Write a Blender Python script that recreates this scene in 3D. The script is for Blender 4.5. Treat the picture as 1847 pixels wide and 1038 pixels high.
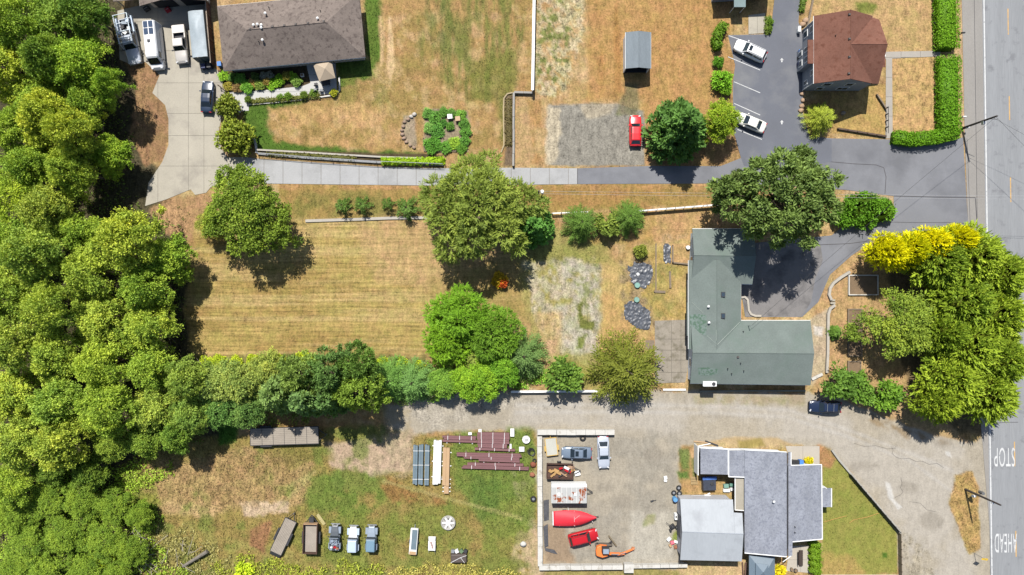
import bpy, bmesh, math, random
import numpy as np
from mathutils import Vector, Matrix

for o in list(bpy.data.objects):
    bpy.data.objects.remove(o)
SC = bpy.context.scene
COL = SC.collection
random.seed(7)

# ------------------------------------------------------------------ camera, sky, sun, exposure
S = 0.085            # metres on the ground for one photograph pixel
HC = 110.0           # flying height of the camera
CX, CY = 923.5, 519.0
cam = bpy.data.cameras.new('camera')
cam.sensor_width = 36.0
cam.lens = 36.0 * HC / (1847 * S)
cam.clip_end = 3000
camo = bpy.data.objects.new('camera', cam)
COL.objects.link(camo)
camo.location = (0, 0, HC)
SC.camera = camo

SUN_EL = math.radians(57)
SUN_AZ = math.radians(-12)          # sun stands a little left of the photo's top
wd = bpy.data.worlds.new('World')
SC.world = wd
wd.use_nodes = True
nt = wd.node_tree
sky = nt.nodes.new('ShaderNodeTexSky')
sky.sky_type = 'NISHITA'
sky.sun_disc = False
sky.sun_elevation = SUN_EL
sky.sun_rotation = SUN_AZ
nt.links.new(sky.outputs[0], nt.nodes['Background'].inputs[0])
nt.nodes['Background'].inputs[1].default_value = 0.085
sl = bpy.data.lights.new('sun', 'SUN')
sl.energy = 5.0
sl.angle = math.radians(0.5)
sl.color = (1.0, 0.965, 0.91)
so = bpy.data.objects.new('sun', sl)
COL.objects.link(so)
ce = math.cos(SUN_EL)
sd = Vector((-math.sin(SUN_AZ) * ce, -math.cos(SUN_AZ) * ce, -math.sin(SUN_EL)))
so.rotation_euler = sd.to_track_quat('-Z', 'Y').to_euler()
so.location = (0, 0, 60)
SC.view_settings.view_transform = 'Standard'
SC.view_settings.look = 'None'
SC.view_settings.gamma = 1.0
SC.view_settings.use_curve_mapping = False
SC.view_settings.exposure = 1.02

# ------------------------------------------------------------------ helpers
def P(x, y, z=0.0):
    """point at height z that the photograph shows at pixel x, y"""
    k = S * (HC - z) / HC
    return Vector(((x - CX) * k, (CY - y) * k, z))

K_EXP = 2.80
class Seen(tuple):
    pass
def C8(r, g, b):
    """base colour of a surface that the sunlit photograph shows as r, g, b"""
    def l(c):
        c /= 255.0
        return (c / 12.92 if c <= 0.04045 else ((c + 0.055) / 1.055) ** 2.4) / K_EXP
    return Seen((l(r), l(g), l(b), 1.0))

def link(o, parent=None):
    COL.objects.link(o)
    if parent is not None:
        o.parent = parent
    return o

def tag(o, label, cat, group=None):
    o['label'] = label
    o['category'] = cat
    if group:
        o['group'] = group
    return o

def thing(name, label, cat, loc=(0, 0, 0), rz=0.0, group=None):
    o = bpy.data.objects.new(name, None)
    o.empty_display_size = 0.3
    link(o)
    o.location = loc
    o.rotation_euler = (0, 0, rz)
    return tag(o, label, cat, group)

class MB:
    """collects shapes and links them as ONE mesh object"""
    def __init__(self):
        self.v, self.f = [], []
    def poly(self, pts):
        n = len(self.v)
        self.v += [tuple(p) for p in pts]
        self.f.append(tuple(range(n, n + len(pts))))
        return self
    def box(self, c, s, rz=0.0, ry=0.0, rx=0.0, taper=1.0):
        n = len(self.v)
        m = Matrix.Rotation(rz, 3, 'Z') @ Matrix.Rotation(ry, 3, 'Y') @ Matrix.Rotation(rx, 3, 'X')
        for dz in (-1, 1):
            t = taper if dz > 0 else 1.0
            for dx, dy in ((-1, -1), (1, -1), (1, 1), (-1, 1)):
                p = m @ Vector((dx * s[0] / 2 * t, dy * s[1] / 2 * t, dz * s[2] / 2))
                self.v.append((c[0] + p.x, c[1] + p.y, c[2] + p.z))
        for q in ((3, 2, 1, 0), (4, 5, 6, 7), (0, 1, 5, 4), (1, 2, 6, 5), (2, 3, 7, 6), (3, 0, 4, 7)):
            self.f.append(tuple(n + i for i in q))
        return self
    def tube(self, p0, p1, r0, r1=None, n=6):
        p0, p1 = Vector(p0), Vector(p1)
        r1 = r0 if r1 is None else r1
        d = (p1 - p0)
        if d.length < 1e-6:
            return self
        q = d.to_track_quat('Z', 'Y')
        b = len(self.v)
        for p, r in ((p0, r0), (p1, r1)):
            for i in range(n):
                a = 2 * math.pi * i / n
                w = p + q @ Vector((math.cos(a) * r, math.sin(a) * r, 0))
                self.v.append(tuple(w))
        for i in range(n):
            j = (i + 1) % n
            self.f.append((b + i, b + j, b + n + j, b + n + i))
        self.f.append(tuple(b + i for i in reversed(range(n))))
        self.f.append(tuple(b + n + i for i in range(n)))
        return self
    def path(self, pts, r, n=5):
        for a, b in zip(pts[:-1], pts[1:]):
            self.tube(a, b, r, r, n)
        return self
    def prism(self, pts, z0, z1, shrink=None):
        """pts counter-clockwise or not; z0/z1 floats"""
        a = sum(pts[i][0] * pts[(i + 1) % len(pts)][1] - pts[(i + 1) % len(pts)][0] * pts[i][1] for i in range(len(pts)))
        if a < 0:
            pts = list(reversed(pts))
        n, b = len(pts), len(self.v)
        self.v += [(p[0], p[1], z0) for p in pts]
        if shrink:
            cx = sum(p[0] for p in pts) / n
            cy = sum(p[1] for p in pts) / n
            self.v += [(cx + (p[0] - cx) * shrink, cy + (p[1] - cy) * shrink, z1) for p in pts]
        else:
            self.v += [(p[0], p[1], z1) for p in pts]
        for i in range(n):
            j = (i + 1) % n
            self.f.append((b + i, b + j, b + n + j, b + n + i))
        self.f.append(tuple(b + n + i for i in range(n)))
        self.f.append(tuple(b + i for i in reversed(range(n))))
        return self
    def sheet3(self, pts, th):
        """a tilted plate: 3-D outline, extruded straight down by th"""
        n, b = len(pts), len(self.v)
        a = sum(pts[i][0] * pts[(i + 1) % n][1] - pts[(i + 1) % n][0] * pts[i][1] for i in range(n))
        if a < 0:
            pts = list(reversed(pts))
        self.v += [tuple(p) for p in pts] + [(p[0], p[1], p[2] - th) for p in pts]
        self.f.append(tuple(b + i for i in range(n)))
        self.f.append(tuple(b + n + i for i in reversed(range(n))))
        for i in range(n):
            j = (i + 1) % n
            self.f.append((b + n + i, b + n + j, b + j, b + i))
        return self
    def ring(self, c, R, r, n=14, m=6, axis='Z', sq=1.0):
        b = len(self.v)
        for i in range(n):
            a = 2 * math.pi * i / n
            for j in range(m):
                t = 2 * math.pi * j / m
                x, y, z = (R + r * math.cos(t)) * math.cos(a), (R + r * math.cos(t)) * math.sin(a), r * math.sin(t) * sq
                p = (x, y, z) if axis == 'Z' else ((x, z, y) if axis == 'Y' else (z, x, y))
                self.v.append((c[0] + p[0], c[1] + p[1], c[2] + p[2]))
        for i in range(n):
            for j in range(m):
                i2, j2 = (i + 1) % n, (j + 1) % m
                self.f.append((b + i * m + j, b + i2 * m + j, b + i2 * m + j2, b + i * m + j2))
        return self
    def blob(self, c, r, seed=0, seg=8, rings=5, rough=0.18, flat=1.0):
        rnd = random.Random(seed)
        b = len(self.v)
        self.v.append((c[0], c[1], c[2] + r[2] * flat))
        for i in range(1, rings):
            a = math.pi * i / rings
            for j in range(seg):
                t = 2 * math.pi * (j + 0.5 * (i % 2)) / seg
                k = 1 + rnd.uniform(-rough, rough)
                self.v.append((c[0] + r[0] * k * math.sin(a) * math.cos(t), c[1] + r[1] * k * math.sin(a) * math.sin(t), c[2] + r[2] * k * math.cos(a)))
        self.v.append((c[0], c[1], c[2] - r[2]))
        for j in range(seg):
            self.f.append((b, b + 1 + j, b + 1 + (j + 1) % seg))
            e = b + 1 + (rings - 2) * seg
            self.f.append((b + 1 + (rings - 1) * seg, e + (j + 1) % seg, e + j))
        for i in range(rings - 2):
            for j in range(seg):
                p = b + 1 + i * seg
                self.f.append((p + j, p + seg + j, p + seg + (j + 1) % seg, p + (j + 1) % seg))
        return self
    def mesh(self, name, mat, smooth=False, off=(0, 0, 0)):
        me = bpy.data.meshes.new(name)
        me.from_pydata([(v[0] - off[0], v[1] - off[1], v[2] - off[2]) for v in self.v], [], self.f)
        me.materials.append(mat)
        if smooth:
            me.polygons.foreach_set('use_smooth', [True] * len(me.polygons))
        me.update()
        return me
    def build(self, name, mat, parent=None, smooth=False, world=False, bevel=0.0, off=None):
        if off is None:
            off = (0, 0, 0)
            if world and parent is not None:
                q = parent
                off = Vector((0, 0, 0))
                while q is not None:
                    off = off + q.location
                    q = q.parent
        me = self.mesh(name, mat, smooth, off)
        if bevel:
            bm = bmesh.new()
            bm.from_mesh(me)
            bmesh.ops.remove_doubles(bm, verts=bm.verts, dist=1e-5)
            bmesh.ops.bevel(bm, geom=[e for e in bm.edges if len(e.link_faces) == 2 and e.calc_face_angle(0) > 0.5], offset=bevel, segments=2, affect='EDGES', profile=0.5)
            bm.to_mesh(me)
            bm.free()
        o = bpy.data.objects.new(name, me)
        return link(o, parent)

def structure(o):
    o['kind'] = 'structure'
    return o

def stuff(o, label=None):
    o['kind'] = 'stuff'
    return o

# ------------------------------------------------------------------ materials
MATS = {}
def M(key, rgb, rough=0.8, var=0.16, scale=0.6, fine=9.0, bump=0.0, metal=0.0, spec=0.3, stretch=None, spots=None):
    """plain paint, stone, metal, shingle: base colour broken up by two noises in world space, an optional third of stains"""
    if key in MATS:
        return MATS[key]
    if not isinstance(rgb, Seen):
        rgb = tuple(c * 0.74 for c in rgb[:3]) + (1.0,)
    m = bpy.data.materials.new(key)
    m.use_nodes = True
    t = m.node_tree
    N = t.nodes
    b = N['Principled BSDF']
    b.inputs['Roughness'].default_value = rough
    b.inputs['Metallic'].default_value = metal
    b.inputs['Specular IOR Level'].default_value = spec
    g = N.new('ShaderNodeNewGeometry')
    vec = g.outputs['Position']
    if stretch:
        mp = N.new('ShaderNodeMapping')
        mp.inputs['Scale'].default_value = stretch
        t.links.new(vec, mp.inputs['Vector'])
        vec = mp.outputs['Vector']
    n1 = N.new('ShaderNodeTexNoise')
    n1.inputs['Scale'].default_value = scale
    n1.inputs['Detail'].default_value = 5
    n2 = N.new('ShaderNodeTexNoise')
    n2.inputs['Scale'].default_value = fine
    n2.inputs['Detail'].default_value = 3
    for n in (n1, n2):
        t.links.new(vec, n.inputs['Vector'])
    ad = N.new('ShaderNodeMath')
    ad.operation = 'ADD'
    t.links.new(n1.outputs['Fac'], ad.inputs[0])
    t.links.new(n2.outputs['Fac'], ad.inputs[1])
    mr = N.new('ShaderNodeMapRange')
    mr.inputs['From Min'].default_value = 0.7
    mr.inputs['From Max'].default_value = 1.3
    mr.inputs['To Min'].default_value = 1 - var
    mr.inputs['To Max'].default_value = 1 + var
    t.links.new(ad.outputs[0], mr.inputs['Value'])
    mx = N.new('ShaderNodeVectorMath')
    mx.operation = 'SCALE'
    mx.inputs[0].default_value = rgb[:3]
    t.links.new(mr.outputs[0], mx.inputs['Scale'])
    out = mx.outputs[0]
    if spots:
        srgb, ssc, lo, hi = spots
        n3 = N.new('ShaderNodeTexNoise')
        n3.inputs['Scale'].default_value = ssc
        n3.inputs['Detail'].default_value = 6
        n3.inputs['Roughness'].default_value = 0.65
        t.links.new(g.outputs['Position'], n3.inputs['Vector'])
        r3 = N.new('ShaderNodeMapRange')
        r3.inputs['From Min'].default_value = lo
        r3.inputs['From Max'].default_value = hi
        t.links.new(n3.outputs['Fac'], r3.inputs['Value'])
        mm = N.new('ShaderNodeMix')
        mm.data_type = 'RGBA'
        t.links.new(r3.outputs[0], mm.inputs['Factor'])
        t.links.new(out, mm.inputs['A'])
        mm.inputs['B'].default_value = srgb
        out = mm.outputs['Result']
    t.links.new(out, b.inputs['Base Color'])
    if bump:
        bp = N.new('ShaderNodeBump')
        bp.inputs['Strength'].default_value = bump
        bp.inputs['Distance'].default_value = 0.05
        t.links.new(n2.outputs['Fac'], bp.inputs['Height'])
        t.links.new(bp.outputs[0], b.inputs['Normal'])
    MATS[key] = m
    return m

def ground_material():
    m = bpy.data.materials.new('ground_cover')
    m.use_nodes = True
    t = m.node_tree
    N = t.nodes
    b = N['Principled BSDF']
    b.inputs['Roughness'].default_value = 0.95
    b.inputs['Specular IOR Level'].default_value = 0.1
    col = N.new('ShaderNodeAttribute')
    col.attribute_name = 'col'
    ms = N.new('ShaderNodeAttribute')
    ms.attribute_name = 'msk'           # r: strength of the grain, g: mowing streaks, b: clumpy tufts
    sep = N.new('ShaderNodeSeparateColor')
    t.links.new(ms.outputs['Color'], sep.inputs[0])
    g = N.new('ShaderNodeNewGeometry')
    def noise(scale, detail, st=None, rough=0.6):
        v = g.outputs['Position']
        if st:
            mp = N.new('ShaderNodeMapping')
            mp.inputs['Scale'].default_value = st
            t.links.new(v, mp.inputs['Vector'])
            v = mp.outputs['Vector']
        n = N.new('ShaderNodeTexNoise')
        n.inputs['Scale'].default_value = scale
        n.inputs['Detail'].default_value = detail
        n.inputs['Roughness'].default_value = rough
        t.links.new(v, n.inputs['Vector'])
        return n.outputs['Fac']
    def math2(op, a, b2):
        n = N.new('ShaderNodeMath')
        n.operation = op
        for i, x in enumerate((a, b2)):
            if isinstance(x, (int, float)):
                n.inputs[i].default_value = x
            else:
                t.links.new(x, n.inputs[i])
        return n.outputs[0]
    fine = noise(3.6, 8, rough=0.8)
    mid = noise(0.8, 6, rough=0.7)
    wisp = noise(1.6, 5, (1.0, 0.35, 1.0), 0.7)
    mp = N.new('ShaderNodeMapping')
    mp.inputs['Scale'].default_value = (0.10, 1.0, 1.0)
    t.links.new(g.outputs['Position'], mp.inputs['Vector'])
    wv = N.new('ShaderNodeTexWave')
    wv.wave_type = 'BANDS'
    wv.bands_direction = 'Y'
    for k_, v_ in (('Scale', 0.42), ('Distortion', 5.0), ('Detail', 3.0), ('Detail Scale', 1.6), ('Detail Roughness', 0.7)):
        wv.inputs[k_].default_value = v_
    t.links.new(mp.outputs['Vector'], wv.inputs['Vector'])
    st = noise(4.5, 5, (0.05, 1.0, 1.0), 0.7)
    a = math2('MULTIPLY', math2('SUBTRACT', fine, 0.5), math2('MULTIPLY', sep.outputs[0], 4.6))
    a = math2('ADD', a, math2('MULTIPLY', math2('SUBTRACT', mid, 0.5), math2('MULTIPLY', sep.outputs[0], 2.0)))
    a = math2('ADD', a, math2('MULTIPLY', math2('SUBTRACT', wisp, 0.5), math2('MULTIPLY', sep.outputs[0], 2.6)))
    c = math2('MULTIPLY', math2('SUBTRACT', st, 0.5), math2('MULTIPLY', sep.outputs[1], 2.0))
    c = math2('ADD', c, math2('MULTIPLY', math2('SUBTRACT', wv.outputs['Fac'], 0.5), math2('MULTIPLY', sep.outputs[1], 0.24)))
    cl = noise(1.5, 3, (1.0, 0.6, 1.0))
    r = N.new('ShaderNodeMapRange')
    r.inputs['From Min'].default_value = 0.52
    r.inputs['From Max'].default_value = 0.62
    t.links.new(cl, r.inputs['Value'])
    d = math2('MULTIPLY', r.outputs[0], math2('MULTIPLY', sep.outputs[2], -0.35))
    tot = math2('ADD', math2('ADD', math2('ADD', a, c), d), 1.0)
    tot = math2('MAXIMUM', tot, 0.25)
    mx = N.new('ShaderNodeVectorMath')
    mx.operation = 'SCALE'
    t.links.new(col.outputs['Color'], mx.inputs[0])
    t.links.new(tot, mx.inputs['Scale'])
    hue = N.new('ShaderNodeMapRange')
    hue.inputs['From Min'].default_value = 0.38
    hue.inputs['From Max'].default_value = 0.62
    t.links.new(noise(0.45, 7, rough=0.75), hue.inputs['Value'])
    hc = N.new('ShaderNodeMix')
    hc.data_type = 'RGBA'
    hc.inputs['A'].default_value = (0.91, 1.0, 0.86, 1)
    hc.inputs['B'].default_value = (1.07, 1.0, 1.06, 1)
    t.links.new(hue.outputs[0], hc.inputs['Factor'])
    hv = N.new('ShaderNodeMix')
    hv.data_type = 'RGBA'
    hv.inputs['A'].default_value = (1, 1, 1, 1)
    t.links.new(ms.outputs['Alpha'], hv.inputs['Factor'])
    t.links.new(hc.outputs['Result'], hv.inputs['B'])
    hm = N.new('ShaderNodeVectorMath')
    hm.operation = 'MULTIPLY'
    t.links.new(mx.outputs[0], hm.inputs[0])
    t.links.new(hv.outputs['Result'], hm.inputs[1])
    t.links.new(hm.outputs[0], b.inputs['Base Color'])
    bp = N.new('ShaderNodeBump')
    bp.inputs['Strength'].default_value = 0.5
    bp.inputs['Distance'].default_value = 0.12
    t.links.new(fine, bp.inputs['Height'])
    t.links.new(bp.outputs[0], b.inputs['Normal'])
    return m

def leaf_material(key, trans=0.28, rough=0.6):
    m = bpy.data.materials.new(key)
    m.use_nodes = True
    t = m.node_tree
    N = t.nodes
    b = N['Principled BSDF']
    b.inputs['Roughness'].default_value = rough
    b.inputs['Specular IOR Level'].default_value = 0.12
    at = N.new('ShaderNodeAttribute')
    at.attribute_name = 'tint'
    oi = N.new('ShaderNodeObjectInfo')
    mx = N.new('ShaderNodeMix')
    mx.data_type = 'RGBA'
    mx.blend_type = 'MULTIPLY'
    mx.inputs['Factor'].default_value = 1.0
    t.links.new(oi.outputs['Color'], mx.inputs['A'])
    t.links.new(at.outputs['Color'], mx.inputs['B'])
    t.links.new(mx.outputs['Result'], b.inputs['Base Color'])
    tr = N.new('ShaderNodeBsdfTranslucent')
    sc = N.new('ShaderNodeMix')
    sc.data_type = 'RGBA'
    sc.blend_type = 'MULTIPLY'
    sc.inputs['Factor'].default_value = 1.0
    sc.inputs['B'].default_value = (1.08, 1.1, 0.5, 1)
    t.links.new(mx.outputs['Result'], sc.inputs['A'])
    t.links.new(sc.outputs['Result'], tr.inputs['Color'])
    ms = N.new('ShaderNodeMixShader')
    ms.inputs[0].default_value = trans
    t.links.new(b.outputs[0], ms.inputs[1])
    t.links.new(tr.outputs[0], ms.inputs[2])
    t.links.new(ms.outputs[0], N['Material Output'].inputs['Surface'])
    return m

LEAF = leaf_material('leaf')
GLASS = M('car_glass', (0.012, 0.018, 0.022, 1), 0.06, 0.05, spec=0.6)
WINDOW = M('window_glass', (0.03, 0.045, 0.06, 1), 0.08, 0.1, spec=0.6)
RUBBER = M('rubber', (0.018, 0.018, 0.019, 1), 0.9, 0.15)
STEEL = M('bare_steel', (0.32, 0.33, 0.34, 1), 0.45, 0.12, metal=0.6)
DARKSTEEL = M('black_steel', (0.03, 0.03, 0.033, 1), 0.6, 0.2)
WHITEP = M('white_paint', (0.62, 0.62, 0.60, 1), 0.6, 0.08)
BARK = M('bark', (0.13, 0.10, 0.07, 1), 0.9, 0.3, 2, 14, bump=0.4)
TIMBER = M('grey_timber', C8(158, 140, 118), 0.9, 0.22, 1.0, 12, stretch=(1, 6, 1))
CONC = M('concrete', C8(206, 198, 180), 0.9, 0.09, 0.35, 6, bump=0.1, spots=(C8(176, 168, 155), 0.25, 0.5, 0.72))
CONC2 = M('concrete_grey', C8(200, 200, 199), 0.9, 0.08, 0.4, 6, bump=0.1, spots=(C8(174, 174, 172), 0.22, 0.5, 0.7))
WCONC = M('white_concrete', C8(240, 236, 226), 0.85, 0.10, 0.8, 8, bump=0.1, spots=(C8(196, 188, 172), 0.9, 0.55, 0.7))
ASPH = M('asphalt', C8(150, 151, 156), 0.92, 0.09, 0.25, 14, bump=0.15, spots=(C8(130, 131, 136), 0.12, 0.45, 0.65))
ASPHN = M('asphalt_lot', C8(126, 129, 138), 0.92, 0.09, 0.3, 14, bump=0.15, spots=(C8(148, 149, 152), 0.16, 0.48, 0.7))
ROADM = M('road_asphalt', C8(166, 168, 170), 0.9, 0.11, 0.55, 9, bump=0.1, stretch=(1, 0.06, 1), spots=(C8(146, 147, 150), 0.5, 0.56, 0.66))
SHOULD = M('shoulder_asphalt', C8(174, 169, 162), 0.92, 0.12, 0.3, 12, bump=0.15, stretch=(1, 0.3, 1))
TAR = M('tar', C8(92, 90, 92), 0.8, 0.15)
PAINTW = M('road_paint_white', C8(240, 240, 238), 0.7, 0.12, 1.5, 12, spots=(C8(176, 177, 178), 2.4, 0.56, 0.68))
PAINTY = M('road_paint_yellow', C8(236, 190, 120), 0.7, 0.15, 1.5, 12, spots=(C8(176, 172, 164), 1.8, 0.54, 0.68))

# ------------------------------------------------------------------ ground: one sheet, painted with what grows or lies there
def lattice(ix, iy, seed):
    h = (ix.astype(np.int64) * 374761393 + iy.astype(np.int64) * 668265263 + seed * 1442695041) & 0xFFFFFFFF
    h = ((h ^ (h >> 13)) * 1274126177) & 0xFFFFFFFF
    return ((h ^ (h >> 16)) & 0xFFFF) / 65535.0

def vnoise(x, y, seed):
    ix, iy = np.floor(x), np.floor(y)
    fx, fy = x - ix, y - iy
    fx, fy = fx * fx * (3 - 2 * fx), fy * fy * (3 - 2 * fy)
    a, b = lattice(ix, iy, seed), lattice(ix + 1, iy, seed)
    c, d = lattice(ix, iy + 1, seed), lattice(ix + 1, iy + 1, seed)
    return (a * (1 - fx) + b * fx) * (1 - fy) + (c * (1 - fx) + d * fx) * fy

def fbm(x, y, scale, seed, octv=5):
    s, amp, tot = 0, 1.0, 0
    for i in range(octv):
        s = s + amp * vnoise(x / scale * 2 ** i + 17.3 * i, y / scale * 2 ** i + 9.1 * i, seed + i)
        tot += amp
        amp *= 0.55
    return s / tot

def sdf(poly, x, y):
    d = np.full(x.shape, 1e18)
    ins = np.zeros(x.shape, bool)
    n = len(poly)
    for i in range(n):
        ax, ay = poly[i]
        bx, by = poly[(i + 1) % n]
        ex, ey = bx - ax, by - ay
        t = np.clip(((x - ax) * ex + (y - ay) * ey) / max(ex * ex + ey * ey, 1e-9), 0, 1)
        d = np.minimum(d, (x - ax - t * ex) ** 2 + (y - ay - t * ey) ** 2)
        if ay != by:
            c = ((ay > y) != (by > y)) & (x < ex * (y - ay) / ey + ax)
            ins ^= c
    d = np.sqrt(d)
    return np.where(ins, -d, d)

GST = 3.0
gx = np.concatenate([[-4200, -2400, -1200, -600, -300], np.arange(-120, 1968, GST), [2150, 2450, 3000, 4200, 6000]])
gy = np.concatenate([[-4200, -2400, -1200, -600, -300], np.arange(-105, 1146, GST), [1350, 1650, 2200, 3500, 5200]])
GX, GY = np.meshgrid(gx, gy)
px, py = GX.ravel(), GY.ravel()
def lin(rgb):
    return np.array(C8(*rgb)[:3])
colr = np.tile(lin((198, 162, 104)), (px.size, 1))
grain = np.full(px.size, 0.55)
streak = np.zeros(px.size)
tuft = np.zeros(px.size)
veg = np.full(px.size, 0.35)

def paint(poly, rgb, soft=6, amp=10, ns=28, a=1.0, patch=None, gr=None, sk=None, tf=None, vg=None, seed=1, band=None):
    soft, amp = soft * 0.6, amp * 1.3
    xs, ys = [p[0] for p in poly], [p[1] for p in poly]
    mg = soft + amp + 6
    sel = np.where((px > min(xs) - mg) & (px < max(xs) + mg) & (py > min(ys) - mg) & (py < max(ys) + mg))[0]
    x, y = px[sel], py[sel]
    d = sdf(poly, x, y) + amp * 2 * (fbm(x, y, ns, seed) - 0.5)
    w = np.clip(0.5 - d / (2 * max(soft, 0.01)), 0, 1)
    w = w * w * (3 - 2 * w) * a
    if patch:
        sc, lo, hi = patch[:3]
        ax_ = patch[3] if len(patch) > 3 else 1.0
        ay_ = patch[4] if len(patch) > 4 else 1.0
        w = w * np.clip((fbm(x * ax_, y * ay_, sc, seed + 40) - lo) / (hi - lo), 0, 1)
    colr[sel] = colr[sel] * (1 - w[:, None]) + lin(rgb) * w[:, None]
    for arr, val in ((grain, gr), (streak, sk), (tuft, tf), (veg, vg)):
        if val is not None:
            arr[sel] = arr[sel] * (1 - w) + val * w

def ell(cx, cy, rx, ry, n=14):
    return [(cx + rx * math.cos(2 * math.pi * i / n), cy + ry * math.sin(2 * math.pi * i / n)) for i in range(n)]
def rect(x0, y0, x1, y1):
    return [(x0, y0), (x1, y0), (x1, y1), (x0, y1)]

# broad mottling of the dry grass
ALLR = rect(-200, -200, 2100, 1240)
paint(ALLR, (180, 140, 84), 5, 0, a=0.8, patch=(60, 0.42, 0.62), seed=3)
paint(ALLR, (214, 184, 134), 5, 0, a=0.6, patch=(34, 0.5, 0.66), seed=5)
# wood floor on the left
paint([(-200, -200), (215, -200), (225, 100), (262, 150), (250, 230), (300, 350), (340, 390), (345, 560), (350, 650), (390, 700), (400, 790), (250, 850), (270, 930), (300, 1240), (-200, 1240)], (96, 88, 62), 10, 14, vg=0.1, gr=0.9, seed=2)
paint([(215, 90), (262, 110), (290, 140), (278, 165), (303, 195), (306, 245), (296, 285), (262, 300), (236, 240), (245, 150)], (170, 132, 92), 4, 5, seed=4, vg=0.3)
paint([(270, 385), (300, 355), (372, 345), (390, 360), (380, 420), (350, 440), (300, 420)], (190, 150, 104), 8, 10, seed=6)
# lawn and dry turf of the grey-brown house
paint([(440, 185), (700, 150), (690, 0), (955, -60), (958, 170), (915, 180), (905, 280), (470, 280)], (188, 150, 92), 4, 4, seed=8)
paint([(460, 190), (700, 30), (955, 0), (958, 170), (905, 280), (480, 275)], (158, 138, 70), 12, 8, a=0.55, patch=(40, 0.46, 0.62), seed=7)
paint([(460, 190), (700, 30), (955, 0), (958, 170), (905, 280), (480, 275)], (216, 182, 130), 12, 8, a=0.5, patch=(16, 0.5, 0.64), seed=71)
paint([(436, 180), (560, 176), (540, 188), (485, 196), (478, 225), (500, 255), (600, 268), (760, 276), (800, 288), (470, 276), (440, 250)], (92, 124, 36), 7, 7, ns=16, vg=1.0, gr=0.45, seed=9)
paint([(608, 110), (662, 100), (655, -40), (682, -40), (690, 90), (676, 135), (640, 150), (612, 165)], (104, 130, 44), 8, 9, ns=18, vg=1.0, seed=10)
paint([(600, 150), (690, 120), (705, 180), (650, 215), (600, 200)], (140, 136, 62), 14, 14, a=0.6, patch=(30, 0.4, 0.6), seed=11, vg=0.8)
paint([(760, -60), (950, -60), (945, 60), (925, 130), (905, 180), (850, 190), (760, 110)], (122, 130, 58), 14, 10, a=0.8, patch=(22, 0.42, 0.60, 1.8, 0.28), seed=12, vg=0.9)
paint([(765, -60), (815, -60), (820, 80), (800, 115), (770, 80)], (98, 120, 54), 14, 8, a=0.6, patch=(18, 0.36, 0.56, 1.6, 0.4), seed=13, vg=0.9)
paint([(840, 120), (935, 90), (925, 180), (905, 270), (895, 180), (850, 180)], (128, 132, 54), 12, 10, a=0.75, seed=14, vg=0.9)
paint([(700, 30), (706, 30), (712, 120), (703, 160), (699, 120)], (226, 192, 140), 3, 1.5, seed=15)
paint([(683, 28), (689, 28), (692, 110), (687, 120)], (222, 186, 134), 3, 1.5, seed=15)
paint([(490, 200), (640, 185), (690, 200), (720, 245), (690, 262), (560, 262), (505, 240)], (214, 172, 112), 12, 10, a=0.8, patch=(24, 0.35, 0.55), seed=16)
# stony, weedy strip and the dry turf east of it
paint([(966, -60), (1050, -60), (1052, 80), (1038, 130), (1010, 180), (966, 170)], (210, 192, 150), 6, 10, patch=(9, 0.36, 0.56), seed=17, gr=0.9, tf=0.5)
paint([(966, -60), (1010, -60), (1030, 60), (1020, 150), (968, 160)], (134, 140, 72), 8, 10, patch=(11, 0.48, 0.62), seed=18, tf=0.6)
paint([(1060, -60), (1320, -60), (1315, 120), (1290, 260), (1165, 290), (1160, 180), (1060, 180)], (198, 152, 90), 8, 6, a=0.85, seed=19)
paint([(1075, -60), (1125, -60), (1125, 170), (1080, 175)], (178, 128, 66), 10, 8, a=0.6, patch=(22, 0.4, 0.6, 1.8, 0.3), seed=20)
paint([(927, 170), (990, 172), (992, 300), (927, 300)], (204, 168, 116), 4, 4, seed=21)
paint([(950, 180), (975, 180), (978, 296), (958, 296)], (184, 138, 76), 7, 5, a=0.7, patch=(22, 0.4, 0.6, 1.6, 0.5), seed=22)
# gravel pad where the red car stands
paint([(988, 190), (1120, 186), (1135, 196), (1162, 200), (1164, 299), (988, 300)], (160, 154, 140), 3, 3, ns=14, gr=0.6, vg=0.0, seed=23)
paint([(985, 192), (1012, 196), (1010, 260), (1002, 298), (985, 298)], (212, 196, 164), 5, 6, ns=14, a=0.85, gr=0.6, vg=0.0, seed=24)
paint([(1040, 190), (1110, 188), (1100, 205), (1060, 212)], (196, 180, 150), 6, 6, a=0.7, seed=25)
paint([(1128, 150), (1152, 150), (1148, 210), (1112, 206)], (134, 128, 92), 7, 6, a=0.8, vg=0.5, seed=26)
# strip between lane and white rail, then the mown field
paint([(500, 332), (1300, 332), (1300, 368), (1000, 384), (520, 398)], (176, 146, 80), 3, 4, seed=27)
paint([(540, 345), (790, 350), (780, 392), (530, 396)], (140, 134, 66), 10, 8, a=0.75, patch=(26, 0.4, 0.6), seed=28, vg=0.9)
paint([(500, 333), (1300, 334), (1300, 342), (500, 342)], (206, 158, 104), 4, 4, a=0.8, patch=(26, 0.35, 0.55), seed=29)
paint([(990, 336), (1295, 336), (1290, 368), (1000, 380)], (184, 140, 80), 6, 6, a=0.7, patch=(28, 0.4, 0.6, 0.4, 1.4), seed=30)
FIELD = [(352, 400), (960, 396), (950, 480), (940, 560), (790, 640), (350, 642), (330, 560)]
paint(FIELD, (190, 164, 92), 6, 10, sk=0.75, seed=31, gr=0.5)
paint(FIELD, (168, 136, 74), 10, 10, a=0.55, patch=(44, 0.48, 0.62, 0.35, 1.5), seed=32)
paint(FIELD, (216, 188, 126), 10, 10, a=0.45, patch=(30, 0.5, 0.62, 0.14, 2.4), seed=33)
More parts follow.
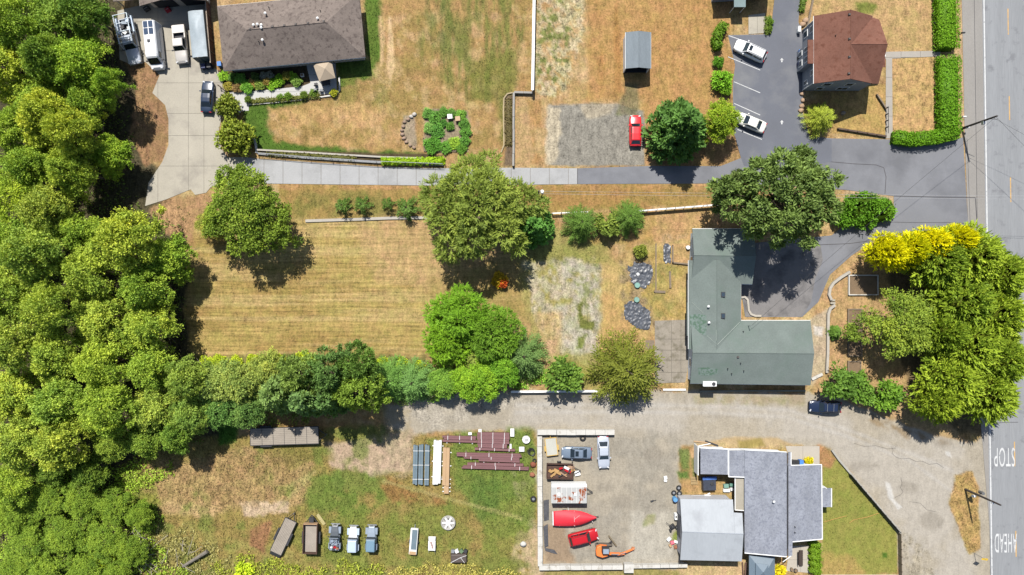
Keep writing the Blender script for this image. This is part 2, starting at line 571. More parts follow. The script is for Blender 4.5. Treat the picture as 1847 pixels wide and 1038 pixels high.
paint([(640, 400), (960, 396), (930, 520), (780, 530), (680, 500)], (206, 170, 116), 24, 16, a=0.7, sk=0.45, seed=34)
paint([(770, 500), (960, 460), (960, 600), (880, 560), (780, 540)], (178, 154, 88), 18, 12, a=0.6, sk=0.2, seed=35)
# pale gravelly patch and tan grass left of the green house
paint([(950, 400), (1050, 420), (1085, 470), (1085, 640), (1050, 690), (960, 640), (940, 520)], (176, 164, 92), 12, 12, seed=36, vg=0.8)
paint([(955, 440), (1090, 430), (1100, 470), (1010, 490), (950, 470)], (158, 156, 78), 12, 12, a=0.7, seed=37, vg=0.9)
paint([(945, 480), (1010, 465), (1085, 470), (1082, 640), (1060, 658), (1000, 640), (960, 570)], (196, 184, 150), 8, 12, patch=(13, 0.33, 0.53), seed=38, gr=0.8, vg=0.35)
paint([(1015, 470), (1085, 480), (1080, 645), (1030, 655), (1010, 560)], (200, 192, 172), 8, 8, a=0.7, patch=(16, 0.32, 0.5), seed=39, vg=0.1, gr=0.6)
paint([(960, 560), (1015, 560), (1010, 650), (985, 650)], (210, 178, 124), 10, 8, a=0.7, seed=40)
paint([(985, 616), (1003, 612), (1003, 636), (988, 642)], (214, 176, 130), 4, 3, seed=41)
paint([(1038, 550), (1050, 545), (1052, 575), (1074, 582), (1070, 596), (1046, 590)], (126, 132, 58), 4, 4, ns=10, seed=42, vg=1)
paint([(1042, 610), (1058, 604), (1050, 630), (1040, 628)], (140, 146, 74), 4, 4, ns=10, seed=43, vg=1)
paint([(1010, 470), (1085, 460), (1078, 560), (1060, 560)], (140, 146, 80), 6, 8, a=0.8, patch=(12, 0.5, 0.62), seed=44)
paint([(1085, 480), (1250, 410), (1250, 575), (1170, 600), (1160, 700), (1080, 690)], (206, 176, 108), 8, 8, a=0.9, seed=45)
paint([(1090, 530), (1160, 560), (1150, 640), (1085, 640)], (210, 168, 102), 8, 8, a=0.7, seed=46)
paint([(1120, 470), (1240, 430), (1245, 570), (1150, 575)], (190, 162, 82), 12, 10, a=0.7, patch=(22, 0.4, 0.58), seed=47, vg=0.8)
paint([(1000, 640), (1090, 640), (1090, 705), (1000, 705)], (168, 160, 78), 8, 8, a=0.8, seed=48)
paint([(1175, 380), (1290, 375), (1320, 420), (1180, 440)], (206, 164, 108), 8, 8, a=0.85, seed=49)
paint([(1060, 384), (1180, 385), (1180, 440), (1060, 440)], (190, 156, 84), 8, 8, a=0.7, seed=50)
paint([(1118, 470), (1170, 462), (1184, 500), (1176, 600), (1120, 600), (1112, 540)], (158, 136, 104), 6, 12, a=0.8, patch=(14, 0.4, 0.56), seed=150, vg=0.1, gr=0.9)
paint([(1175, 470), (1240, 480), (1240, 572), (1180, 575)], (150, 148, 74), 8, 12, a=0.6, patch=(22, 0.45, 0.6), seed=151)
paint([(1195, 425), (1245, 420), (1245, 480), (1195, 480)], (206, 176, 130), 6, 8, a=0.7, patch=(14, 0.4, 0.58), seed=152)
# bare ground right of the green house
paint([(1475, 545), (1530, 462), (1590, 440), (1720, 470), (1720, 740), (1560, 720), (1462, 712), (1462, 575)], (204, 166, 112), 5, 5, seed=51)
paint([(1462, 575), (1494, 560), (1492, 665), (1462, 700)], (206, 184, 150), 4, 4, seed=52, vg=0.1)
paint([(1468, 588), (1486, 590), (1482, 606), (1468, 604)], (226, 216, 202), 3, 3, seed=53)
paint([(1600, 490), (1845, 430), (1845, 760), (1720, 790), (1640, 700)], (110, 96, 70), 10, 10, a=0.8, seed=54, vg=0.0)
paint([(1525, 340), (1615, 350), (1612, 385), (1520, 420)], (206, 176, 132), 4, 4, seed=55)
paint([(1165, 285), (1335, 240), (1340, 285), (1300, 302), (1165, 300)], (186, 146, 96), 5, 5, seed=56)
# brown house front yard
paint([(1450, -60), (1692, -60), (1692, 92), (1590, 94), (1450, 60)], (206, 170, 112), 3, 3, tf=0.3, seed=57)
paint([(1545, 5), (1580, 8), (1575, 25), (1548, 24)], (140, 144, 62), 6, 5, seed=58)
paint([(1608, 104), (1696, 102), (1696, 240), (1610, 240)], (214, 174, 112), 2, 2, tf=0.9, seed=59)
paint([(1500, 170), (1600, 150), (1600, 248), (1500, 240)], (200, 164, 96), 3, 3, seed=60)
paint([(1728, -60), (1740, -60), (1742, 250), (1732, 250)], (206, 172, 128), 3, 3, seed=61, vg=0.3)
# lower gravel lane, the gravel yard and the wide gravel apron at right
GR = (192, 180, 158)
paint([(690, 735), (760, 712), (930, 706), (1250, 706), (1480, 712), (1560, 720), (1640, 770), (1760, 800), (1795, 760), (1800, 1200), (1622, 1200), (1620, 958), (1512, 830), (1500, 806), (1225, 800), (1230, 1030), (970, 1030), (970, 778), (860, 776), (700, 790)], GR, 6, 7, ns=20, gr=0.26, vg=0.0, seed=62)
paint([(930, 720), (1460, 722), (1560, 765), (1740, 800), (1760, 1100), (1640, 1100), (1600, 930), (1500, 800), (1200, 780), (930, 765)], (204, 195, 180), 22, 10, a=0.75, patch=(60, 0.36, 0.55), seed=63, gr=0.2)
paint([(700, 735), (800, 712), (930, 708), (1000, 740), (830, 772), (710, 785)], (196, 186, 168), 14, 14, a=0.8, patch=(22, 0.4, 0.6), seed=64, gr=0.7)
paint([(980, 785), (1225, 785), (1225, 1020), (980, 1020)], (172, 164, 148), 14, 10, a=0.75, patch=(40, 0.36, 0.6), seed=65, gr=0.32)
paint([(1140, 930), (1215, 920), (1220, 1015), (1130, 1015)], (206, 198, 180), 14, 10, a=0.8, seed=66, gr=0.32)
paint([(985, 950), (1020, 950), (1030, 1015), (982, 1015)], (172, 140, 104), 10, 10, a=0.7, seed=67)
paint([(1225, 812), (1242, 812), (1245, 845), (1230, 848)], (126, 140, 70), 5, 5, seed=68, vg=1)
paint([(1222, 852), (1242, 850), (1244, 864), (1224, 866)], (110, 134, 60), 4, 4, seed=69, vg=1)
paint([(1246, 826), (1258, 826), (1258, 862), (1248, 862)], (140, 142, 80), 4, 4, seed=70, vg=1)
paint([(1215, 960), (1230, 955), (1228, 980), (1212, 980)], (150, 160, 70), 5, 5, seed=71, vg=1)
paint([(1166, 930), (1182, 928), (1180, 945), (1160, 950)], (160, 160, 96), 5, 5, a=0.7, seed=72, vg=0.6)
paint([(1256, 802), (1310, 790), (1400, 792), (1440, 806), (1256, 812)], (206, 178, 130), 4, 5, seed=73)
paint([(1330, 795), (1372, 792), (1380, 805), (1335, 808)], (168, 150, 70), 5, 5, a=0.8, seed=74)
paint([(1520, 722), (1640, 770), (1740, 800), (1730, 780), (1660, 730), (1540, 712)], (200, 166, 116), 5, 6, seed=75)
paint([(1560, 745), (1640, 775), (1740, 805), (1660, 800), (1580, 768)], (160, 132, 88), 6, 6, a=0.7, patch=(16, 0.38, 0.56), seed=76)
paint([(1250, 712), (1450, 714), (1450, 730), (1250, 735)], (176, 160, 116), 8, 6, a=0.6, patch=(18, 0.4, 0.58), seed=77, vg=0.4)
for off in (0, 13):
    l_ = [(930, 731 + off), (1100, 730 + off), (1300, 733 + off), (1420, 740 + off), (1520, 772 + off), (1640, 818 + off), (1720, 850 + off * 3)]
    for (ax_, ay_), (bx_, by_) in zip(l_[:-1], l_[1:]):
        paint([(ax_, ay_ - 3), (bx_, by_ - 3), (bx_, by_ + 3), (ax_, ay_ + 3)], (212, 206, 196), 6, 3, a=0.5, seed=63)
for x, y, rx, ry in ((1090, 880, 16, 10), (1120, 905, 20, 12), (1560, 840, 26, 9), (1640, 880, 18, 10), (1680, 940, 22, 16), (1180, 820, 18, 14), (1300, 752, 30, 5), (1700, 800, 20, 8)):
    paint(ell(x, y, rx, ry), (160, 150, 134), 8, 6, a=0.5, seed=int(x))
paint([(1596, 868), (1606, 872), (1612, 900), (1626, 915), (1620, 918), (1604, 900)], (232, 228, 220), 3, 3, a=0.8, seed=164)
paint([(1704, 815), (1712, 813), (1718, 826), (1708, 824)], (232, 228, 220), 2, 2, a=0.8, seed=165)
# lawn right of the grey house
paint([(1480, 806), (1512, 830), (1618, 958), (1620, 1036), (1480, 1036), (1484, 980), (1484, 840)], (160, 158, 70), 2, 2, gr=0.35, vg=0.7, seed=78)
paint([(1484, 850), (1560, 900), (1600, 960), (1520, 1000), (1484, 930)], (152, 154, 66), 16, 14, a=0.6, patch=(30, 0.4, 0.58), seed=79)
paint([(1478, 806), (1508, 828), (1498, 846), (1482, 838)], (196, 146, 96), 5, 4, seed=80)
paint([(1484, 1000), (1530, 1000), (1560, 1034), (1484, 1036)], (196, 164, 92), 8, 8, a=0.8, seed=81)
paint([(1592, 998), (1600, 996), (1601, 1006), (1593, 1007)], (92, 122, 36), 2, 2, seed=82)
paint([(1628, 960), (1640, 965), (1680, 1010), (1690, 1060), (1628, 1060)], (176, 164, 138), 8, 10, a=0.8, patch=(12, 0.36, 0.56), seed=83, gr=0.9)
paint([(1722, 858), (1755, 850), (1765, 880), (1768, 990), (1748, 1000), (1730, 960), (1714, 910)], (196, 160, 96), 3, 4, gr=0.7, vg=0.9, tf=0.7, seed=84)
paint([(1220, 1015), (1345, 1013), (1345, 1060), (1220, 1060)], (214, 182, 130), 5, 5, seed=85)
paint([(980, 1026), (1225, 1028), (1225, 1060), (980, 1060)], (176, 158, 92), 4, 5, seed=86)
# lower-left meadow
MEA = [(215, 850), (300, 800), (450, 780), (690, 765), (740, 790), (965, 778), (968, 1036), (1000, 1240), (260, 1240), (270, 920)]
paint(MEA, (168, 146, 78), 10, 12, seed=87, vg=0.9, gr=0.6)
paint([(225, 850), (450, 810), (560, 830), (570, 900), (480, 920), (330, 920), (240, 890)], (188, 158, 102), 12, 14, seed=88, gr=0.9)
paint([(225, 850), (450, 810), (560, 830), (570, 900), (480, 920), (330, 920), (240, 890)], (164, 130, 82), 10, 14, a=0.6, patch=(20, 0.46, 0.6), seed=89)
paint([(430, 905), (520, 905), (520, 925), (440, 935)], (214, 186, 150), 5, 7, ns=14, seed=90, vg=0.1)
paint([(280, 905), (400, 905), (380, 935), (300, 930)], (206, 174, 120), 8, 9, a=0.7, seed=91)
paint([(200, 845), (270, 850), (290, 910), (240, 920)], (150, 152, 60), 9, 9, seed=92)
paint([(540, 850), (700, 845), (690, 900), (640, 960), (560, 930)], (122, 140, 54), 14, 14, patch=(30, 0.36, 0.56), seed=93)
paint([(590, 850), (690, 852), (700, 880), (610, 885)], (118, 140, 56), 10, 10, a=0.75, seed=94)
paint([(820, 780), (960, 780), (965, 960), (900, 980), (830, 890), (815, 840)], (116, 142, 54), 12, 12, a=0.9, seed=95, vg=1)
paint([(840, 850), (900, 850), (900, 960), (860, 930)], (98, 128, 50), 12, 12, a=0.7, seed=96, vg=1)
paint([(690, 880), (830, 890), (870, 960), (800, 1020), (690, 990)], (146, 138, 66), 14, 14, patch=(30, 0.36, 0.6), seed=97)
paint([(680, 860), (760, 880), (820, 900), (800, 920), (700, 900)], (166, 122, 68), 10, 10, a=0.8, patch=(22, 0.4, 0.58), seed=98)
paint([(580, 800), (740, 780), (745, 850), (690, 858), (600, 840)], (204, 176, 146), 8, 9, a=0.95, seed=99, vg=0.1)
paint([(690, 735), (745, 735), (740, 860), (690, 855)], (186, 168, 132), 10, 10, a=0.7, patch=(18, 0.36, 0.55), seed=100)
paint([(470, 800), (580, 800), (600, 830), (500, 850)], (146, 134, 66), 10, 10, a=0.7, seed=101)
paint([(930, 960), (970, 940), (985, 1030), (960, 1050), (915, 1010)], (208, 180, 142), 7, 8, a=0.9, patch=(14, 0.35, 0.5), seed=102, vg=0.2)
paint([(925, 850), (966, 850), (966, 950), (940, 950)], (176, 170, 118), 8, 8, a=0.7, patch=(12, 0.4, 0.56), seed=103)
paint([(275, 945), (360, 940), (420, 980), (480, 985), (560, 1000), (800, 1010), (960, 1035), (960, 1200), (260, 1200)], (168, 160, 82), 10, 12, a=0.85, patch=(20, 0.34, 0.55), seed=104, tf=0.5)
paint([(600, 940), (700, 935), (700, 1000), (590, 1005)], (140, 140, 62), 10, 10, a=0.7, seed=105)
paint([(453, 955), (490, 940), (478, 1000), (452, 985)], (170, 124, 84), 6, 6, seed=106)
paint(MEA, (128, 142, 58), 8, 8, a=0.75, patch=(34, 0.5, 0.62), seed=141, vg=1.0)
paint([(600, 930), (960, 900), (960, 1030), (560, 1020), (480, 950)], (140, 146, 62), 14, 14, a=0.7, patch=(26, 0.38, 0.58), seed=142, vg=1.0)
paint([(235, 850), (450, 812), (560, 832), (560, 890), (480, 915), (330, 915), (250, 885)], (180, 148, 96), 10, 12, a=0.6, patch=(24, 0.36, 0.56), seed=143)
paint([(392, 750), (432, 750), (430, 800), (398, 802)], (92, 140, 36), 5, 6, seed=107, vg=1)
paint([(330, 642), (770, 640), (780, 720), (400, 740), (350, 700)], (116, 118, 56), 8, 8, a=0.8, seed=108)
for a0, b0 in (((690, 868), (940, 935)), ((520, 880), (570, 850)), ((500, 920), (560, 860))):
    nx, ny = b0[1] - a0[1], a0[0] - b0[0]
    ln = math.hypot(nx, ny)
    nx, ny = nx / ln * 3, ny / ln * 3
    paint([(a0[0] + nx, a0[1] + ny), (b0[0] + nx, b0[1] + ny), (b0[0] - nx, b0[1] - ny), (a0[0] - nx, a0[1] - ny)], (190, 178, 110), 3, 2, a=0.5, seed=109)
# planting beds and garden soil
BED = (98, 84, 58)
paint([(392, 128), (560, 112), (560, 155), (440, 172), (400, 165)], BED, 3, 3, vg=0, seed=110)
paint([(449, 180), (560, 172), (600, 168), (602, 178), (450, 188)], (126, 104, 66), 2, 2, vg=0, seed=111)
paint([(470, 270), (800, 280), (800, 300), (470, 280)], BED, 2, 2, vg=0, seed=112)
paint([(765, 198), (845, 198), (845, 275), (765, 275)], (164, 146, 118), 3, 3, vg=0, seed=113)
paint([(728, 208), (748, 206), (752, 260), (748, 268), (730, 255), (723, 232)], (178, 158, 130), 3, 2, vg=0.1, seed=114)
paint([(912, 172), (926, 172), (926, 300), (908, 300), (912, 270), (908, 180)], (132, 112, 88), 2, 2, vg=0, seed=115)
for r_ in (rect(1210, 440, 1245, 476),):
    paint(r_, (208, 168, 112), 2, 2, seed=116)
for r_ in (rect(1531, 498, 1582, 532), rect(1530, 560, 1552, 640), rect(1530, 654, 1550, 672)):
    paint(r_, (142, 118, 92), 2, 2, seed=117, vg=0)

lum_ = (colr * np.array([0.25, 0.65, 0.1])).sum(1, keepdims=True)
colr[:] = (colr * 0.92 + lum_ * 0.08) * 1.02
gcol = np.ones((px.size, 4))
gcol[:, :3] = colr
gmsk = np.ones((px.size, 4))
gmsk[:, 0], gmsk[:, 1], gmsk[:, 2], gmsk[:, 3] = grain, streak, tuft, np.clip(veg * 4, 0, 1)
nxg, nyg = len(gx), len(gy)
gz = 0.05 * (fbm(px, py, 30, 9) - 0.5) * np.clip(veg * 1.6, 0, 1) - 0.02
verts = np.stack([(px - CX) * S, (CY - py) * S, gz], 1)
ii = np.arange(nxg * nyg).reshape(nyg, nxg)
quads = np.stack([ii[:-1, :-1], ii[1:, :-1], ii[1:, 1:], ii[:-1, 1:]], -1).reshape(-1, 4)

def npmesh(name, verts, quads, mat, attrs=None, smooth=False):
    me = bpy.data.meshes.new(name)
    k = quads.shape[1]
    me.vertices.add(len(verts))
    me.vertices.foreach_set('co', np.ascontiguousarray(verts, np.float32).ravel())
    me.loops.add(len(quads) * k)
    me.loops.foreach_set('vertex_index', np.ascontiguousarray(quads, np.int32).ravel())
    me.polygons.add(len(quads))
    me.polygons.foreach_set('loop_start', np.arange(0, len(quads) * k, k, dtype=np.int32))
    me.update(calc_edges=True)
    for nm, arr in (attrs or {}).items():
        at = me.attributes.new(nm, 'FLOAT_COLOR', 'POINT')
        at.data.foreach_set('color', np.ascontiguousarray(arr, np.float32).ravel())
    me.materials.append(mat)
    if smooth:
        me.polygons.foreach_set('use_smooth', np.ones(len(quads), bool))
    return me
GMAT = ground_material()
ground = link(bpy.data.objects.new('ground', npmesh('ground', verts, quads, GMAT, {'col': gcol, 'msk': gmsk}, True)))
structure(ground)

# ------------------------------------------------------------------ paved surfaces
HARD = []
def pts(l, z=0.0):
    return [tuple(P(x, y, 0)[:2]) + (z,) for x, y in l]
def pave(name, poly, mat, z, th=0.08, hard=True):
    o = MB().prism([p[:2] for p in pts(poly)], z - th, z).build(name, mat)
    structure(o)
    if hard:
        HARD.append(poly)
    return o
def clip(poly, axis, lim, keep_less):
    out = []
    for i in range(len(poly)):
        a, b = poly[i], poly[(i + 1) % len(poly)]
        ina = (a[axis] <= lim) == keep_less
        inb = (b[axis] <= lim) == keep_less
        if ina:
            out.append(a)
        if ina != inb:
            t = (lim - a[axis]) / (b[axis] - a[axis])
            out.append((a[0] + t * (b[0] - a[0]), a[1] + t * (b[1] - a[1])))
    return out
def slabs(name, poly, xs, ys, mat, z, gap=0.5, jit=0.006, piece='slab', seed=1):
    """a paved surface as a bed of joint filler with one slab per cell"""
    base = pave(name, poly, M('joint_' + mat.name, C8(142, 135, 122), 0.95), z - 0.03)
    rnd = random.Random(seed)
    xs = [-1e4] + list(xs) + [1e4]
    ys = [-1e4] + list(ys) + [1e4]
    for i in range(len(xs) - 1):
        for j in range(len(ys) - 1):
            q = clip(clip(clip(clip(poly, 0, xs[i] + gap, False), 0, xs[i + 1] - gap, True), 1, ys[j] + gap, False), 1, ys[j + 1] - gap, True)
            if len(q) < 3:
                continue
            ar = abs(sum(q[k][0] * q[(k + 1) % len(q)][1] - q[(k + 1) % len(q)][0] * q[k][1] for k in range(len(q)))) / 2
            if ar < 12:
                continue
            MB().prism([p[:2] for p in pts(q)], z - 0.028, z + rnd.uniform(0, jit)).build(piece, mat, base)
    return base

DRIVE = [(212, 20), (262, 8), (375, -2), (381, 122), (392, 126), (408, 165), (402, 200), (394, 240), (400, 268), (410, 284), (442, 284), (442, 331), (420, 333), (380, 338), (372, 348), (352, 352), (344, 342), (300, 360), (262, 372), (268, 330), (293, 292), (304, 262), (304, 215), (298, 190), (275, 168), (288, 136), (262, 112), (240, 118), (216, 108)]
slabs('concrete_driveway', DRIVE, [285, 340, 368], [40, 92, 150, 205, 245, 300], CONC, 0.03, gap=0.22, seed=2)
LANE = [(442.7, 284), (470, 287), (560, 293), (680, 301), (770, 304), (930, 303), (1041, 304), (1041, 332.5), (900, 334), (770, 335), (600, 333), (442.7, 331)]
slabs('concrete_lane', LANE, [442 + 34.3 * i for i in range(1, 18)], [], CONC2, 0.032, gap=0.35, seed=3)
ASPHALT = [(1041.5, 304), (1165, 300), (1300, 300), (1340, 284), (1328, 250), (1322, 200), (1322, 150), (1326, 118), (1313, 64), (1390, 62), (1394, 22), (1404, -60), (1448, -60), (1440, 40), (1448, 62), (1448, 205), (1460, 247), (1500, 250), (1612, 252), (1640, 263), (1690, 260), (1737, 248), (1748, 440), (1640, 430), (1580, 432), (1535, 462), (1497, 496), (1476, 545), (1447, 572), (1344, 572), (1336, 520), (1350, 440), (1500, 425), (1522, 408), (1612, 386), (1612, 354), (1527, 343), (1340, 331), (1041.5, 332.5)]
asphalt = pave('asphalt_lane', ASPHALT, ASPH, 0.026)
LOT = [(1314, 65), (1390, 63), (1394, 23), (1404, -60), (1447, -60), (1439, 40), (1447, 62), (1447, 205), (1458, 246), (1500, 252), (1500, 292), (1420, 305), (1342, 300), (1336, 284), (1324, 240), (1323, 150), (1327, 118)]
lot = pave('parking_lot', LOT, ASPHN, 0.032)
DARK = [(1350, 440), (1440, 430), (1480, 442), (1484, 470), (1470, 505), (1463, 545), (1446, 571), (1345, 571), (1338, 520)]
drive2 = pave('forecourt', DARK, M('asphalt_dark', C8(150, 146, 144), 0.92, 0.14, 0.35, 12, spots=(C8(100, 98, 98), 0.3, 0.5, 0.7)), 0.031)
ROAD = [(1708, -1800), (2012, -1800), (2100, 2800), (1826, 2800), (1800, 1150), (1792, 1040), (1772, 800), (1752, 560), (1740, 250), (1733, -80)]
road = pave('road', ROAD, SHOULD, 0.028)
def ex(y):          # white edge line
    return 1774.5 + (y - 0) * 14.5 / 1038
CARR = [(ex(-1800) - 3, -1800), (2005, -1800), (2070, 2800), (ex(2800) - 3, 2800)]
carr = pave('carriageway', CARR, ROADM, 0.032)

def strip(a, b, w, z):
    ax, ay, _ = P(*a)
    bx, by, _ = P(*b)
    d = Vector((bx - ax, by - ay))
    n = Vector((-d.y, d.x)).normalized() * w / 2
    return MB().prism([(ax + n.x, ay + n.y), (bx + n.x, by + n.y), (bx - n.x, by - n.y), (ax - n.x, ay - n.y)], z - 0.003, z)
strip((ex(-1800), -1800), (ex(2800), 2800), 0.2, 0.037).build('edge_line', PAINTW, carr)
for y0, y1 in ((-90, -45), (16, 63), (174, 217), (320, 365), (470, 515), (628, 675), (797, 842), (958, 1005)):
    x0 = 1817.5 + y0 * 15 / 1000
    strip((x0, y0), (x0 + 0.7, y1), 0.17, 0.037).build('centre_dash', PAINTY, carr)
for x0 in (1853, 1856):
    strip((x0 - 26, -1800), (x0 + 41, 2800), 0.12, 0.0365).build('lane_edge', PAINTY, carr)
strip((1756, -80), (1765, 600), 0.07, 0.035).build('tar_seam', TAR, road)
strip((1744, 250), (1754, 520), 0.06, 0.035).build('tar_seam', TAR, road)
def seam(l, parent, w=0.09, z=0.036):
    mb = MB()
    for a, b in zip(l[:-1], l[1:]):
        s_ = strip(a, b, w, z)
        k = len(mb.v)
        mb.v += s_.v
        mb.f += [tuple(i + k for i in q) for q in s_.f]
    return mb.build('tar_seam', TAR, parent)
seam([(1495, 292), (1540, 296), (1580, 298), (1594, 303), (1598, 320), (1596, 350)], asphalt, 0.1, 0.031)
seam([(1612, 354), (1690, 356), (1759, 357), (1763, 420)], asphalt, 0.12, 0.0315)
seam([(1606, 401), (1650, 402), (1716, 402), (1752, 404)], asphalt, 0.08, 0.0315)
seam([(1478, 442), (1530, 440), (1575, 434)], asphalt, 0.1, 0.0315)
seam([(1041.5, 304), (1041.5, 332)], asphalt, 0.12, 0.0305)
seam([(1608, 806), (1611, 812), (1609, 818), (1616, 825), (1626, 828), (1640, 827), (1652, 833), (1663, 832), (1676, 838), (1690, 836), (1702, 844)], road, 0.035, 0.006)
seam([(1540, 800), (1560, 806), (1580, 804), (1600, 810), (1616, 809)], road, 0.03, 0.006)
seam([(1640, 905), (1660, 908), (1672, 920), (1690, 924)], road, 0.03, 0.006)
seam([(1625, 862), (1627, 872), (1624, 880), (1629, 888), (1624, 893), (1614, 898)], road, 0.035, 0.006)
seam([(1780, 765), (1816, 762), (1836, 762)], carr, 0.08, 0.0365)

# words on the road, read by traffic that comes down the picture
def word(txt, x0, y0, x1, y1):
    cu = bpy.data.curves.new('w', 'FONT')
    cu.body = txt
    cu.align_x = 'CENTER'
    cu.align_y = 'CENTER'
    cu.offset = 0.0
    cu.space_character = 1.12
    ob = bpy.data.objects.new('w', cu)
    COL.objects.link(ob)
    bpy.context.view_layer.update()
    me = bpy.data.meshes.new_from_object(ob.evaluated_get(bpy.context.evaluated_depsgraph_get()))
    bpy.data.objects.remove(ob)
    xs = [v.co.x for v in me.vertices]
    ys = [v.co.y for v in me.vertices]
    a, b = P(x0, y0), P(x1, y1)
    sx, sy = abs(b.x - a.x) / (max(xs) - min(xs)), abs(b.y - a.y) / (max(ys) - min(ys))
    mx_, my_ = (max(xs) + min(xs)) / 2, (max(ys) + min(ys)) / 2
    for v in me.vertices:
        v.co = (-(v.co.x - mx_) * sx, -(v.co.y - my_) * sy, 0.0)
    me.materials.clear()
    me.materials.append(PAINTW)
    o = link(bpy.data.objects.new('road_word', me), carr)
    o.location = ((a.x + b.x) / 2, (a.y + b.y) / 2, 0.038)
    o['label'] = 'white painted word ' + txt + ' on the road'
word('STOP', 1793, 808, 1830, 842)
word('AHEAD', 1794, 963, 1834, 997)

# parking bays and arrows
for a, b in (((1315, 65), (1332, 71)), ((1313, 103), (1371, 127)), ((1324, 148), (1371, 168)), ((1324, 187), (1371, 208)), ((1330, 234), (1374, 252))):
    strip(a, b, 0.11, 0.037).build('bay_line', PAINTW, lot)
for x, y in ((1410, 109), (1410, 221)):
    a = P(x, y)
    m_ = MB().prism([(a.x - 0.28, a.y), (a.x + 0.28, a.y), (a.x, a.y + 0.34)], 0.034, 0.037)
    m_.box((a.x, a.y - 0.16, 0.0355), (0.2, 0.3, 0.003))
    m_.build('painted_arrow', PAINTW, lot)
# footpaths, patios
pathw = slabs('front_walk', [(1590, 94), (1696, 92), (1696, 102), (1609, 106), (1610, 250), (1597, 250), (1598, 108)], [1625, 1660], [104, 140, 175, 210], M('walk_concrete', C8(196, 188, 176), 0.9, 0.08), 0.03, gap=0.25, seed=4)
slabs('house_walk', [(412, 165), (440, 166), (480, 163), (545, 156), (560, 150), (553, 118), (605, 110), (608, 166), (596, 170), (560, 172), (500, 178), (449, 184), (449, 200), (436, 201), (424, 180)], [449, 490, 545], [135, 166], M('walk_pale', C8(226, 224, 218), 0.9, 0.06), 0.032, gap=0.2, seed=5)
slabs('back_patio', [(1181, 579), (1242, 577), (1243, 650), (1236, 690), (1181, 692)], [1211, 1228], [612, 632, 650, 672], M('patio_stone', C8(176, 166, 150), 0.9, 0.16, 0.8, spots=(C8(140, 132, 112), 0.7, 0.5, 0.65)), 0.03, gap=0.4, jit=0.015, seed=6)
slabs('patio_step', [(1164, 614), (1180, 614), (1180, 632), (1164, 630)], [], [619, 625], TIMBER, 0.06, gap=0.2, seed=7)
slabs('side_patio', [(1417, 805), (1478, 805), (1478, 840), (1427, 840)], [1448], [], M('patio_pale', C8(214, 204, 188), 0.9, 0.08), 0.03, gap=0.2, seed=8)
slabs('rear_patio', [(1424, 985), (1463, 984), (1463, 1034), (1418, 1030)], [1444], [1010], MATS['patio_pale'], 0.03, gap=0.2, seed=9)
slabs('parking_apron', [(1350, 28), (1380, 24), (1380, 60), (1350, 62)], [1366], [], CONC, 0.028, gap=0.2, seed=10)
pave('gravel_edge', [(1622, 1037), (1480, 1037), (1480, 1100), (1622, 1100)], WCONC, 0.05)

# ------------------------------------------------------------------ buildings
def shingle(key, rgb, var=0.16, spots=None, st=(1, 1, 1)):
    return M(key, rgb, 0.95, var, 0.5, 5.5, bump=0.25, stretch=st, spots=spots, spec=0.15)
R_TAUPE = shingle('shingle_taupe', C8(150, 137, 128), 0.2, spots=(C8(116, 104, 98), 1.7, 0.52, 0.64), st=(1, 1.6, 1))
R_BROWN = shingle('shingle_brown', C8(146, 102, 86), 0.16, spots=(C8(128, 84, 68), 1.4, 0.52, 0.66))
R_GREEN = shingle('shingle_green', C8(138, 149, 143), 0.12, spots=(C8(128, 144, 134), 0.2, 0.5, 0.7))
R_MOSS = shingle('shingle_mossy', C8(140, 156, 148), 0.12, spots=(C8(104, 132, 112), 2.6, 0.46, 0.54))
R_GREY = shingle('shingle_grey', C8(170, 174, 184), 0.22, spots=(C8(148, 152, 164), 2.6, 0.5, 0.62), st=(1.6, 0.8, 1))
R_SHED = shingle('shingle_shed', C8(150, 160, 166), 0.14, st=(2.5, 0.5, 1))
R_METAL = M('sheet_metal_roof', C8(205, 210, 214), 0.55, 0.05, 0.25, 2.5, spots=(C8(186, 190, 194), 0.35, 0.54, 0.74), stretch=(2.0, 0.35, 1))
R_TAN = M('tan_corrugated', C8(194, 186, 168), 0.7, 0.08, 0.4, 3)
R_BLUE = M('blue_grey_metal', C8(128, 146, 160), 0.5, 0.06, 0.4, 4, spec=0.5)
W_WHITE = M('white_siding', (0.60, 0.62, 0.64, 1), 0.8, 0.05)
W_GREY = M('grey_siding', (0.24, 0.25, 0.27, 1), 0.85, 0.07, stretch=(1, 1, 6))
W_BEIGE = M('beige_siding', (0.42, 0.36, 0.30, 1), 0.85, 0.07)
W_SAGE = M('sage_siding', (0.45, 0.52, 0.55, 1), 0.85, 0.07)
TRIM = M('white_trim', (0.66, 0.66, 0.64, 1), 0.6, 0.04)
INSHADE = M('interior_shade', (0.02, 0.02, 0.022, 1), 0.9, 0.1)  # near-black colour standing in for the shade inside open buildings
DIRT = M('bare_soil', C8(150, 126, 98), 0.95, 0.2, 1.0, 8, bump=0.3)

def centre(l):
    n = len(l)
    return Vector((sum(p[0] for p in l) / n, sum(p[1] for p in l) / n, 0))

def lerp(a, b, t):
    return Vector(a) * (1 - t) + Vector(b) * t

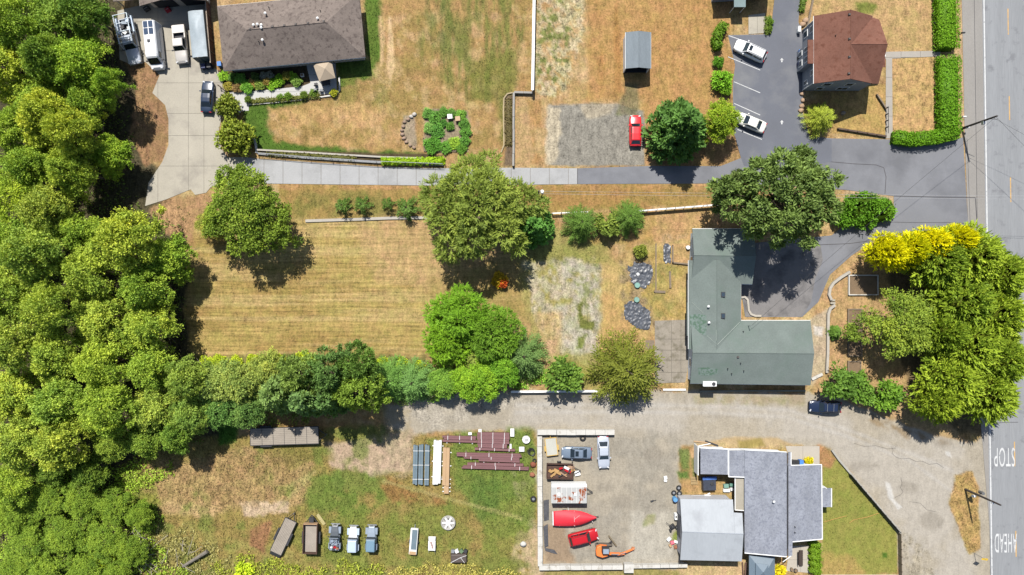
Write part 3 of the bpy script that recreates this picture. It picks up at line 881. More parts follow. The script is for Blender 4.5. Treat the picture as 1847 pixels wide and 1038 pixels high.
def gable(th, eave, axis, rise, mat, wall, ridge_cap=True, over=0.45, hip=(False, False), trim=TRIM, base=0.0, walls=True, roofname='roof'):
    """eave: four world corners (3-D) NW NE SE SW at the eave; axis 'x' or 'y' is the ridge's run"""
    nw, ne, se, sw = [Vector(p) for p in eave]
    if axis == 'x':
        r0, r1 = (nw + sw) / 2, (ne + se) / 2
        ends = ((nw, sw), (ne, se))
    else:
        r0, r1 = (nw + ne) / 2, (sw + se) / 2
        ends = ((nw, ne), (sw, se))
    half = (ends[0][0] - ends[0][1]).length / 2
    run = (r1 - r0)
    if hip[0]:
        r0 = r0 + run.normalized() * half
    if hip[1]:
        r1 = r1 - run.normalized() * half
    r0 = r0 + Vector((0, 0, rise))
    r1 = r1 + Vector((0, 0, rise))
    roof = None
    if axis == 'x':
        sl = ([nw, ne, r1, r0], [sw, se, r1, r0])
    else:
        sl = ([nw, sw, r1, r0], [ne, se, r1, r0])
    for pl in sl:
        o = MB().sheet3(pl, 0.16).build(roofname, mat, th, world=True)
        roof = roof or o
    for k, (h_, e_) in enumerate(zip(hip, ends)):
        if h_:
            MB().sheet3([e_[0], e_[1], (r0, r1)[k]], 0.16).build(roofname, mat, th, world=True)
    if ridge_cap:
        u = Vector((0, 0, 0.03))
        MB().tube(r0 + u * 0.2, r1 + u * 0.2, 0.055, n=6).build('ridge_cap', mat, roof, world=True)
    # fascia boards along the eaves
    for a, b in (((nw, ne), (sw, se)) if axis == 'x' else ((nw, sw), (ne, se))):
        MB().tube(a - Vector((0, 0, 0.1)), b - Vector((0, 0, 0.1)), 0.06, n=4).build('gutter', trim, roof, world=True)
    if walls:
        c = (nw + ne + se + sw) / 4
        def ins(p):
            d = p - c
            l_ = math.hypot(d.x, d.y)
            ux = (ne - nw).normalized()
            uy = (nw - sw).normalized()
            a, b = d.dot(ux), d.dot(uy)
            a -= math.copysign(over, a)
            b -= math.copysign(over, b)
            q = c + ux * a + uy * b
            return (q.x, q.y)
        foot = [ins(p) for p in (nw, ne, se, sw)]
        ez = nw.z - 0.12
        slope = rise / half
        wz = ez + over * slope - 0.06
        w = MB().prism(foot, base, min(wz, ez + 0.02))
        for k, (h_, (i0, i1)) in enumerate(zip(hip, (((0, 3), (1, 2)) if axis == 'x' else ((0, 1), (3, 2))))):
            if not h_:
                a, b = Vector(foot[i0] + (ez,)), Vector(foot[i1] + (ez,))
                m_ = (a + b) / 2
                m_.z = (r0.z if k == 0 else r1.z) - 0.2
                d = (Vector(foot[0] + (0,)) - Vector(foot[3] + (0,))) if axis == 'y' else (Vector(foot[1] + (0,)) - Vector(foot[0] + (0,)))
                d = d.normalized() * 0.08 * (1 if (axis == 'x') == (k == 0) else -1)
                w.poly([a, b, m_])
                w.poly([b + d, a + d, m_ + d])
        w.build('wall', wall, th, world=True)
        return roof, foot
    return roof, None

def wall_window(th, a, b, t0, t1, z0, z1, n_out=0.03, mat=None, frame=TRIM, name='window'):
    """a window on the wall line a-b (world xy), between fractions t0..t1"""
    a, b = Vector((a[0], a[1], 0)), Vector((b[0], b[1], 0))
    d = (b - a).normalized()
    n = Vector((d.y, -d.x, 0))
    p, q = a + (b - a) * t0, a + (b - a) * t1
    w = (q - p).length
    c = (p + q) / 2
    rz = math.atan2(d.y, d.x)
    f = MB().box((c.x + n.x * n_out, c.y + n.y * n_out, (z0 + z1) / 2), (w + 0.16, 0.07, z1 - z0 + 0.16), rz).build(name, frame, th, world=True)
    k = max(1, int(round(w / 0.8)))
    for i in range(k):
        e = p + d * (w * (i + 0.5) / k)
        MB().box((e.x + n.x * (n_out + 0.035), e.y + n.y * (n_out + 0.035), (z0 + z1) / 2), (w / k - 0.08, 0.03, z1 - z0 - 0.06), rz).build('pane', mat or WINDOW, f, world=True)
    return f

def roof_z(p, eave, axis, rise):
    return p

def vent(parent, x, y, z, kind='box'):
    p = P(x, y, z)
    if kind == 'box':
        MB().box((p.x, p.y, z + 0.06), (0.34, 0.30, 0.2), taper=0.8).build('roof_vent', M('vent_dark', (0.07, 0.06, 0.055, 1), 0.7), parent, world=True)
    elif kind == 'pipe':
        MB().tube((p.x, p.y, z - 0.2), (p.x, p.y, z + 0.4), 0.06, n=8).build('vent_pipe', M('vent_black', (0.02, 0.02, 0.02, 1), 0.6), parent, world=True)
    else:
        o = MB().tube((p.x, p.y, z - 0.2), (p.x, p.y, z + 0.5), 0.09, n=8).build('vent_pipe', STEEL, parent, world=True)
        MB().tube((p.x, p.y, z + 0.5), (p.x, p.y, z + 0.62), 0.2, 0.05, n=8).build('vent_cap', WHITEP, o, world=True)

# --- grey-brown hip-roofed house, top left
E = 3.0
ev = [P(391.5, 11.5, E), P(648, -13, E), P(659, 103.5, E), P(403, 128, E)]
hA = thing('house', 'house with a taupe shingled hip roof beside the flower beds and patio canopy', 'house', centre(ev))
rf, ft = gable(hA, ev, 'x', 2.3, R_TAUPE, W_BEIGE, hip=(True, True), over=0.6)
for x, y in ((451, 52.6), (491.6, 48.6), (512.7, 46.3), (533.5, 44.2), (555.5, 42), (584, 39)):
    vent(hA, x, y, 5.26)
vent(hA, 475, 74, 4.55, 'cap')
for x, y in ((459, 47), (466, 46), (473, 47), (473, 52)):
    vent(hA, x, y, 5.0, 'cap')
for x, y, z in ((480, 26, 4.4), (574, 35, 4.9)):
    vent(hA, x, y, z, 'cap')
for x, y, z in ((485, 14, 4.0), (578, 20, 4.4), (467, 76, 4.5)):
    vent(hA, x, y, z, 'pipe')
for t0, t1 in ((0.12, 0.2), (0.3, 0.42), (0.5, 0.58), (0.82, 0.92)):
    wall_window(hA, ft[3], ft[2], t0, t1, 1.0, 2.2)
wall_window(hA, ft[3], ft[2], 0.64, 0.72, 0.1, 2.2, name='door')
wall_window(hA, ft[2], ft[1], 0.3, 0.45, 1.0, 2.2)

# --- garage whose front eave shows at the top of the driveway
ev = [P(244, -78, E), P(366, -88, E), P(374, 1, E), P(252, 11, E)]
lean = [P(200, -70, 2.9), P(246, -76, 2.9), P(251, -1, 2.9), P(204, 3, 2.6)]
gA = thing('garage', 'open garage at the top of the driveway with pale eave and taupe roof', 'garage', centre(ev))
gable(gA, ev, 'y', 1.9, R_TAUPE, W_BEIGE, over=0.8)
MB().sheet3(lean, .12).build('lean_to_roof', R_TAUPE, gA, world=True)  # unseen roof added beside the garage to throw shade on the driveway
for x, y in ((206, -1), (206, -66)):
    p = P(x, y, 2.6)
    MB().box((p.x, p.y, 1.25), (.14, .14, 2.5)).build('post', W_BEIGE, gA, world=True)  # props of the added shade roof
for t in (0.3, 0.72):
    q = lerp(ev[3], ev[2], t)
    MB().box((q.x, q.y + 0.74, 1.2), (3.2, 0.06, 2.3), math.radians(4.6)).build('doorway_shade', INSHADE, gA, world=True)  # near-black sheet: the shade of the open front is put into its colour
for i, (x, y, s_) in enumerate(((267, 18, 0.9), (305, 20, 0.8), (352, 4, 0.6), (361, 5, 0.6))):
    p = P(x, y)
    b_ = thing('storage_box', ['dark crate on the left of the garage front', 'small red machine in front of the garage', 'pale tub under the garage eave, left of two', 'pale tub under the garage eave, right of two'][i], 'box', p, 0.5)
    mm_ = [DARKSTEEL, M('red_paint', (0.32, 0.02, 0.03, 1), 0.5), WHITEP, WHITEP][i]
    MB().box((0, 0, 0.35), (s_, s_ * 0.7, 0.6), taper=0.85).build('body', mm_, b_, bevel=0.04)
    MB().box((0, 0, 0.68), (s_ * 0.9, s_ * 0.65, 0.06)).build('lid', mm_, b_)
    MB().tube((-s_ * 0.3, 0, 0.71), (s_ * 0.3, 0, 0.74), 0.03).build('handle', STEEL, b_)

# --- small grey shed by the gravel pad
E = 2.9
ev = [P(1128.5, 58.5, E), P(1174, 58.5, E), P(1174, 124, E), P(1128.5, 124, E)]
sh = thing('shed', 'small grey gabled shed with an open dark front above the gravel pad', 'shed', centre(ev))
roof_, ft = gable(sh, ev, 'y', 0.55, R_SHED, W_GREY, over=0.1, walls=False)
a, b = Vector(ft[0] if ft else ev[0]), ev[2]
x0, x1, y1, y0 = ev[0].x + 0.12, ev[1].x - 0.12, ev[0].y - 0.1, ev[2].y + 0.25
MB().box((x0, (y0 + y1) / 2, 1.4), (0.1, y1 - y0, 2.8)).build('side_wall', WHITEP, sh, world=True)
MB().box((x1, (y0 + y1) / 2, 1.4), (0.1, y1 - y0, 2.8)).build('side_wall', W_GREY, sh, world=True)
MB().box(((x0 + x1) / 2, y1, 1.4), (x1 - x0, 0.1, 2.8)).build('back_wall', W_GREY, sh, world=True)
MB().box(((x0 + x1) / 2, (y0 + y1) / 2, 0.02), (x1 - x0, y1 - y0, 0.06)).build('floor', INSHADE, sh, world=True)  # floor coloured near-black to paint in the shade of the open front
g_ = MB()
g_.poly([(x0, y0, 2.78), (x1, y0, 2.78), ((x0 + x1) / 2, y0, 3.28)])
g_.box(((x0 + x1) / 2, y0, 2.70), (x1 - x0, 0.08, 0.16))
g_.build('front_gable', W_GREY, sh, world=True)
for x in (x0, x1):
    MB().box((x, y0, 1.4), (0.14, 0.14, 2.7)).build('post', WHITEP, sh, world=True)

# --- building beyond the top edge: its awning and its shade reach the picture
E = 3.6
ev = [P(1292, -90, E), P(1392, -92, E), P(1392, -14, E), P(1292, -10, E)]
tb = thing('outbuilding', 'outbuilding at the top edge with a small grey awning over the lawn', 'building', centre(ev))
gable(tb, ev, 'x', 1.6, R_SHED, W_GREY, over=0.3)
q = [P(1324, -16, 2.9), P(1345, -16, 2.9), P(1345, 13, 2.6), P(1324, 13, 2.6)]
MB().sheet3(q, 0.08).build('awning', M('awning_grey', C8(150, 172, 172), 0.7), tb, world=True)
for x in (1325, 1344):
    p = P(x, 12, 2.5)
    MB().tube((p.x, p.y, 0), (p.x, p.y, 2.52), 0.05).build('awning_post', TRIM, tb, world=True)

# --- two-storey brown-roofed house
E = 5.1
ev = [P(1468, 29, E), P(1574, 29, E), P(1574, 151, E), P(1468, 151, E)]
hB = thing('house', 'two-storey grey house with a brown shingled roof beside the parking lot', 'house', centre(ev))
rf, ft = gable(hB, ev, 'y', 2.35, R_BROWN, W_GREY, over=0.35)
cy_ = (ev[0].y + ev[2].y) / 2
xr = (ev[0].x + ev[1].x) / 2
xe = P(1592, 77, 6).x
rz_ = 5.1 + 2.33
a = Vector((xr, cy_, rz_))
b = Vector((xe, cy_, rz_))
ynn, yss = ev[0].y + 0.02, ev[2].y - 0.02
MB().sheet3([a, b, Vector((xe - 0.1, ynn - 0.6, 5.22)), Vector((ev[1].x - 0.15, ynn - 0.2, 5.1))], 0.16).build('roof', R_BROWN, hB, world=True)
MB().sheet3([a, b, Vector((xe - 0.1, yss, 5.08)), Vector((ev[1].x - 0.15, yss, 5.08))], 0.16).build('roof', R_BROWN, hB, world=True)
w_ = MB().prism([(xr, ynn - 0.8), (xe - 0.5, ynn - 0.9), (xe - 0.5, yss + 0.35), (xr, yss + 0.35)], 0, 4.9)
w_.poly([(xe - 0.5, ynn - 0.9, 4.9), (xe - 0.5, yss + 0.35, 4.9), (xe - 0.5, cy_, rz_ - 0.25)])
w_.build('wall', W_GREY, hB, world=True)
MB().tube(a, b, 0.05).build('ridge_cap', R_BROWN, rf, world=True)
MB().sheet3([P(1580, 121, 3.2), P(1597, 121, 3.0), P(1597, 105, 3.0), P(1588, 100, 3.2), P(1580, 104, 3.2)], 0.12).build('porch_roof', R_BROWN, hB, world=True)
p = P(1594.5, 89, 1.2)
pb = MB()
for k in range(5):
    pb.box((p.x - 0.5 + k * 0.28, p.y, 1.1 - k * 0.22), (0.26, 1.6, 0.06))
pb.build('porch_steps', TRIM, hB, world=True)
# bump-out on the left wall
q = [P(1457, 72, 4.9), P(1475, 72, 5.15), P(1475, 115, 5.15), P(1457, 115, 4.9)]
MB().sheet3(q, 0.15).build('bay_roof', R_BROWN, hB, world=True)
bx0 = q[0].x + 0.3
MB().prism([(bx0, q[0].y - 0.25), (ft[0][0] + 0.4, q[0].y - 0.25), (ft[0][0] + 0.4, q[2].y + 0.25), (bx0, q[2].y + 0.25)], 0, 4.72).build('bay_wall', W_GREY, hB, world=True)
for t0, t1, z0, z1 in ((0.06, 0.16, 3.0, 4.3), (0.78, 0.86, 3.2, 4.3), (0.06, 0.16, 0.8, 2.0), (0.88, 0.94, 0.8, 1.9)):
    wall_window(hB, ft[0], ft[3], t0, t1, z0, z1)
for t0, t1 in ((0.15, 0.35), (0.6, 0.85)):
    wall_window(hB, (bx0, q[0].y - 0.25), (bx0, q[2].y + 0.25), t0, t1, 1.0, 2.1)
    wall_window(hB, (bx0, q[0].y - 0.25), (bx0, q[2].y + 0.25), t0, t1, 3.1, 4.2)
for t0, t1, z0 in ((0.22, 0.36, 3.0), (0.64, 0.78, 3.0), (0.2, 0.32, 0.9), (0.6, 0.8, 0.9)):
    wall_window(hB, ft[3], ft[2], t0, t1, z0, z0 + 1.1)
for x, y in ((1532, 26.5), (1532, 70.5), (1532, 103), (1531, 133)):
    vent(hB, x, y, 7.38)
vent(hB, 1506, 65, 6.4, 'pipe')
MB().tube((ft[0][0] - 0.05, ft[0][1], 0.1), (ft[0][0] - 0.05, ft[0][1], 4.9), 0.06).build('downpipe', TRIM, hB, world=True)
MB().tube((ft[3][0] - 0.05, ft[3][1], 0.1), (ft[3][0] - 0.05, ft[3][1], 4.9), 0.06).build('downpipe', TRIM, hB, world=True)

# --- green-roofed house
E = 3.0
hC = thing('house', 'L-shaped house with a green shingled roof in the middle right', 'house', centre([P(1245, 413), P(1465, 413), P(1465, 695), P(1245, 695)]))
evU = [P(1249, 413, E), P(1360, 413, E), P(1357, 513, E), P(1247, 510, E)]
rU, fU = gable(hC, evU, 'x', 1.25, R_GREEN, W_SAGE, over=0.4)
evL = [P(1246, 578.5, E), P(1462, 578.5, E), P(1462, 695, E), P(1245, 692, E)]
rL, fL = gable(hC, evL, 'x', 1.3, R_GREEN, W_WHITE, over=0.4)
evM = [P(1242, 470, E + 0.06), P(1336.5, 470, E + 0.06), P(1336.5, 630, E + 0.06), P(1242, 630, E + 0.06)]
gable(hC, evM, 'y', 1.1, R_GREEN, W_WHITE, over=0.45, walls=False)
MB().prism([(evM[0].x + 0.5, evU[2].y + 0.7), (evM[1].x - 0.5, evU[2].y + 0.7), (evM[1].x - 0.5, evL[0].y - 0.7), (evM[0].x + 0.5, evL[0].y - 0.7)], 0, 2.85).build('wall', W_WHITE, hC, world=True)
# low lean-to roof by the back door, mossy
MB().sheet3([P(1239, 546, 2.75), P(1248, 546, 3.0), P(1248, 608, 3.0), P(1239, 606, 2.75)], 0.12).build('roof', R_GREEN, hC, world=True)
def on_slope(poly, zf, mat, name, parent):
    l = []
    for x, y in poly:
        z = 3.2
        for _ in range(6):
            q = P(x, y, z)
            z = zf(q)
        l.append(Vector((q.x, q.y, z + 0.012)))
    MB().sheet3(l, 0.03).build(name, mat, parent, world=True)
yrL = (evL[0].y + evL[3].y) / 2
def zL(q):
    return 3.0 + 1.3 * (1 - abs(q.y - yrL) / abs(evL[0].y - yrL))
on_slope([(1259, 664), (1276, 663), (1294, 666), (1296, 674), (1280, 678), (1260, 677)], zL, R_MOSS, 'mossy_patch', hC)
xrM = (evM[0].x + evM[1].x) / 2
def zM(q):
    return 3.06 + 1.1 * (1 - abs(q.x - xrM) / abs(evM[0].x - xrM))
on_slope([(1244, 568), (1262, 567), (1274, 569), (1275, 590), (1273, 606), (1258, 600), (1245, 590)], zM, R_MOSS, 'mossy_patch', hC)
for x, y in ((1304, 531.5), (1304, 570)):
    z = zM(P(x, y, 4.6))
    p = P(x, y, z)
    sk_ = MB().box((p.x, p.y, z + 0.06), (0.62, 0.75, 0.16), ry=0.0).build('skylight', DARKSTEEL, hC, world=True)
    MB().box((p.x, p.y, z + 0.145), (0.44, 0.55, 0.02)).build('pane', WINDOW, sk_, world=True)
for x, y, k in ((1276.5, 553, 'cap'), (1277.5, 582, 'cap')):
    vent(hC, x, y, zM(P(x, y, 4.3)), k)
for x, y, k in ((1331, 644.5, 'box'), (1312, 665, 'pipe'), (1319, 674, 'pipe'), (1335, 655, 'pipe'), (1341, 669, 'pipe'), (1340, 598, 'pipe')):
    vent(hC, x, y, zL(P(x, y, 4.4)), k)
mast = P(1351, 588, 3.6)
MB().tube((mast.x, mast.y, 2.9), (mast.x, mast.y, 4.6), 0.05).build('service_mast', STEEL, hC, world=True)
p = P(1279, 688, 3.0)
ac = MB().box((p.x, p.y - 0.35, 3.25), (2.0, 0.75, 0.5)).build('dormer_unit', WHITEP, hC, world=True, bevel=0.04)
MB().tube((p.x + 0.55, p.y - 0.35, 3.5), (p.x + 0.55, p.y - 0.35, 3.56), 0.28, n=14).build('fan_grille', DARKSTEEL, ac, world=True)
for (a, b), spans in (((fL[0], fL[3]), ((0.15, 0.3), (0.62, 0.75))), ((fU[0], fU[3]), ((0.5, 0.62),)), ((fL[3], fL[2]), ((0.1, 0.2), (0.35, 0.45), (0.6, 0.7), (0.8, 0.9))), ((fU[2], fU[1]), ((0.3, 0.6),))):
    for t0, t1 in spans:
        wall_window(hC, a, b, t0, t1, 1.0, 2.1)
p = P(1341, 522, 2.0)
MB().box((evM[1].x - 0.44, p.y, 1.05), (0.1, 1.1, 2.1)).build('door', DARKSTEEL, hC, world=True)
MB().box((evM[1].x - 0.44, P(0, 560).y + 0.5, 0.35), (0.16, 3.2, 0.5)).build('planter_board', M('orange_wood', C8(206, 150, 90), 0.8, 0.15), hC, world=True)

FLASH = M('flashing', C8(186, 196, 186), .6)
def line_on(a, b, zf, name='valley_flashing', r=.035):
    l = []
    for x, y in (a, b):
        z = 3.6
        for _ in range(6):
            q = P(x, y, z)
            z = zf(q)
        l.append(Vector((q.x, q.y, z + .02)))
    MB().tube(l[0], l[1], r, n=4).build(name, FLASH, hC, world=True)
line_on((1294, 622), (1335, 581), lambda q: max(zL(q), zM(q)))
line_on((1294, 622), (1275, 606), lambda q: max(zL(q), zM(q)))
line_on((1248, 546), (1268, 565), zM)
line_on((1292, 595), (1292, 615), zM)
# --- grey-roofed house, bottom right, built of several roofs
hD = thing('house', 'rambling grey-shingled house with several flat-pitched roofs at the lower right', 'house', centre([P(1260, 810), P(1490, 810), P(1490, 1000), P(1260, 1000)]))
zr = 4.1
def plate(poly, mat, name='roof', th=0.16, parent=hD):
    return MB().sheet3([P(*q) for q in poly], th).build(name, mat, parent, world=True)
plate([(1343, 812, 3.2), (1419, 816, zr), (1419, 1005, zr), (1343, 998, 3.2)], R_GREY)
plate([(1422, 816, 3.72), (1427, 816, 3.7), (1427, 840, 3.7), (1482, 838.5, 2.95), (1483.5, 973, 2.95), (1429.5, 978, 3.7), (1429, 1003, 3.7), (1422, 1004, 3.72)], R_GREY)
plate([(1478, 881.5, 2.8), (1500, 881, 2.7), (1500, 915, 2.7), (1478, 915, 2.8)], R_GREY, 'porch_roof')
plate([(1263.6, 808.5, 2.7), (1313.5, 811, 2.9), (1313.5, 856.5, 2.9), (1263.6, 855.5, 2.7)], R_GREY)
plate([(1314.5, 813.5, 2.85), (1343, 813, 3.1), (1343, 861.5, 3.1), (1314.5, 860.5, 2.85)], R_GREY)
plate([(1326.5, 862, 2.5), (1342.5, 862, 2.7), (1342.5, 921.5, 2.7), (1326, 920.5, 2.5)], R_TAN, 'lean_to_roof', 0.06)
def wallpoly(l, z0, z1, mat=W_WHITE, ins=0.0):
    MB().prism([P(x, y, z1)[:2] for x, y in l], z0, z1).build('wall', mat, hD, world=True)
wallpoly([(1346, 817), (1416, 820), (1416, 1000), (1346, 994)], 0, 3.05)
MB().box(((P(1419.5, 0, 3.9).x), (P(0, 816, 3.9).y + P(0, 1004, 3.9).y) / 2, 3.75), (0.16, P(0, 816, 3.9).y - P(0, 1004, 3.9).y - 0.3, 0.5)).build('clerestory_shade_wall', DARKSTEEL, hD, world=True)  # coloured black: the shadow at the roof step is painted into this wall
wallpoly([(1418, 845), (1479, 843), (1480, 969), (1426, 972)], 0, 2.78)
wallpoly([(1478, 884), (1497, 884), (1497, 912), (1478, 912)], 0, 2.55)
wallpoly([(1266, 812), (1311, 813), (1311, 852), (1266, 851)], 0, 2.5)
wallpoly([(1313, 816), (1344, 816), (1344, 857), (1313, 857)], 0, 2.65)
for l in (((1343, 812, 3.22), (1419, 816, zr + 0.02)), ((1427, 816, 3.72), (1427, 840, 3.72)), ((1427, 840, 3.72), (1482, 838.5, 2.97)), ((1482, 838.5, 2.97), (1483.5, 973, 2.97)), ((1483.5, 973, 2.97), (1429.5, 978, 3.72)), ((1263.6, 808.5, 2.72), (1313.5, 811, 2.92)), ((1314.5, 813.5, 2.87), (1314.5, 860.5, 2.87)), ((1314.5, 860.5, 2.87), (1343, 861.5, 3.12)), ((1343, 998, 3.22), (1419, 1005, zr + 0.02)), ((1500, 881, 2.72), (1500, 915, 2.72)), ((1313.5, 811, 2.92), (1313.5, 856.5, 2.92)), ((1326, 862, 2.52), (1326, 920.5, 2.52)), ((1326, 920.5, 2.52), (1342.5, 921.5, 2.72))):
    MB().tube(P(*l[0]), P(*l[1]), 0.075, n=4).build('gutter', TRIM, hD, world=True)
mb = MB()
p, q = P(1258, 806, 2.4), P(1261, 858, 2.4)
mb.box(((p.x + q.x) / 2, (p.y + q.y) / 2, 1.2), (0.12, p.y - q.y, 2.3))
mb.build('side_screen', TRIM, hD, world=True)
vent(hD, 1394, 904, 3.85, 'cap')
vent(hD, 1433, 950, 3.62, 'pipe')
vent(hD, 1433, 960, 3.62, 'pipe')
MB().tube(P(1412, 1014, 3.6), P(1427, 1003, 3.7), 0.06).build('downpipe', TRIM, hD, world=True)
MB().tube(P(1485, 877, 2.8), P(1491, 882, 2.7), 0.05).build('brace', TRIM, hD, world=True)

# --- metal-roofed workshop
hE = thing('workshop', 'workshop with a pale sheet-metal gable roof beside the gravel yard', 'workshop', centre([P(1230, 900), P(1340, 900), P(1340, 1012), P(1230, 1012)]))
E = 3.2
rz_ = 4.25
p0, p1 = P(1230.5, 959.5, rz_), P(1341, 963.5, rz_)
plate([(1227, 900.5, E), (1322, 901.5, E), (1325.5, 963, rz_), (1230.5, 959.5, rz_)], R_METAL, parent=hE, th=0.08)
plate([(1323.6, 925, 3.61), (1339, 926, 3.61), (1341, 963.5, rz_), (1325.6, 963, rz_)], R_METAL, parent=hE, th=0.08)
plate([(1227, 1010.5, E), (1338, 1013, E), (1341, 963.5, rz_), (1230.5, 959.5, rz_)], R_METAL, parent=hE, th=0.08)
MB().tube(p0, p1, 0.07, n=6).build('ridge_cap', M('ridge_metal', C8(196, 202, 210), 0.5), hE, world=True)
f_ = [P(1230, 904, E)[:2], P(1320, 904, E)[:2], P(1320, 1008, E)[:2], P(1230, 1006, E)[:2]]
w_ = MB().prism(f_, 0, 3.1)
for i0, i1 in ((0, 3), (1, 2)):
    a, b = Vector(f_[i0] + (3.1,)) if isinstance(f_[i0], tuple) else Vector((f_[i0][0], f_[i0][1], 3.1)), Vector((f_[i1][0], f_[i1][1], 3.1))
    w_.poly([a, b, Vector(((a.x + b.x) / 2, (a.y + b.y) / 2, 4.05))])
w_.build('wall', M('workshop_wall', (0.36, 0.36, 0.37, 1), 0.7), hE, world=True)
MB().box((f_[0][0] - 0.02, (f_[0][1] + f_[3][1]) / 2, 1.25), (0.08, 3.4, 2.5)).build('sliding_door', M('door_dark', (0.09, 0.09, 0.1, 1), 0.7), hE, world=True)
yr_ = (p0.y + p1.y) / 2
def zE(q):
    return rz_ - (rz_ - E) * abs(q.y - yr_) / 4.1
on_slope([(1315, 993), (1320, 992), (1323, 996), (1321, 1002), (1319, 1005), (1316, 1001), (1314, 997)], zE, M('tar_patch', (0.06, 0.07, 0.08, 1), 0.8), 'roof_patch', hE)

# --- gazebo with a two-tier blue-grey roof
gz_ = thing('gazebo', 'gazebo with a two-tier blue-grey metal roof at the bottom edge', 'gazebo', P(1372, 1034))
def hip_plate(x0, y0, x1, y1, ze, zt, fx, name):
    a = [P(x0, y0, ze), P(x1, y0 + 3, ze), P(x1, y1, ze), P(x0, y1, ze)]
    c = (a[0] + a[1] + a[2] + a[3]) / 4
    t = [c + (p - c) * fx for p in a]
    for p in t:
        p.z = zt
    for i in range(4):
        j = (i + 1) % 4
        MB().sheet3([a[i], a[j], t[j], t[i]], 0.05).build('roof_panel', R_BLUE, gz_, world=True)
    return c, t
hip_plate(1351, 1002, 1397.5, 1058, 2.5, 3.35, 0.3, 'a')
c_, t_ = hip_plate(1363, 1016, 1386, 1044, 3.3, 3.85, 0.05, 'b')
for x, y in ((1354, 1006), (1395, 1008), (1354, 1054), (1395, 1054)):
    p = P(x, y, 2.5)
    MB().box((p.x, p.y, 1.2), (0.14, 0.14, 2.45)).build('post', DARKSTEEL, gz_, world=True)

# --- tan patio canopy
cp = thing('patio_canopy', 'tan square cloth canopy over the pale patio by the taupe house', 'canopy', P(585, 135))
c4 = [P(563.5, 113, 2.4), P(597, 106, 2.4), P(605, 141, 2.4), P(576, 147.5, 2.4)]
top = P(586, 124, 3.3)
TANC = M('tan_cloth', C8(214, 194, 168), 0.9, 0.05)
for i in range(4):
    a, b = c4[i], c4[(i + 1) % 4]
    m_ = (a + b) / 2 + Vector((0, 0, 0.06))
    MB().sheet3([a, m_, b, top], 0.02).build('canopy_panel', TANC, cp, world=True)
for p in c4:
    MB().tube((p.x, p.y, 0), (p.x, p.y, 2.38), 0.04).build('post', DARKSTEEL, cp, world=True)

# ------------------------------------------------------------------ plants
def rnd_dirs(rng, n):
    v = rng.normal(size=(n, 3))
    return v / np.linalg.norm(v, axis=1)[:, None]

def nrm(v):
    return v / np.maximum(np.linalg.norm(v, axis=1), 1e-9)[:, None]

def blades(base, axis, normal, L, W, fold=0.25):
    """diamond leaves: base points, long axis, plane normal"""
    side = nrm(np.cross(axis, normal))
    nn = nrm(np.cross(side, axis))
    mid = base + axis * (L * 0.5)[:, None] + nn * (W * fold)[:, None]
    v = np.stack([base, mid + side * W[:, None] * 0.5, base + axis * L[:, None], mid - side * W[:, None] * 0.5], 1)
    return v.reshape(-1, 3)

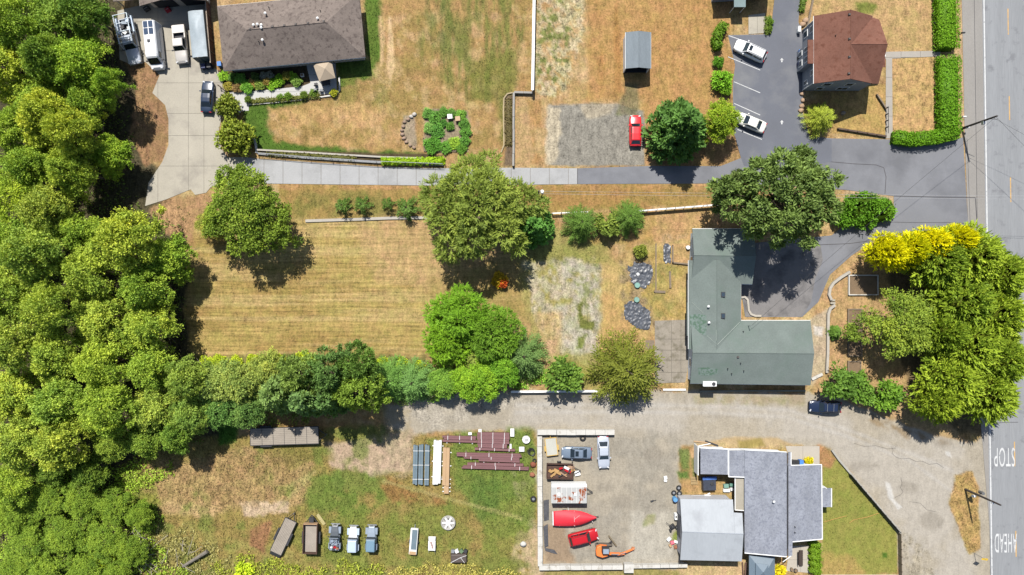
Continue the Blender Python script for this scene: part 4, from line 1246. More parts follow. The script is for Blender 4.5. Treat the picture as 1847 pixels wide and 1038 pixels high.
def foliage(name, seed, lobes, n, L, W, k=4, mode='leaf', out=0.5, up=0.35, fan=0.8, droop=0.0, frond=0.0, shell=(0.72, 1.06), zmin=-0.55, hue=0.12, core=None, tri=False, clump=0.0):
    """leaf sprays over a set of ellipsoid lobes (x, y, z, rx, ry, rz)"""
    rng = np.random.default_rng(seed)
    lobes = np.array(lobes, float)
    area = lobes[:, 3] * lobes[:, 4] + lobes[:, 5] * (lobes[:, 3] + lobes[:, 4]) * 0.5
    if clump:
        # leaves gather in clumps on the lobe surface
        nc = max(int(n / 22), 8)
        lidc = rng.choice(len(lobes), nc, p=area / area.sum())
        dc = rnd_dirs(rng, nc)
        pick = rng.integers(0, nc, n)
        lid = lidc[pick]
        d = nrm(dc[pick] + rng.normal(size=(n, 3)) * clump / np.maximum(lobes[lid, 3], 0.1)[:, None])
        cshade = rng.uniform(0, 1, nc)[pick]
    else:
        lid = rng.choice(len(lobes), n, p=area / area.sum())
        d = rnd_dirs(rng, n)
        cshade = rng.uniform(0, 1, n)
    d[:, 2] = np.where(d[:, 2] < zmin, -d[:, 2] * 0.6, d[:, 2])
    d = nrm(d)
    r = rng.uniform(shell[0], shell[1], n)
    p = lobes[lid, :3] + d * lobes[lid, 3:6] * r[:, None]
    keep = np.ones(n, bool)
    for i, lb in enumerate(lobes):
        q = (p - lb[:3]) / lb[3:6]
        keep &= ~((np.linalg.norm(q, axis=1) < 0.72) & (lid != i))
    p, d, lid, cshade = p[keep], d[keep], lid[keep], cshade[keep]
    nd = nrm(d / lobes[lid, 3:6])
    n = len(p)
    lshade = rng.uniform(0, 1, len(lobes))[lid]
    ax = nrm(nd * out + np.array([0, 0, up]) + rng.normal(size=(n, 3)) * 0.35)
    V, T = [], []
    sprn = rng.uniform(0, 1, n)
    for j in range(k):
        if mode == 'frond' and j == 0:
            b, t = p, 0.3
            a = nrm(ax + np.array([0, 0, -droop * 0.6]) + rng.normal(size=(n, 3)) * 0.1)
            nv = nrm(nd * 0.3 + np.array([0, 0.1, 0.8]) + rng.normal(size=(n, 3)) * 0.7)
            l_ = frond * rng.uniform(0.9, 1.5, n)
            w_ = W * 1.5 * rng.uniform(0.8, 1.2, n)
        elif mode == 'frond':
            t = (j + 0.3) / k
            sgn = 1 if j % 2 else -1
            hor = nrm(np.cross(ax, np.tile([0, 0, 1.0], (n, 1))) + 1e-4)
            b = p + ax * (frond * t) + np.array([0, 0, -1.0]) * (droop * frond * t * t)
            a = nrm(ax * (1.1 if j == k - 1 else 0.75) + hor * sgn * (0.0 if j == k - 1 else 0.7) + rng.normal(size=(n, 3)) * 0.12 + np.array([0, 0, -droop * t]))
            nv = nrm(nd * 0.4 + np.array([0, 0, 0.8]) + rng.normal(size=(n, 3)) * 0.6)
            l_ = L * (1.05 - 0.45 * abs(t - 0.4)) * rng.uniform(0.8, 1.2, n)
            w_ = W * rng.uniform(0.8, 1.2, n)
        else:
            b = p + rng.normal(size=(n, 3)) * L * 0.35
            a = nrm(ax + rng.normal(size=(n, 3)) * fan + np.array([0, 0, -droop]))
            nv = nrm(nd * 0.45 + np.array([0, 0.15, 0.6]) + rng.normal(size=(n, 3)) * 0.62)
            l_ = L * rng.uniform(0.45, 1.5, n)
            w_ = W * rng.uniform(0.55, 1.4, n)
        V.append(blades(b, a, nv, l_, w_))
        s = np.clip(0.42 * lshade + 0.28 * cshade + 0.15 * sprn + 0.15 * rng.uniform(0, 1, n), 0, 1)
        br = 0.5 + 0.98 * s
        c = np.stack([br * (1 + hue * (s - 0.5) * 2), br, br * (1 - hue * (s - 0.5)), np.ones(n)], 1)
        T.append(np.repeat(c, 4, 0))
    V = np.concatenate(V)
    T = np.concatenate(T)
    Q = np.arange(len(V)).reshape(-1, 4)
    if core:
        # a rough solid heart that keeps light from passing straight through a dense bush
        for lb in lobes:
            m_ = MB().blob(lb[:3], lb[3:6] * core, seed, 10, 6, 0.12)
            o = len(V)
            fq = [f if len(f) == 4 else (f[0], f[1], f[2], f[2]) for f in m_.f]
            V = np.concatenate([V, np.array(m_.v)])
            T = np.concatenate([T, np.tile([0.3, 0.27, 0.22, 1.0], (len(m_.v), 1))])  # brown inner twigs, tinted darker to paint shade into the gaps between sprays
            fq = [f for f in fq if len(set(f)) == 4]
            Q = np.concatenate([Q, np.array(fq) + o])
    return npmesh(name, V, Q, LEAF, {'tint': T})

def trunk_mesh(name, h, r, lobes, seed, lean=0.0):
    rnd = random.Random(seed)
    mb = MB()
    top = Vector((lean, 0, h))
    prev, rr = Vector((0, 0, 0)), r
    knots = [prev]
    for i in range(1, 5):
        q = top * (i / 4) + Vector((rnd.uniform(-.12, .12), rnd.uniform(-.12, .12), 0)) * (i < 4)
        r2 = r * (1 - 0.2 * i)
        mb.tube(prev, q, rr, max(r2, 0.03), 7)
        prev, rr = q, max(r2, 0.03)
        knots.append(q)
    for lb in lobes:
        e = Vector(lb[:3])
        s = knots[rnd.choice((2, 3))]
        if e.z < s.z:
            s = knots[1]
        m_ = (s + e) / 2 + Vector((rnd.uniform(-.3, .3), rnd.uniform(-.3, .3), rnd.uniform(0, .4)))
        mb.tube(s, m_, r * 0.38, r * 0.24, 5)
        mb.tube(m_, e, r * 0.24, r * 0.08, 5)
        if rnd.random() < 0.5:
            f = e + Vector((rnd.uniform(-1, 1) * lb[3], rnd.uniform(-1, 1) * lb[4], rnd.uniform(0.5, 1.0) * lb[5])) * 1.1
            mb.tube(e, f, r * 0.09, r * 0.03, 4)
    return mb.mesh(name, BARK)

TREES = {}
def register(kind, crown, trunk, zc, R, h):
    TREES.setdefault(kind, []).append((crown, trunk, zc, R, h))

def broad_lobes(seed, R, z0, z1, n, rl=(0.34, 0.5)):
    rnd = random.Random(seed)
    out = [(0, 0, (z0 + z1) / 2 + 0.15 * (z1 - z0), R * 0.5, R * 0.5, (z1 - z0) * 0.34), (R * .08, -R * .05, z1 - R * .22, R * .26, R * .26, R * .2)]
    ph = [rnd.uniform(0, 6.28) for _ in range(3)]
    for i in range(n):
        a = 2.4 * i + rnd.uniform(-.4, .4)
        q = math.sqrt((i + 0.6) / n) * 0.78 * rnd.uniform(0.86, 1.1) * (1 + .15 * math.sin(2 * a + ph[0]) + .12 * math.sin(3 * a + ph[1]) + .09 * math.sin(5 * a + ph[2]))
        rr = R * rnd.uniform(*rl) * (1.1 - 0.35 * q)
        zz = z0 + (z1 - z0) * (0.25 + 0.62 * (1 - q ** 1.8) + rnd.uniform(-.17, .17))
        out.append((math.cos(a) * q * R, math.sin(a) * q * R, zz, rr, rr * rnd.uniform(.85, 1.1), rr * rnd.uniform(.75, .95)))
    return out

# broadleaf: design radius 5 m, 9.5 m high
for s_ in range(5):
    lb = broad_lobes(20 + s_, 5.0, 2.0, 9.4, 64, (0.09, 0.28))
    register('broad', foliage('broad_crown', 30 + s_, lb, 8600, 0.29, 0.17, 4, clump=0.34, fan=0.9, hue=0.22, shell=(0.35, 1.3)), trunk_mesh('broad_trunk', 6.2, 0.27, lb, s_), 5.6, 5.0, 9.5)
# airy broadleaf
for s_ in range(2):
    lb = broad_lobes(60 + s_, 5.0, 2.2, 8.2, 44, (0.14, 0.27))
    register('airy', foliage('airy_crown', 64 + s_, lb, 7400, 0.25, 0.14, 4, clump=0.36, fan=1.0, hue=0.18, shell=(0.35, 1.3)), trunk_mesh('airy_trunk', 6.0, 0.24, lb, s_), 5.3, 5.0, 8.8)
# feathery, drooping (willow-like)
for s_ in range(2):
    lb = broad_lobes(80 + s_, 5.0, 1.8, 9.0, 20, (0.26, 0.4))
    register('feather', foliage('feather_crown', 84 + s_, lb, 3000, 0.42, 0.13, 6, 'frond', out=1.1, up=0.3, droop=0.4, frond=0.95, hue=0.10), trunk_mesh('feather_trunk', 6.5, 0.3, lb, s_), 5.4, 5.0, 9.2)
# pine / fir of tight tufts
for s_ in range(2):
    lb = broad_lobes(90 + s_, 5.0, 2.6, 9.6, 26, (0.24, 0.36))
    register('pine', foliage('pine_crown', 94 + s_, lb, 5200, 0.42, 0.17, 5, clump=0.24, out=0.8, up=0.35, fan=0.6, hue=0.06), trunk_mesh('pine_trunk', 8.5, 0.32, lb, s_), 6.2, 5.0, 10.2)
lb = broad_lobes(97, 9.5, 4.0, 15.0, 58, (0.13, 0.24)) + [(-3, 2, 9.5, 3, 3, 2), (3.5, -1, 9.8, 3, 3, 2), (0.5, 3, 10.5, 3, 3, 2), (-4.5, -2.5, 8, 2.5, 2.5, 1.6), (1, -4, 9, 2.6, 2.6, 1.8)]
register('bigpine', foliage('pine_crown', 98, lb, 11500, 0.6, 0.24, 5, clump=0.34, out=0.8, up=0.35, fan=0.6, hue=0.06), trunk_mesh('pine_trunk', 13, 0.42, lb, 5), 9.7, 9.5, 16.0)
lb = broad_lobes(88, 9.0, 3.0, 11.5, 46, (0.14, 0.28))
register('bigfeather', foliage('feather_crown', 89, lb, 6000, 0.55, 0.16, 6, 'frond', out=1.1, up=0.25, droop=0.45, frond=1.15, hue=0.10, shell=(0.6, 1.12)), trunk_mesh('feather_trunk', 8.5, 0.4, lb, 5), 6.2, 9.0, 11.5)
lb = broad_lobes(27, 7.8, 2.5, 9.4, 80, (0.10, 0.22))
register('bigbroad', foliage('broad_crown', 39, lb, 16000, 0.31, 0.18, 4, clump=0.36, fan=0.9, hue=0.18, shell=(0.4, 1.3)), trunk_mesh('broad_trunk', 6.8, 0.36, lb, 5), 5.6, 7.8, 9.8)
# cone-shaped conifer with radiating sprays, design radius 4
def cone_lobes(seed, R, h, tiers, per):
    rnd = random.Random(seed)
    out = []
    for t in range(tiers):
        q = 1 - t / tiers
        n = max(int(per * q), 3)
        for i in range(n):
            a = 2 * math.pi * (i + 0.5 * (t % 2)) / n + rnd.uniform(-.15, .15)
            rad = R * 0.62 * q * rnd.uniform(.88, 1.08)
            out.append((math.cos(a) * rad, math.sin(a) * rad, h * (0.16 + 0.74 * t / tiers), R * 0.22 * (0.55 + q * 0.6), R * 0.22 * (0.55 + q * 0.6), R * 0.15))
    out.append((0, 0, h * 0.93, R * 0.12, R * 0.12, h * 0.07))
    return out
def radial(name, seed, R, h, tiers, per, fl, L, W, k, droop, rise=0.35, hue=0.08):
    rng = np.random.default_rng(seed)
    B, A, F = [], [], []
    for t in range(tiers):
        q = 1 - t / tiers
        n = max(int(per * (0.35 + 0.65 * q)), 5)
        ang = (np.arange(n) / n + 0.37 * t) * 2 * np.pi + rng.normal(0, 0.12, n)
        z = h * (0.14 + 0.82 * t / tiers) + rng.normal(0, 0.1, n)
        ln = R * (q ** 0.8) * rng.uniform(0.8, 1.1, n)
        for i in range(n):
            m = max(int(ln[i] / fl * 2.2), 2)
            dr = np.array([math.cos(ang[i]), math.sin(ang[i]), 0])
            for j in range(m):
                f = (j + 0.6) / m
                for s in (-1, 0, 1):
                    sd_ = np.array([-dr[1], dr[0], 0]) * s
                    B.append(dr * ln[i] * f * 0.9 + np.array([0, 0, z[i] + rise * ln[i] * 0.3 * (f - f * f * 1.4)]))
                    A.append(dr * (1.0 if s == 0 else 0.75) + sd_ * 0.42 + np.array([0, 0, 0.15 - droop * f]) + rng.normal(0, 0.12, 3))
                    F.append(fl * (1.1 - 0.4 * f) * rng.uniform(0.8, 1.2))
    B, A, F = np.array(B), nrm(np.array(A)), np.array(F)
    n = len(B)
    V, T = [], []
    sp = rng.uniform(0, 1, n)
    hor = nrm(np.cross(A, np.tile([0, 0, 1.0], (n, 1))))
    for j in range(k):
        tt = (j + 0.2) / k
        sg = 1 if j % 2 else -1
        last = j == k - 1
        b = B + A * (F * tt)[:, None]
        a = nrm(A * (1.0 if last else 0.8) + hor * (0 if last else 0.65 * sg) + rng.normal(size=(n, 3)) * 0.12)
        nv = nrm(np.array([0, 0, 1.0]) + rng.normal(size=(n, 3)) * 0.4)
        V.append(blades(b, a, nv, L * rng.uniform(.8, 1.25, n), W * rng.uniform(.8, 1.2, n)))
        s = np.clip(0.6 * sp + 0.4 * rng.uniform(0, 1, n), 0, 1)
        br = 0.66 + 0.68 * s
        T.append(np.repeat(np.stack([br * (1 + hue * (s - .5)), br, br * (1 - hue * (s - .5)), np.ones(n)], 1), 4, 0))
    V, T = np.concatenate(V), np.concatenate(T)
    return npmesh(name, V, np.arange(len(V)).reshape(-1, 4), LEAF, {'tint': T})
def simple_trunk(name, h, r):
    mb = MB()
    mb.tube((0, 0, 0), (0.05, 0, h * 0.5), r, r * 0.6, 7)
    mb.tube((0.05, 0, h * 0.5), (0, 0, h * 0.95), r * 0.6, r * 0.12, 6)
    rnd = random.Random(3)
    for i in range(9):
        a = i * 2.4
        z = h * (0.2 + 0.07 * i)
        l_ = 0.5 * (h - z) * 0.9
        mb.tube((0, 0, z), (math.cos(a) * l_, math.sin(a) * l_, z + 0.1), r * 0.2, r * 0.06, 4)
    return mb.mesh(name, BARK)
for s_ in range(2):
    register('spiky', radial('spiky_crown', 120 + s_, 5.6, 8.0, 8, 13, 1.2, 0.5, 0.15, 4, 0.12), simple_trunk('spiky_trunk', 8.0, 0.25), 3.6, 5.0, 8.2)
for s_ in range(2):
    lb = cone_lobes(130 + s_, 4.6, 9.0, 7, 11)
    register('cedar', foliage('cedar_crown', 134 + s_, lb, 1300, 0.6, 0.3, 6, 'frond', out=1.0, up=0.1, droop=0.3, frond=0.8, hue=0.06, shell=(0.7, 1.1)), simple_trunk('cedar_trunk', 9.0, 0.25), 4.0, 4.6, 9.2)
# cypress: domed, dense, long sprays
for s_ in range(3):
    rnd = random.Random(140 + s_)
    lb = [(0, 0, 4.4, 3.2, 3.2, 3.8)]
    for i in range(11):
        a, q = i * 2.4, math.sqrt((i + .5) / 11) * 3.6
        lb.append((math.cos(a) * q, math.sin(a) * q, 5.6 - 0.16 * q * q + rnd.uniform(-.3, .5), 1.5, 1.5, 1.7))
    register('cypress', foliage('cypress_crown', 144 + s_, lb, 1250, 0.55, 0.2, 5, 'frond', out=1.2, up=0.5, droop=0.35, frond=1.25, shell=(0.8, 1.03), hue=0.14, core=0.8), simple_trunk('cypress_trunk', 7.0, 0.3), 5.0, 5.0, 8.0)
# small trees and shrubs, design radius 1.5
for s_ in range(3):
    lb = broad_lobes(160 + s_, 1.5, 0.5, 3.0, 7)
    register('small', foliage('small_crown', 164 + s_, lb, 620, 0.34, 0.19, 4, fan=0.9, clump=0.3), trunk_mesh('small_trunk', 2.0, 0.09, lb, s_), 1.8, 1.5, 3.1)
for s_ in range(2):
    register('sprig', radial('sprig_crown', 170 + s_, 1.5, 3.4, 6, 12, 0.5, 0.38, 0.15, 3, -0.1), simple_trunk('sprig_trunk', 3.2, 0.08), 1.7, 1.5, 3.4)
for s_ in range(2):
    register('sapling', radial('sapling_crown', 175 + s_, 1.6, 3.2, 3, 4, 0.6, 0.36, 0.15, 3, -0.1), simple_trunk('sapling_trunk', 3.2, 0.06), 1.7, 1.5, 3.4)
for s_ in range(3):
    rnd = random.Random(180 + s_)
    lb = [(0, 0, 0.8, 0.95, 0.95, 0.85)] + [(math.cos(i * 1.7) * 0.75, math.sin(i * 1.7) * 0.75, 0.65 + rnd.uniform(-.1, .3), 0.6, 0.6, 0.55) for i in range(4)]
    register('shrub', foliage('shrub_foliage', 184 + s_, lb, 520, 0.26, 0.16, 3, fan=0.9, core=0.7, shell=(0.8, 1.08)), trunk_mesh('shrub_stem', 0.7, 0.06, lb[:2], s_), 0.8, 1.5, 1.6)

ord_ = ['first', 'second', 'third', 'fourth', 'fifth', 'sixth', 'seventh', 'eighth', 'ninth', 'tenth', 'eleventh', 'twelfth', 'thirteenth', 'fourteenth', 'fifteenth', 'sixteenth', 'seventeenth']
TI = [0]
LG = 3.0
def tree(kind, x, y, r, rgb, label, name=None, h=None, group=None, cat='tree', squash=None, rot=None, k=0.62):
    """x, y: middle of the crown in the photograph; r: its radius there, both in photograph pixels"""
    TI[0] += 1
    rnd = random.Random(TI[0] * 13)
    cr, tr, zc, R, hh = TREES[kind][TI[0] % len(TREES[kind])]
    sc = r * S / R * 0.95
    sz = (h / hh) if h else sc
    base = P(x, y, zc * sz)
    e = thing(name or ('tree' if cat == 'tree' else cat.replace(' ', '_')), label, cat, (base.x, base.y, -0.02), rnd.uniform(0, 6.28) if rot is None else rot, group)
    sx, sy = (squash or (1, 1))
    e.scale = (sc * sx, sc * sy, sz)
    t = link(bpy.data.objects.new('trunk' if cat == 'tree' else 'stem', tr), e)
    c = link(bpy.data.objects.new('crown' if cat == 'tree' else 'foliage', cr), e)
    q = C8(rgb[0] * .95, rgb[1] * .97, rgb[2] * .94) if rgb[0] < 200 else C8(*[v * .86 for v in rgb])
    c.color = (q[0] * LG, q[1] * LG, q[2] * LG, 1)
    return e

G_ = lambda r, g, b: (r, g, b)
DKG, MDG, YLG, LIM, OLV = (104, 132, 56), (134, 160, 58), (178, 182, 62), (128, 176, 40), (140, 148, 66)
# --- the wood on the left
wood = [  # x, y, r, tint, height
 (30, 40, 66, MDG, 10), (105, 45, 68, DKG, 10), (165, 30, 52, (88, 120, 54), 9), (20, 130, 62, YLG, 10), (100, 110, 55, DKG, 9),
 (75, 175, 60, MDG, 10), (150, 120, 60, (146, 176, 58), 10), (205, 160, 40, (136, 170, 56), 8), (165, 185, 48, MDG, 9),
 (95, 215, 58, (178, 180, 62), 10), (20, 240, 60, MDG, 10), (145, 245, 52, (176, 180, 66), 10), (205, 280, 46, (150, 178, 54), 9),
 (60, 300, 58, MDG, 9), (140, 310, 52, (150, 166, 62), 9), (25, 360, 60, (160, 178, 54), 10), (95, 380, 60, (160, 168, 78), 10),
 (20, 440, 58, MDG, 10), (75, 460, 64, (150, 168, 78), 11), (150, 425, 56, MDG, 10), (170, 490, 66, (158, 174, 72), 11), (245, 435, 66, (176, 182, 70), 11), (310, 465, 58, (150, 176, 62), 10),
 (270, 520, 56, (132, 158, 58), 10), (25, 530, 62, (150, 168, 70), 10), (100, 555, 62, (164, 178, 76), 11), (190, 575, 62, (170, 180, 74), 11), (275, 590, 56, (166, 180, 70), 10),
 (35, 620, 62, (170, 180, 84), 10), (110, 640, 60, (160, 176, 72), 11), (195, 655, 62, (160, 178, 66), 11), (280, 660, 58, (152, 176, 68), 10), (345, 680, 46, (150, 168, 84), 8),
 (30, 710, 62, (178, 188, 74), 10), (115, 725, 60, (146, 172, 76), 11), (200, 735, 62, (150, 172, 66), 11), (285, 735, 56, (160, 172, 80), 10), (350, 745, 48, (132, 158, 82), 8),
 (40, 800, 58, (170, 182, 80), 10), (120, 795, 56, (166, 174, 72), 9), (205, 795, 50, (132, 152, 62), 8), (270, 790, 44, (112, 138, 58), 7), (325, 785, 38, (110, 142, 62), 7),
 (95, 845, 42, (90, 116, 48), 6), (165, 850, 40, (84, 110, 44), 6), (20, 870, 52, (156, 178, 66), 9)]
used = set()
def wood_label(x, y, c):
    look = 'yellow-green' if c[0] > 158 else 'dark green' if c[1] < 152 else 'pale olive' if c[2] > 65 else 'bright green' if c[1] > 167 else 'mid green'
    level = [(70, 'beside the rack pickup'), (145, 'level with the navy sedan'), (200, 'beside the tan dirt verge'), (262, 'level with the lower dirt verge'), (330, 'at the foot of the driveway'), (400, 'level with the large driveway tree'), (470, 'beside the top of the mown field'), (545, 'level with the field shadow'), (605, 'beside the lower mown field'), (670, 'level with the field bottom edge'), (745, 'level with the hedge row'), (812, 'level with the long trailer'), (9999, 'above the brown meadow corner')]
    lv = next(t for q, t in level if y < q)
    colm = 'at the left edge' if x < 45 else 'second from the left edge' if x < 125 else 'inside the wood' if x < 215 else 'on the right wood edge'
    t = look + ' broadleaf ' + colm + ', ' + lv
    if t in used:
        t = t.replace('broadleaf', 'lower broadleaf')
    used.add(t)
    return t
for i, (x, y, r, c, h) in enumerate(wood):
    c = tuple(v * .58 + m * .42 for v, m in zip(c, (144, 160, 58)))
    h *= (1.22, 0.85, 1.08, 0.95, 1.3, 0.8, 1.0)[i % 7]
    tree('broad' if i % 5 else 'airy', x, y, r * (0.96, 0.86, 0.93)[i % 3], c, wood_label(x, y, c), 'broadleaf_tree', h, 'trees of the left wood')
# --- brush in the lower left corner
for i, (x, y, r) in enumerate(((30, 930, 46), (90, 905, 44), (150, 905, 42), (210, 915, 40), (255, 930, 30), (50, 985, 46), (120, 965, 44), (190, 975, 42), (240, 990, 34), (20, 1035, 44), (90, 1030, 44), (160, 1030, 42), (215, 1035, 34))):
    tree('airy', x, y, r, (120, 142, 50), 'bushy tree in the bottom left thicket, ' + ('upper' if i < 5 else 'middle' if i < 9 else 'lowest') + ' row, ' + ['first', 'second', 'third', 'fourth', 'fifth'][i if i < 5 else i - 5 if i < 9 else i - 9] + ' from the left', 'bushy_tree', 4.5, 'thicket in the bottom left corner')
tree('shrub', 188, 1010, 26, (190, 200, 50), 'lime-yellow bush in the bottom left thicket', cat='shrub', h=2.6)
tree('shrub', 440, 1032, 20, (180, 196, 50), 'lime-yellow bush right of the fallen trunk at the bottom edge', cat='shrub', h=1.6)
tree('shrub', 268, 925, 18, (96, 118, 44), 'dark green bush at the tip of the bottom left thicket', cat='shrub', h=2.2)
# --- trees of the hedge row between field and lower yard
row = [(395, 690, 44, (150, 164, 84), 'broad', 7), (440, 690, 42, (146, 158, 78), 'broad', 7.5), (480, 672, 36, (150, 160, 76), 'broad', 6.5), (505, 705, 44, (124, 146, 80), 'cedar', 11), (550, 672, 40, (128, 148, 72), 'pine', 11), (555, 715, 42, (112, 138, 80), 'cedar', 12), (600, 670, 42, (104, 132, 70), 'pine', 13), (600, 715, 36, (104, 132, 74), 'cedar', 12), (650, 700, 42, (132, 154, 62), 'pine', 13), (650, 662, 38, (108, 136, 62), 'pine', 12), (705, 685, 38, (100, 134, 62), 'spiky', 7), (745, 690, 38, (104, 136, 72), 'spiky', 6.5), (455, 735, 36, (104, 132, 66), 'broad', 6), (395, 740, 36, (100, 134, 66), 'broad', 6)]
rowlab = ['broadleaf tree at the left end of the hedge row, over the bright grass patch', 'olive broadleaf tree of the hedge row, second from its left end', 'small olive broadleaf tree of the hedge row bordering the mown field', 'blue-green cedar of the hedge row above the long flatbed trailer', 'olive pine of the hedge row bordering the mown field', 'blue-green cedar of the hedge row above the trailer tongue', 'dark pine at the middle of the hedge row, tallest against the field', 'dark cedar of the hedge row, right of the trailer', 'yellow-green pine of the hedge row casting shade on bare dirt', 'dark pine of the hedge row bordering the field, right of the tallest', 'spiky dark conifer of the hedge row left of the gravel track', 'spiky grey-green conifer at the right end of the hedge row', 'low broadleaf tree behind the left end of the long trailer', 'dark low broadleaf tree beside the bright grass patch']
for (x, y, r, c, k_, h), l_ in zip(row, rowlab):
    tree(k_, x, y, r * 1.14, c, l_, 'pine_tree' if k_ == 'pine' else 'conifer' if k_ in ('cedar', 'spiky') else 'broadleaf_tree', h, 'trees of the hedge row')
for i, (x, y, r) in enumerate(((372, 655, 16), (395, 652, 15), (425, 654, 14), (455, 650, 13), (505, 650, 13), (545, 645, 14), (560, 648, 12), (690, 655, 13), (725, 655, 13), (755, 662, 13))):
    tree('shrub', x, y, r, (172, 186, 50), ord_[i] + ' yellow-green shrub from the left along the field side of the hedge row', cat='shrub', h=1.5, group='shrubs along the mown field')
# --- single trees
tree('bigbroad', 452, 385, 94, (116, 134, 48), 'large broadleaf tree between the concrete driveway and the mown field', 'broadleaf_tree', 9.5, rot=0.6)
tree('airy', 385, 405, 34, (160, 160, 72), 'thin olive bush at the left foot of the large driveway tree', 'bushy_tree', 4.5)
tree('bigfeather', 868, 378, 104, (122, 134, 58), 'large feathery olive-green tree overhanging the concrete lane', 'feathery_tree', 11)
tree('cedar', 963, 408, 42, (96, 138, 62), 'dark green conical tree beside the lamp pole', 'conifer', 8)
for x, y, r, h, l_ in ((617, 370, 15, 4.0, 'sparse young tree in the grass strip, leftmost of four'), (652, 368, 15, 4.0, 'sparse young tree in the grass strip, second of four'), (698, 366, 12, 3.6, 'thinnest young tree in the grass strip, third of four'), (733, 374, 20, 4.2, 'dense young tree in the grass strip, rightmost of four')):
    tree('sprig' if r > 20 else 'sapling', x, y, r, (84, 108, 46), l_, 'young_tree', h, 'young trees along the grass strip')
tree('spiky', 1048, 402, 35, (88, 114, 46), 'bushy young tree left of the white rail, pointed crown', 'young_tree', 5.5)
tree('small', 1096, 402, 26, (112, 126, 52), 'dull olive bush between two young trees at the white rail', 'bush', 2.6, cat='shrub')
tree('spiky', 1134, 392, 33, (92, 118, 48), 'bushy young tree at the left end of the white rail', 'young_tree', 5.2)
tree('cedar', 1227, 231, 61, (86, 118, 56), 'dark green conifer beside the red car', 'conifer', 12)
tree('broad', 1298, 220, 42, (140, 160, 46), 'lime-green tree between the dark conifer and the parking lot', 'broadleaf_tree', 6)
tree('spiky', 1482, 212, 31, (148, 156, 56), 'small lime conifer at the corner of the two-storey house', 'conifer', 5.0)
tree('bigpine', 1408, 356, 112, (108, 126, 66), 'huge dark pine shading the forecourt of the green-roofed house', 'pine_tree', 16, squash=(1.0, 0.94), rot=0.2)
tree('pine', 1325, 350, 44, (112, 126, 70), 'lower left limb group of the huge pine, added as its own crown under the wires', 'pine_tree', 9)  # separate crown added for the lower left limbs of the huge pine
tree('airy', 1622, 586, 80, (122, 138, 50), 'round light green tree before the tall cypress mass', 'broadleaf_tree', 8.5)
cy = [(1690, 470, 60), (1752, 465, 62), (1800, 500, 52), (1735, 545, 66), (1795, 570, 56), (1745, 625, 66), (1800, 650, 54), (1715, 690, 62), (1775, 710, 58), (1700, 600, 46), (1690, 725, 40)]
cyl = ['uppermost on the garden side', 'uppermost in the middle', 'uppermost on the road side', 'right of the round light tree', 'second on the road side', 'middle of the mass', 'third on the road side', 'lower middle', 'lowest on the road side', 'tucked behind the round light tree', 'lowest on the garden side']
for (x, y, r), w_ in zip(cy, cyl):
    tree('cypress', x, y, r, (128, 146, 44), 'tall green cypress of the roadside mass, ' + w_, 'cypress', 8.5, 'cypress mass beside the road')
for x, y, r, w_ in ((1600, 456, 34, 'leftmost'), (1638, 450, 34, 'second from left'), (1680, 440, 32, 'third from left'), (1725, 432, 28, 'rightmost')):
    tree('cypress', x, y, r, (236, 232, 24), w_ + ' golden cypress of the clipped yellow row at the asphalt lane', 'golden_cypress', 8.8, 'row of golden cypresses')
tree('spiky', 1130, 668, 68, (104, 108, 40), 'spiky olive conifer with radiating fronds at the gravel lane edge', 'conifer', 10.5)
lm = [(835, 572, 54, (104, 140, 36), 'feather', 7, 'bright green feathery tree topping the clump below the large olive tree'), (890, 602, 50, (102, 134, 40), 'feather', 6.5, 'bright green feathery tree, right of the clump top'), (808, 615, 44, (112, 146, 36), 'feather', 6, 'bright green feathery tree at the left edge of the clump'), (856, 642, 38, (134, 142, 66), 'spiky', 5, 'olive spiky conifer in the middle of the bright clump'), (945, 642, 46, (98, 122, 66), 'spiky', 6.5, 'grey-green spiky conifer at the right of the bright clump'), (860, 688, 48, (124, 158, 44), 'broad', 5.5, 'lime broadleaf tree overhanging the gravel lane'), (905, 668, 40, (108, 148, 44), 'broad', 5, 'green broadleaf tree behind the white lane rail'), (800, 690, 34, (122, 156, 62), 'broad', 4.5, 'mid-green broadleaf tree left of the lime tree at the gravel lane'), (1006, 676, 37, (98, 124, 48), 'small', 4.5, 'rounded green tree at the right end of the clump by the white rail')]
for x, y, r, c, k_, h, l_ in lm:
    tree(k_, x, y, r, c, l_, 'conifer' if k_ == 'spiky' else 'feathery_tree' if k_ == 'feather' else 'broadleaf_tree', h)
for x, y, r, c, h, l_, k_ in ((1508, 688, 35, (84, 112, 42), 3.4, 'dark green bushy tree beside the parked dark blue car', 'small'), (1552, 702, 28, (90, 120, 44), 3, 'middle of three bushes right of the dark blue car', 'small'), (1598, 704, 31, (104, 136, 44), 3.4, 'rightmost of three bushes below the round light tree', 'small'), (1507, 600, 13, (92, 120, 48), 1.8, 'little dark shrub beside the concrete garden wall', 'sprig')):
    tree(k_, x, y, r, c, l_, 'bush', h, cat='shrub')
tree('shrub', 410, 192, 26, (118, 128, 50), 'round clipped tree between the blue car and the house walk', 'clipped_tree', 2.8)
tree('shrub', 424, 247, 39, (122, 132, 48), 'larger clipped tree at the corner of driveway and lane', 'clipped_tree', 3.4)
# orange and yellow bush at the field
tree('shrub', 901, 505, 17, (200, 168, 40), 'yellow-orange bush in the field below the large feathery tree', cat='shrub', h=1.4)
tree('shrub', 907, 510, 11, (214, 104, 50), 'red-orange bush growing into the yellow one', cat='shrub', h=1.5)
